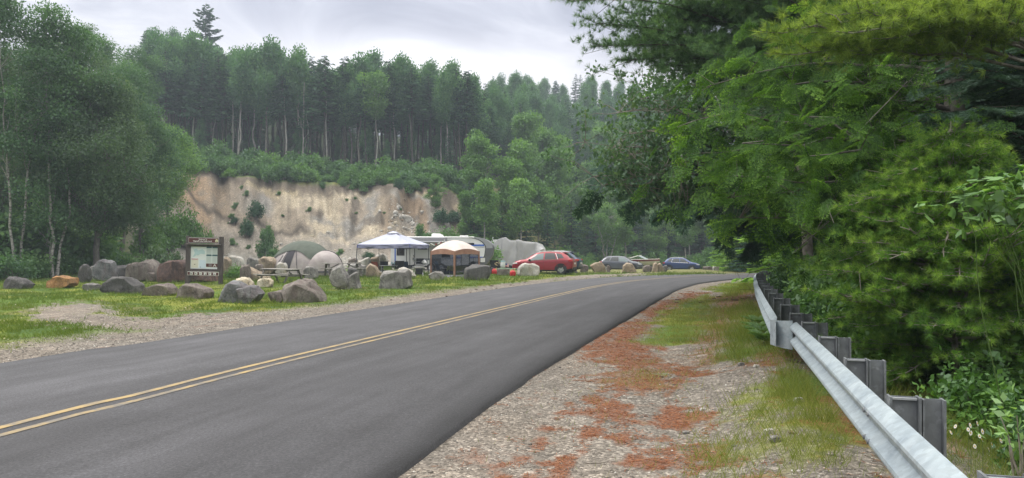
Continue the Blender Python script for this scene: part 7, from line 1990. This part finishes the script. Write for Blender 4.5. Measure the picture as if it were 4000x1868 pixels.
def limb_tree(name, label, cat, base, Ht, tr, limbs, fol, fmat, bmat, seed, extra=0, reach=3.0, cb=1.0, kw=None, dead=6, group=None, fill=0, fT=None, fs=.5, lr=1.0, sp=1.0, rise=-.12):
    """trunk + limbs given by their tips (world points); extra limbs are added all round"""
    rng = np.random.RandomState(seed); tb = Tubes(); fo = Fol(); base = np.array(base, float)
    T = wob(rng, (0, 0, -.4), (rng.normal() * .2, rng.normal() * .2, Ht), 12, .015)
    rr = tr * (1 - .88 * np.linspace(0, 1, 12)); rr[0] *= 1.4; tb.add(T, rr, 8)
    al = [np.array(l, float) - base for l in limbs]; PP = []
    for i in range(extra):
        z = cb + (Ht - cb) * rng.rand() ** .8; f = (Ht - z) / (Ht - cb); az = rng.rand() * 6.283; r = reach * (f ** .7 * .85 + .15) * (.6 + .5 * rng.rand())
        al.append(np.array([math.cos(az) * r, math.sin(az) * r, z + .15 * r * (1 - f) - .10 * r * f]))
    for e in al:
        hl = math.hypot(e[0], e[1]); z0 = np.clip(e[2] + rise * hl + rng.normal() * .25, .6, Ht * .97)
        j = np.array([np.interp(z0, T[:, 2], T[:, 0]), np.interp(z0, T[:, 2], T[:, 1]), z0])
        P = wob(rng, j, e, 9, .035, sag=-.05)
        tb.add(P, np.linspace(min(.05, (.012 + .011 * hl) * lr), .004, 9), 5)
        fol(fo, tb, P, rng, **(kw or {})); PP.append(P)
    for i in range(fill):
        P = PP[rng.randint(len(PP))]; k2 = rng.randint(3, 9); d = unit(P[8] - P[0]); tone = rng.normal() * .14 + .02
        p = P[k2] + rng.normal(size=3) * np.array([.38, .38, .34]) * sp
        dv = d * .7 + rng.normal(size=3) * .5 + np.array([0, 0, -.35])
        if fT is TUFT:
            for q in range(5): fo.put(fT[rng.randint(len(fT))], p + rng.normal(size=3) * .10, d * .6 + rng.normal(size=3) * .6 + UP * .25, unit(rng.normal(size=3)), fs * (.8 + .4 * rng.rand()), tone + .05 * q)
        else: fo.put(fT[rng.randint(len(fT))], p, dv, unit(UP * .6 + rng.normal(size=3) * .6), fs * (.6 + .8 * rng.rand()), tone)
        if i % 5 == 0: tb.add(np.array([P[k2], p]), [.008, .004], 3)
    for i in range(dead):
        z = .8 + Ht * .45 * rng.rand(); az = rng.rand() * 6.283; l = reach * (.4 + .5 * rng.rand())
        Q = wob(rng, (0, 0, z), (math.cos(az) * l, math.sin(az) * l, z + l * rng.normal() * .12), 6, .05); tb.add(Q, np.linspace(.018, .004, 6), 4)
        for k2 in range(3): b = Q[2 + k2]; tb.add(wob(rng, b, b + rng.normal(size=3) * .35, 3, .1), [.008, .005, .003], 3)
    root = thing(name, label, cat, base, 0, group)
    addobj('trunk', tb.mesh(name + ' trunk', bmat), root); addobj('crown', fo.mesh(name + ' crown', fmat), root)
    return root
def W(px, py, d): return tuple(pt(px, py, d))
def G(x, y): return (x, y, H(x, y))
def right_trees():
    # hemlock hanging over the guardrail
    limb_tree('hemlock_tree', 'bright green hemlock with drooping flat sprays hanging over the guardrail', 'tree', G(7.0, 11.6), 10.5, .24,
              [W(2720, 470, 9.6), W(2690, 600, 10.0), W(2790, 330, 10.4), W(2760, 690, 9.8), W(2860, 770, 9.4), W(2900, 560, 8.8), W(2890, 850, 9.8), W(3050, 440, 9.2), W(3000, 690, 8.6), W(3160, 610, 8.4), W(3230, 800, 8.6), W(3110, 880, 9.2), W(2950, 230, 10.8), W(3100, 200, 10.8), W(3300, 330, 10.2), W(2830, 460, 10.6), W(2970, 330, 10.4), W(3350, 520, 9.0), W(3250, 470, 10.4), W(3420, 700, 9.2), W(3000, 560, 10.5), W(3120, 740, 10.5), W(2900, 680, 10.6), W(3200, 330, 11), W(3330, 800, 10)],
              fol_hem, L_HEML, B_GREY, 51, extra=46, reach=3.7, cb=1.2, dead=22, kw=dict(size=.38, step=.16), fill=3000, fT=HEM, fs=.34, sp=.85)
    # big white pine with limbs reaching left over the road
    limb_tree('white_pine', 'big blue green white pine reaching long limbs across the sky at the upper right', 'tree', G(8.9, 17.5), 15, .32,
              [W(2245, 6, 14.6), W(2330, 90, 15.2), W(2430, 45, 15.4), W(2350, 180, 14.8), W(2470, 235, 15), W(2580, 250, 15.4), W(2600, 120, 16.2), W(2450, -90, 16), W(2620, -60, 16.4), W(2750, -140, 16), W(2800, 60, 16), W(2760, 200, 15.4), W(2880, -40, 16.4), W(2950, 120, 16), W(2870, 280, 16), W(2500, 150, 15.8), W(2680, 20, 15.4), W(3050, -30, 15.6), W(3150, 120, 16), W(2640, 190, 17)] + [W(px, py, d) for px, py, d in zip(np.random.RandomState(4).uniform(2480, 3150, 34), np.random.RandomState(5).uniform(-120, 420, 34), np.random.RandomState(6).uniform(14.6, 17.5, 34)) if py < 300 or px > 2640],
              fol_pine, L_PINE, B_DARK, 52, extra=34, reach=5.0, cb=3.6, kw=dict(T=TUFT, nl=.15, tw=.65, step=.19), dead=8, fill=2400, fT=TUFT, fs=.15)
    # tree with tough dark leaves, in front of the far wood
    rng = np.random.RandomState(53)
    base = np.array(G(9.0, 22.0)); tb = Tubes(); T = wob(rng, (0, 0, -.4), (-.5, .2, 9.0), 10, .02); tb.add(T, np.linspace(.2, .04, 10), 8)
    C3 = []; N3 = []; A3 = []; tn = []
    for tip in [(2285, 555, 19.6), (2420, 440, 20.2), (2320, 690, 20), (2540, 380, 20.6), (2600, 650, 19.2), (2690, 500, 20), (2480, 600, 20), (2760, 420, 21), (2450, 520, 19.4), (2380, 610, 20.4), (2560, 500, 20.4), (2640, 580, 20.2), (2480, 690, 19.8), (2700, 640, 20.2), (2600, 440, 19.8), (2520, 330, 21), (2680, 350, 21), (2400, 720, 20)]:
        e = np.array(W(*tip)) - base; z0 = np.clip(e[2] - .15 * abs(e[0]), 1.2, 8.5); j = np.array([np.interp(z0, T[:, 2], T[:, 0]), 0, z0])
        P = wob(rng, j, e, 10, .05, -.05); tb.add(P, np.linspace(.05, .006, 10), 5); t0 = rng.rand() * .4
        for k in range(3, 10):
            for q in range(8):
                tw = P[k] + rng.normal(size=3) * np.array([.50, .50, .36]); tb.add(wob(rng, P[k], tw, 4, .1), np.linspace(.012, .004, 4), 3)
                m = 16; C3.append(tw + rng.normal(size=(m, 3)) * .14); A3.append(unit(rng.normal(size=(m, 3)) + np.array([0, 0, -.8]))); N3.append(rand_dirs(rng, m, .8)); tn.append(np.clip(t0 + .35 * rng.rand(m), 0, 1))
    for k in range(9):   # bare grey hanging twigs under the crown
        px = 2600 + rng.rand() * 160; a = np.array(W(px, 600 + rng.rand() * 50, 19.3)) - base; tb.add(wob(rng, a, a + np.array([rng.normal() * .35, .1, -.7 - .5 * rng.rand()]), 7, .12), np.linspace(.016, .004, 7), 4)
    c = np.vstack(C3); V, Fq = diamonds(c, np.vstack(A3), np.vstack(N3), .14 * (.7 + .5 * rng.rand(len(c))), .08)
    root = thing('broadleaf_tree', 'sparse tree with small dark leaves and bare hanging twigs before the far wood', 'tree', base)
    addobj('trunk', tb.mesh('broadleaf trunk', B_TWIG), root); addobj('crown', np_mesh('broadleaf crown', V, Fq, [L_OAK], v=np.concatenate(tn)), root)
    # dark low hemlock further along the rail
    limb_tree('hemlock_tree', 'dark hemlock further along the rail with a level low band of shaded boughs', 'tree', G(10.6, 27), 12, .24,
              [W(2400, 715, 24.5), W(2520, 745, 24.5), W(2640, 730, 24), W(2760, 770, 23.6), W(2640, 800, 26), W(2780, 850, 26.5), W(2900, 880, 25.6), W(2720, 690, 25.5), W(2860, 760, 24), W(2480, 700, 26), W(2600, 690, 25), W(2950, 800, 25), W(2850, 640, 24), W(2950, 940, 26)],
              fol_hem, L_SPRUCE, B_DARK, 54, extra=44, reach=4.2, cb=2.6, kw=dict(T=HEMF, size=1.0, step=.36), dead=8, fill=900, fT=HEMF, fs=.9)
    # yellow green pine bough in the top right
    limb_tree('pine_tree', 'yellow green pine with starry needle tufts at the top right', 'tree', G(6.4, 8.6), 7.5, .16,
              [W(3060, 130, 8.0), W(3110, 215, 8.2), W(3260, 60, 7.9), W(3230, 190, 8.2), W(3480, 150, 7.8), W(3420, 60, 7.8), W(3330, 130, 7.6), W(3560, 60, 8.0), W(3650, 130, 8.0), W(3180, 100, 8.4), W(3380, 215, 8.1)],
              fol_pine, L_PINEY, B_GREY, 55, extra=0, reach=2.0, kw=dict(nl=.12, tw=.42, step=.16, s0=.25), dead=4, lr=.5, fill=90, fT=TUFT, fs=.12, sp=.25, rise=.05)
    # bluish spruce at the right edge
    limb_tree('spruce_tree', 'blue green spruce with stiff upswept sprays at the right edge', 'tree', G(7.7, 9.9), 8.0, .16,
              [W(3600, 345, 9.4), W(3640, 440, 9.2), W(3700, 200, 9.6), W(3680, 520, 9.0), W(3780, 90, 9.5), W(3760, 820, 8.4), W(3820, 600, 8.8), W(3850, 300, 9.2), W(3800, 420, 9.0), W(3750, 260, 9.4), W(3880, 480, 8.8), W(3900, 180, 9.2), W(3860, 760, 8.6), W(3700, 640, 9.3), W(3900, 900, 8.4), W(3820, 980, 8.6)],
              fol_fir, L_BLUE, B_DARK, 56, extra=26, reach=2.2, cb=.6, dead=4)
    # young white pine in front of the rail
    b = G(4.85, 8.2); lim = []; rng = np.random.RandomState(57)
    for z, r, n in ((.02, .9, 10), (.25, 1.1, 12), (.5, 1.2, 14), (.75, 1.25, 14), (1.0, 1.25, 15), (1.25, 1.2, 15), (1.5, 1.1, 14), (1.75, 1.0, 13), (2.0, .85, 12), (2.25, .65, 10), (2.5, .42, 8), (2.75, .25, 6)):
        for k in range(n):
            a = rng.rand() * 6.283; q = r * (.75 + .4 * rng.rand()); lim.append((b[0] + math.cos(a) * q, b[1] + math.sin(a) * q, b[2] + z + .28 * q + .1))
    lim += [W(3330, 800, 7.9), W(3380, 950, 7.8), W(3300, 1060, 8), W(3420, 860, 7.7), W(3350, 1180, 7.9), W(3480, 1010, 7.4), W(3560, 900, 7.5), W(3450, 1140, 7.5), W(3520, 1240, 7.5), W(3440, 800, 8), W(3530, 760, 8)]
    lim += [W(3715, 640, 8.2), W(3745, 690, 8.15), W(3690, 730, 8.2), W(3560, 715, 8.0), W(3610, 760, 7.9), W(3480, 780, 7.9), W(3660, 790, 7.7), W(3780, 760, 8.1)]
    limb_tree('young_pine', 'bright young white pine with upright candle shoots behind the guardrail', 'tree', b, 3.15, .045, lim, fol_pine, L_YOUNG, B_TWIG, 57, kw=dict(nl=.085, tw=.32, step=.12, s0=.25), dead=0, fill=450, fT=TUFT, fs=.085, sp=.3)
    # background rows that close the view behind the rail
    bk = [conifer('back hemlock', 400 + i, 14, .8, 3.5, 40, 11, .24, lmat=L_HEML if i else L_SPRUCE, tw=.62, dens=2.0, p=.6, width=.45, droop=.3) for i in range(2)]
    st = [Stock('hemlock_tree', m, 'shaded hemlock standing in the dark wood behind the guardrail', 'tree', 'hemlocks in the wood behind the guardrail') for m in bk]
    for x, y, k, s in ((10.5, 11, 0, .9), (12.5, 14.5, 1, 1.0), (13, 19, 0, 1.0), (12.5, 24, 1, 1.0), (15.5, 21, 0, 1.1), (15.5, 28, 0, 1.1), (14, 33, 1, 1.0), (17.5, 36, 0, 1.1), (20, 40, 1, 1.1), (24, 44, 0, 1.1), (19, 30, 1, 1.2), (11.5, 8, 1, .9), (14, 7, 0, 1.0), (17, 15, 1, 1.2), (21, 24, 0, 1.2), (28, 40, 1, 1.2), (24, 34, 0, 1.2), (33, 47, 0, 1.2), (19, 9, 1, 1.2), (13, 3, 0, 1.), (12, -2, 1, 1.0), (30, 56, 1, 1.1), (26, 60, 0, 1.1), (36, 62, 0, 1.2)):
        st[k].put((x, y, H(x, y) - .2), x * 3 + y, s)
    for px, d, k, s in ((2985, 62, 0, .75), (2900, 66, 1, .7), (3040, 60, 1, .7), (2960, 70, 1, .85), (3090, 64, 0, .8)):
        st[k].put(gpos(px, d, -.1), px, s, label='dark pine-like tree beyond the bend at the far end of the guardrail', group='dark trees beyond the bend')
    # broadleaf bushes and saplings along the rail
    us = [shrub('rail bush', 420 + i, 1.6, .95, 2600, .13, (L_DARK, L_MID, L_DARK)[i], lump=30) for i in range(3)]
    su = [Stock('underbrush', u, 'leafy bush growing just behind the guardrail', 'shrub', 'bushes behind the guardrail', ('stems', 'leaves')) for u in us]
    for x, y, k, s in ((5.6, 11.6, 0, .9), (6.2, 13.5, 0, 1.0), (6.7, 15, 2, 1.1), (7.3, 17, 0, 1.1), (7.7, 19, 1, .9), (8.4, 21, 0, 1.1), (9.0, 23.5, 2, 1.1), (9.9, 26, 1, 1.0), (10.8, 28.5, 0, 1.1), (11.8, 31, 1, 1.1), (13.0, 34, 0, 1.1), (6.9, 12, 2, 1.3), (7.8, 14.5, 0, 1.4), (8.8, 18, 2, 1.4), (9.8, 21.5, 0, 1.5), (11, 25, 2, 1.5), (5.3, 9.6, 2, .8), (6.3, 9.3, 0, 1.2), (7.6, 8.0, 2, 1.2), (6.8, 6.6, 0, 1.0), (5.8, 5.0, 2, .8), (4.3, 6.9, 1, .5), (5.0, 7.3, 0, .7), (4.5, 8.9, 1, .6), (5.4, 6.2, 0, .8), (4.7, 10.1, 1, .65), (4.1, 5.6, 0, .5), (5.9, 7.5, 0, 1.0), (7.0, 4.2, 0, 1.1), (14.2, 36.5, 1, 1.1), (16, 39, 0, 1.1), (18, 41.5, 1, 1.2), (12.6, 32, 2, 1.4)):
        su[k].put((x, y, H(x, y) - .1), x * 7 + y, s)
    # fern clumps
    rng = np.random.RandomState(61); c = []; a = []; L = []; V = []
    fo = Fol()
    frond = hem_template(77, .13, .05)
    for f in range(9):
        az = f / 9 * 6.283 + rng.normal() * .2
        fo.put(frond, np.array([0, 0, .05]), np.array([math.cos(az), math.sin(az), .75]), UP, .62 * (.8 + .3 * rng.rand()), .1 * rng.rand())
    fm = fo.mesh('fern fronds', L_FERN); tbx = Tubes(); tbx.add(np.array([[0, 0, -.1], [0, 0, .08]]), [.03, .02], 5); sm = tbx.mesh('fern stem', B_TWIG)
    fs = Stock('fern', (sm, fm), 'green fern with arching fronds beside the guardrail posts', 'fern', 'ferns by the guardrail', ('stem', 'fronds'))
    for x, y, s in ((4.75, 10.2, 1.0), (5.2, 11.0, 1.1), (4.9, 9.4, .9), (5.7, 12.4, 1.1), (6.2, 14.2, 1.1), (4.0, 11.6, .6), (4.3, 12.6, .7), (4.6, 13.6, .6), (5.1, 15.2, .6)):
        fs.put((x, y, H(x, y)), x * 9, s)
    # wild vine with large bright leaves at the right edge
    rng = np.random.RandomState(63); p0 = np.array(G(4.9, 6.4)); tb = Tubes(); C = []
    for px, py in ((3770, 800), (3830, 740), (3900, 720), (3960, 700), (4040, 710), (3860, 800), (3930, 790), (4000, 780), (3800, 850), (3900, 860), (4100, 720)):
        e = np.array(W(px, py, 6.3)) - p0; P = wob(rng, (rng.normal() * .2, rng.normal() * .1, -.1), e, 8, .05, -.08); tb.add(P, np.linspace(.006, .003, 8), 4)
        for k in range(9): C.append(e + rng.normal(size=3) * np.array([.13, .10, .07]))
    c = np.array(C); n = len(c); ax = unit(rng.normal(size=(n, 3)) * np.array([1, .6, .3]) + np.array([-.4, -.5, -.35])); nr = rand_dirs(rng, n, 1.2)
    Vs = []; Fs = []; k0 = 0
    for off, ln, wd in ((0, .13, .11), (.7, .10, .07), (-.7, .10, .07)):
        sd = unit(np.cross(ax, nr)); a2 = ax * math.cos(off) + sd * math.sin(off)
        Va, Fa = diamonds(c, a2, nr, ln * (.8 + .4 * np.random.RandomState(3).rand(n)), wd, back=.1); Vs.append(Va); Fs.append(Fa + k0); k0 += len(Va)
    root = thing('wild_vine', 'wild vine with big pale green lobed leaves spilling in at the right edge', 'vine', p0)
    addobj('stems', tb.mesh('vine stems', B_STEM), root); addobj('leaves', np_mesh('vine leaves', np.vstack(Vs), np.vstack(Fs), [L_VINE], v=np.tile(.3 + .5 * rng.rand(n), 3)), root)
    # leafy weed at the lower right corner
    wd = shrub('bright weed', 430, .8, .35, 240, .085, L_VINE, lump=14)
    s2 = Stock('weed', wd, 'bright leafy weed at the lower right beside the daisies', 'plant', None, ('stems', 'leaves')); s2.put(G(3.72, 5.35), 0, .9)
    Stock('weed', wd, 'small leafy weed sprouting among the daisies', 'plant', None, ('stems', 'leaves')).put(G(3.05, 5.6), 2, .55)
right_trees()
# ------------------------------------------------------------------ grass, stones, needles, flowers
L_GRASS = leafmat('grass blades', (0.085, 0.130, 0.022), (0.185, 0.235, 0.042), (0.360, 0.340, 0.120), trans=.35, gloss=.03, k=1)
L_LAWN = leafmat('lawn blades', (0.060, 0.110, 0.018), (0.120, 0.180, 0.028), (0.235, 0.260, 0.055), trans=.35, gloss=.02, k=1)
def ground_cover():
    rng = np.random.RandomState(71)
    def blades(x, y, h, wd, lean, tone, name, mat):
        n = len(x); z = Hnp(x, y)
        az = rng.rand(n) * 6.283; ln = lean * (.3 + rng.rand(n))
        a = unit(np.c_[np.cos(az) * ln, np.sin(az) * ln, np.ones(n)]); nr = np.c_[np.cos(az + 1.2), np.sin(az + 1.2), np.zeros(n)]
        V, Fq = diamonds(np.c_[x, y, z - .01], a, nr, h, wd, fold=0, back=0)
        V = V.reshape(-1, 4, 3); V[:, 2, :2] += np.c_[np.cos(az), np.sin(az)] * (h * ln * .5)[:, None]; V = V.reshape(-1, 3)
        me = np_mesh(name, V, Fq, [mat], v=np.clip(tone, 0, 1)); return addobj(name, me)
    def logd(n, a, b): return np.exp(rng.uniform(math.log(a), math.log(b), n))
    # right verge
    n = 420000; y = logd(n, 2.6, 44); rx = np.interp(y, RAIL[:, 1], RAIL[:, 0]); x = rx + rng.uniform(-4.2, 3.2, n) * np.clip(y / 8, .8, 1.4)
    grass, ne, br, gl, off, lat, nn, n2 = masks(x, y)
    cl = sstep(.35, .7, fbm(x * 3.2, y * 3.2, 81, 3))
    p = np.clip(grass, 0, 1) * (.25 + .75 * cl) + .06 * br * cl + .02 * cl * cl * (off > .3); ok = (rng.rand(n) < p * .75) & (off > .15) & ~((np.abs(lat - .1) < .12))
    x, y, lat, off = x[ok], y[ok], lat[ok], off[ok]; cl = cl[ok]
    tall = sstep(-1.9, -.5, lat + (fbm(x, y, 83) - .5) * 1.2)
    h = (.045 + .05 * rng.rand(len(x))) * (1 - tall) + tall * (.09 + .22 * rng.rand(len(x)) ** 1.5)
    h *= np.where(lat > .5, 1.15, 1)
    o = blades(x, y, h, np.clip(.0022 + y * .00045, .003, .02), .45, .15 + .35 * fbm(x * .8, y * .8, 85) + .4 * rng.rand(len(x)) ** 2 + .15 * (1 - tall), 'grass', L_GRASS)
    tag(o, 'green and straw tinted grass along the right shoulder and rail', 'grass', kind='stuff')
    # lawn left of the road
    n = 590000; y = logd(n, 10, 62); x = rng.uniform(-1, 1, n) * y * .85 - y * .25
    grass, ne, br, gl, off, lat, nn, n2 = masks(x, y)
    _, PX, DD = Hraw(x, y)
    cl = fbm(x * 1.6, y * 1.6, 91, 3)
    p = np.clip(grass, 0, 1) * (.35 + .65 * sstep(.3, .6, cl)) * (1 - sstep(57, 62, y)); ok = (rng.rand(n) < p * .6) & (off < -ROADW * 1.05) & (x < 16)
    x, y, cl = x[ok], y[ok], cl[ok]
    h = (.05 + .09 * rng.rand(len(x)) ** 1.6) * (.7 + .9 * sstep(.45, .7, cl)) * (1 + .8 * sstep(33, 42, y))
    o = blades(x, y, h, .006 + y * .0005, .5, .10 + .55 * fbm(x * .5, y * .5, 45) + .35 * rng.rand(len(x)) - .1 * sstep(34, 44, y), 'lawn', L_LAWN); tag(o, 'short green grass with yellow patches around the boulders', 'grass', kind='stuff')
    # clover and small yellow flowers in the lawn
    k = rng.randint(len(x), size=1100); k = k[fbm(x[k] * .7, y[k] * .7, 95) > .48]
    c = np.c_[x[k], y[k], Hnp(x[k], y[k]) + .07 + .05 * rng.rand(len(k))]
    V, Fq = diamonds(c, rand_dirs(rng, len(k)), rand_dirs(rng, len(k), 2), .035, .035)
    fm = leafmat('tiny blossoms', (.55, .52, .42), (.6, .58, .5), (.62, .50, .08), k=1); o = addobj('clover_flowers', np_mesh('clover_flowers', V, Fq, [fm], v=(rng.rand(len(k)) > .6) * 1.0)); tag(o, 'tiny white and yellow flowers dotted through the lawn', 'flowers', kind='stuff')
    # loose stones
    ov = np.array([(1, 0, 0), (-1, 0, 0), (0, 1, 0), (0, -1, 0), (0, 0, 1), (0, 0, -1.)]); of = np.array([(0, 2, 4), (2, 1, 4), (1, 3, 4), (3, 0, 4), (2, 0, 5), (1, 2, 5), (3, 1, 5), (0, 3, 5)])
    def stones(x, y, s, name, lab):
        n = len(x); z = Hnp(x, y)
        V = ov[None] * (s[:, None, None] * (.6 + .6 * rng.rand(n, 6, 1))); V[:, :, 2] *= .65
        a = rng.rand(n) * 6.28; ca, sa = np.cos(a)[:, None], np.sin(a)[:, None]
        V = np.stack([V[..., 0] * ca - V[..., 1] * sa, V[..., 0] * sa + V[..., 1] * ca, V[..., 2]], -1) + np.c_[x, y, z + s * .15][:, None]
        Fq = (of[None] + np.arange(n)[:, None, None] * 6).reshape(-1, 3); v = np.repeat(rng.rand(n), 8)
        o = addobj(name, np_mesh(name, V.reshape(-1, 3), Fq, [M_STONE], v=v)); tag(o, lab, 'gravel', kind='stuff')
    global M_STONE
    m, t, out = new_mat('loose stones'); at = N(t, 'ShaderNodeAttribute', attribute_name='v'); pr = N(t, 'ShaderNodeBsdfPrincipled', i_Roughness=.85)
    Lk(t, ramp(t, at.outputs['Fac'], [(0, (.09, .085, .08)), (.35, (.17, .15, .13)), (.7, (.235, .205, .175)), (.93, (.33, .305, .275)), (1, (.60, .58, .54))]), pr.inputs['Base Color']); Lk(t, pr.outputs[0], out.inputs[0]); M_STONE = m
    n = 60000; y = logd(n, 2.4, 30); x = np.interp(y, EDGE[:, 1], EDGE[:, 0]) + rng.uniform(.02, 4.0, n)
    g = masks(x, y); p = (1 - np.clip(g[0], 0, 1)) * (1 - .8 * np.clip(g[1], 0, 1)) * (.35 + .65 * sstep(.35, .6, fbm(x * 2, y * 2, 97)) + .8 * (g[4] < .35)); ok = rng.rand(n) < p * .5
    stones(x[ok], y[ok], (.004 + .009 * rng.rand(ok.sum()) ** 2.8) * (1 + .6 * (rng.rand(ok.sum()) > .97) * 2), 'gravel', 'loose grey gravel on the right shoulder')
    n = 26000; y = logd(n, 8, 50); x = np.interp(y, EDGE[:, 1], EDGE[:, 0]) - ROADW * 1.06 - rng.uniform(0, 6, n)
    g = masks(x, y); ok = (rng.rand(n) < np.clip(g[3], 0, 1)) & (g[4] < -ROADW * 1.06)
    stones(x[ok], y[ok], .009 + .018 * rng.rand(ok.sum()) ** 2.5, 'gravel', 'loose pale gravel on the left shoulder')
    # a few larger stones on the right shoulder, one object each
    for i, (px, py, s, lab) in enumerate(((2895, 1478, .05, 'flat pale stone at the edge of the grass by the rail'), (2745, 1622, .035, 'small white stone in the middle of the right shoulder'), (2460, 1562, .03, 'little grey stone beside the needle drift'), (2680, 1706, .035, 'pale pebble at the lower grass tuft'), (3120, 1668, .05, 'whitish stone near the foot of the rail post'), (3005, 1790, .045, 'grey stone low on the shoulder'), (3030, 1834, .05, 'pale flat stone at the bottom edge of the shoulder'), (2830, 1484, .03, 'small tan pebble left of the flat pale stone'), (2955, 1510, .04, 'grey stone below the flat pale one'))):
        me = rock_mesh('stone', [rnd_outline(700 + i)], s * 2, s * 1.1, s * 1.6, 'pale' if i % 3 else 'grey', 700 + i); d = dground(py); o = addobj('stone', me, None, gpos(px, d, -.01)); tag(o, lab, 'stone')
    # rust coloured pine needles
    n = 240000; y = logd(n, 2.6, 34); x = np.interp(y, EDGE[:, 1], EDGE[:, 0]) + rng.uniform(-.1, 4.4, n)
    g = masks(x, y); f = sstep(.12, .85, g[1] * .9 + (fbm(x * 5, y * 5, 99, 3) - .5) * 1.1 + (fbm((x - .28 * y) * 4.5, y * .9, 33, 4) - .5) * 1.1) * (1 - .7 * np.clip(g[0], 0, 1)) + .02 + .25 * np.clip(g[2], 0, 1); ok = rng.rand(n) < f * .55
    x, y = x[ok], y[ok]; n = len(x); az = rng.rand(n) * 6.283; a = np.c_[np.cos(az), np.sin(az), rng.normal(size=n) * .12]
    V, Fq = diamonds(np.c_[x, y, Hnp(x, y) + .004 + .008 * rng.rand(n)], a, rand_dirs(rng, n, 2.5), .06 + .03 * rng.rand(n), .0035 + y * .0003)
    nm = leafmat('rust needles', (.10, .032, .015), (.21, .070, .030), (.34, .16, .08), trans=.05, gloss=.02, k=1)
    tag(addobj('pine_needles', np_mesh('pine_needles', V, Fq, [nm], v=.15 + .7 * rng.rand(n))), 'drifts of rust red fallen pine needles on the gravel shoulder', 'pine needles', kind='stuff')
    # bark flakes and cones
    ck = pm('dark bark flake', (.05, .032, .025), (.10, .06, .045), 20, .9)
    bm = rock_mesh('flake', [rnd_outline(800)], 1, .3, .5, 'dark', 800); bm.materials.clear(); bm.materials.append(ck)
    first = None
    for px, py in ((1528, 1172), (1693, 1132), (1745, 1158), (1838, 1142), (1860, 1131), (1890, 1133), (1955, 1128), (1940, 1127), (2050, 1104), (1920, 1118), (1796, 1130), (1995, 1114), (1830, 1163), (2648, 1171), (2643, 1182), (2790, 1170), (2840, 1176), (2870, 1186), (2740, 1186), (2810, 1160), (2900, 1180), (2585, 1484), (3030, 1810), (3095, 1815)):
        d = dground(py); p = gpos(px, d, .005); s = (.10 + .16 * rng.rand()) if d > 12 else .07
        o = addobj('bark_flake', bm, None, p); o.scale = (s, s, s * .6); o.rotation_euler = (0, 0, rng.rand() * 6); tag(o, 'dark flake of bark lying on the road shoulder', 'bark', 'dark bark flakes on the shoulders')
    # daisies behind the rail
    wh = flatm('white petals', (.58, .57, .54), .7); ye = flatm('yellow daisy eye', (.55, .36, .03), .8)
    spots = [(3676, 1672), (3692, 1668), (3715, 1690), (3732, 1666), (3790, 1662), (3818, 1655), (3782, 1678), (3792, 1692), (3838, 1686), (3826, 1704), (3836, 1718), (3808, 1744), (3910, 1722), (3862, 1756), (3875, 1738), (3652, 1612), (3540, 1392), (3480, 1320), (3375, 1325), (3332, 1328), (3344, 1340), (3315, 1346), (3300, 1322)]
    tb0 = Tubes(); tb0.add(np.array([[0, 0, -.45], [.01, 0, -.2], [0, 0, 0]]), .003, 4); sm = tb0.mesh('daisy stem', B_STEM)
    fl = MB()
    for k in range(12):
        t = k / 12 * 6.283; u = Vector((math.cos(t), math.sin(t), 0)); v = Vector((-math.sin(t), math.cos(t), 0))
        fl.add([u * .006, u * .018 + v * .005, u * .026, u * .018 - v * .005], [(0, 1, 2, 3)])
    fme = fl.mesh('daisy petals', wh); eye = MB().lathe([(.007, 0), (.008, .003), (.003, .006)], (0, 0, 0), 8).mesh('daisy eye', ye)
    root = None
    for px, py in spots:
        d = 5.4 if py > 1500 else 8.9; p = pt(px, py, d)
        tilt = (R(35 + 25 * rng.rand()), 0, rng.normal() * .6)
        if root is None:
            root = thing('daisy', 'white daisy with a yellow eye on a thin stem behind the guardrail', 'flower', p, 0, 'daisies behind the guardrail')
            root.scale = (.45, .45, 1); addobj('stem', sm, root); q = addobj('petals', fme, root); q.rotation_euler = tilt; e = addobj('eye', eye, q)
        else:
            r = copy_tree(root, p, 0, (.45, .45, 1)); [setattr(c, 'rotation_euler', tilt) for c in r.children if c.name.startswith('petals')]
    # cracks of paint and two stray twigs on the shoulder
    for px, py, ln, az, lab in ((2350, 1822, .25, .1, 'dry brown twig at the lower edge of the gravel'), (2250, 1462, .2, 1.2, 'thin dry twig near the asphalt edge'), (2330, 1545, .2, -.4, 'thin pale twig beside a small needle patch')):
        d = dground(py); tb1 = Tubes(); tb1.add(wob(rng, (-ln / 2 * math.cos(az), -ln / 2 * math.sin(az), .01), (ln / 2 * math.cos(az), ln / 2 * math.sin(az), .015), 6, .05), np.linspace(.006, .003, 6), 5)
        tag(addobj('twig', tb1.mesh('twig', B_TWIG), None, gpos(px, d, .005)), lab, 'twig')
ground_cover()
# ------------------------------------------------------------------ haze
def haze():
    mb = MB().box((0, 0, 40), (484, 484, 96))
    m, t, out = new_mat('pale air haze')
    v = N(t, 'ShaderNodeVolumePrincipled'); v.inputs['Color'].default_value = (.74, .86, 1.0, 1); v.inputs['Density'].default_value = 0.0010; v.inputs['Anisotropy'].default_value = .3
    Lk(t, v.outputs[0], out.inputs['Volume'])
    o = mb.build('haze', m); tag(o, kind='stuff')
haze()
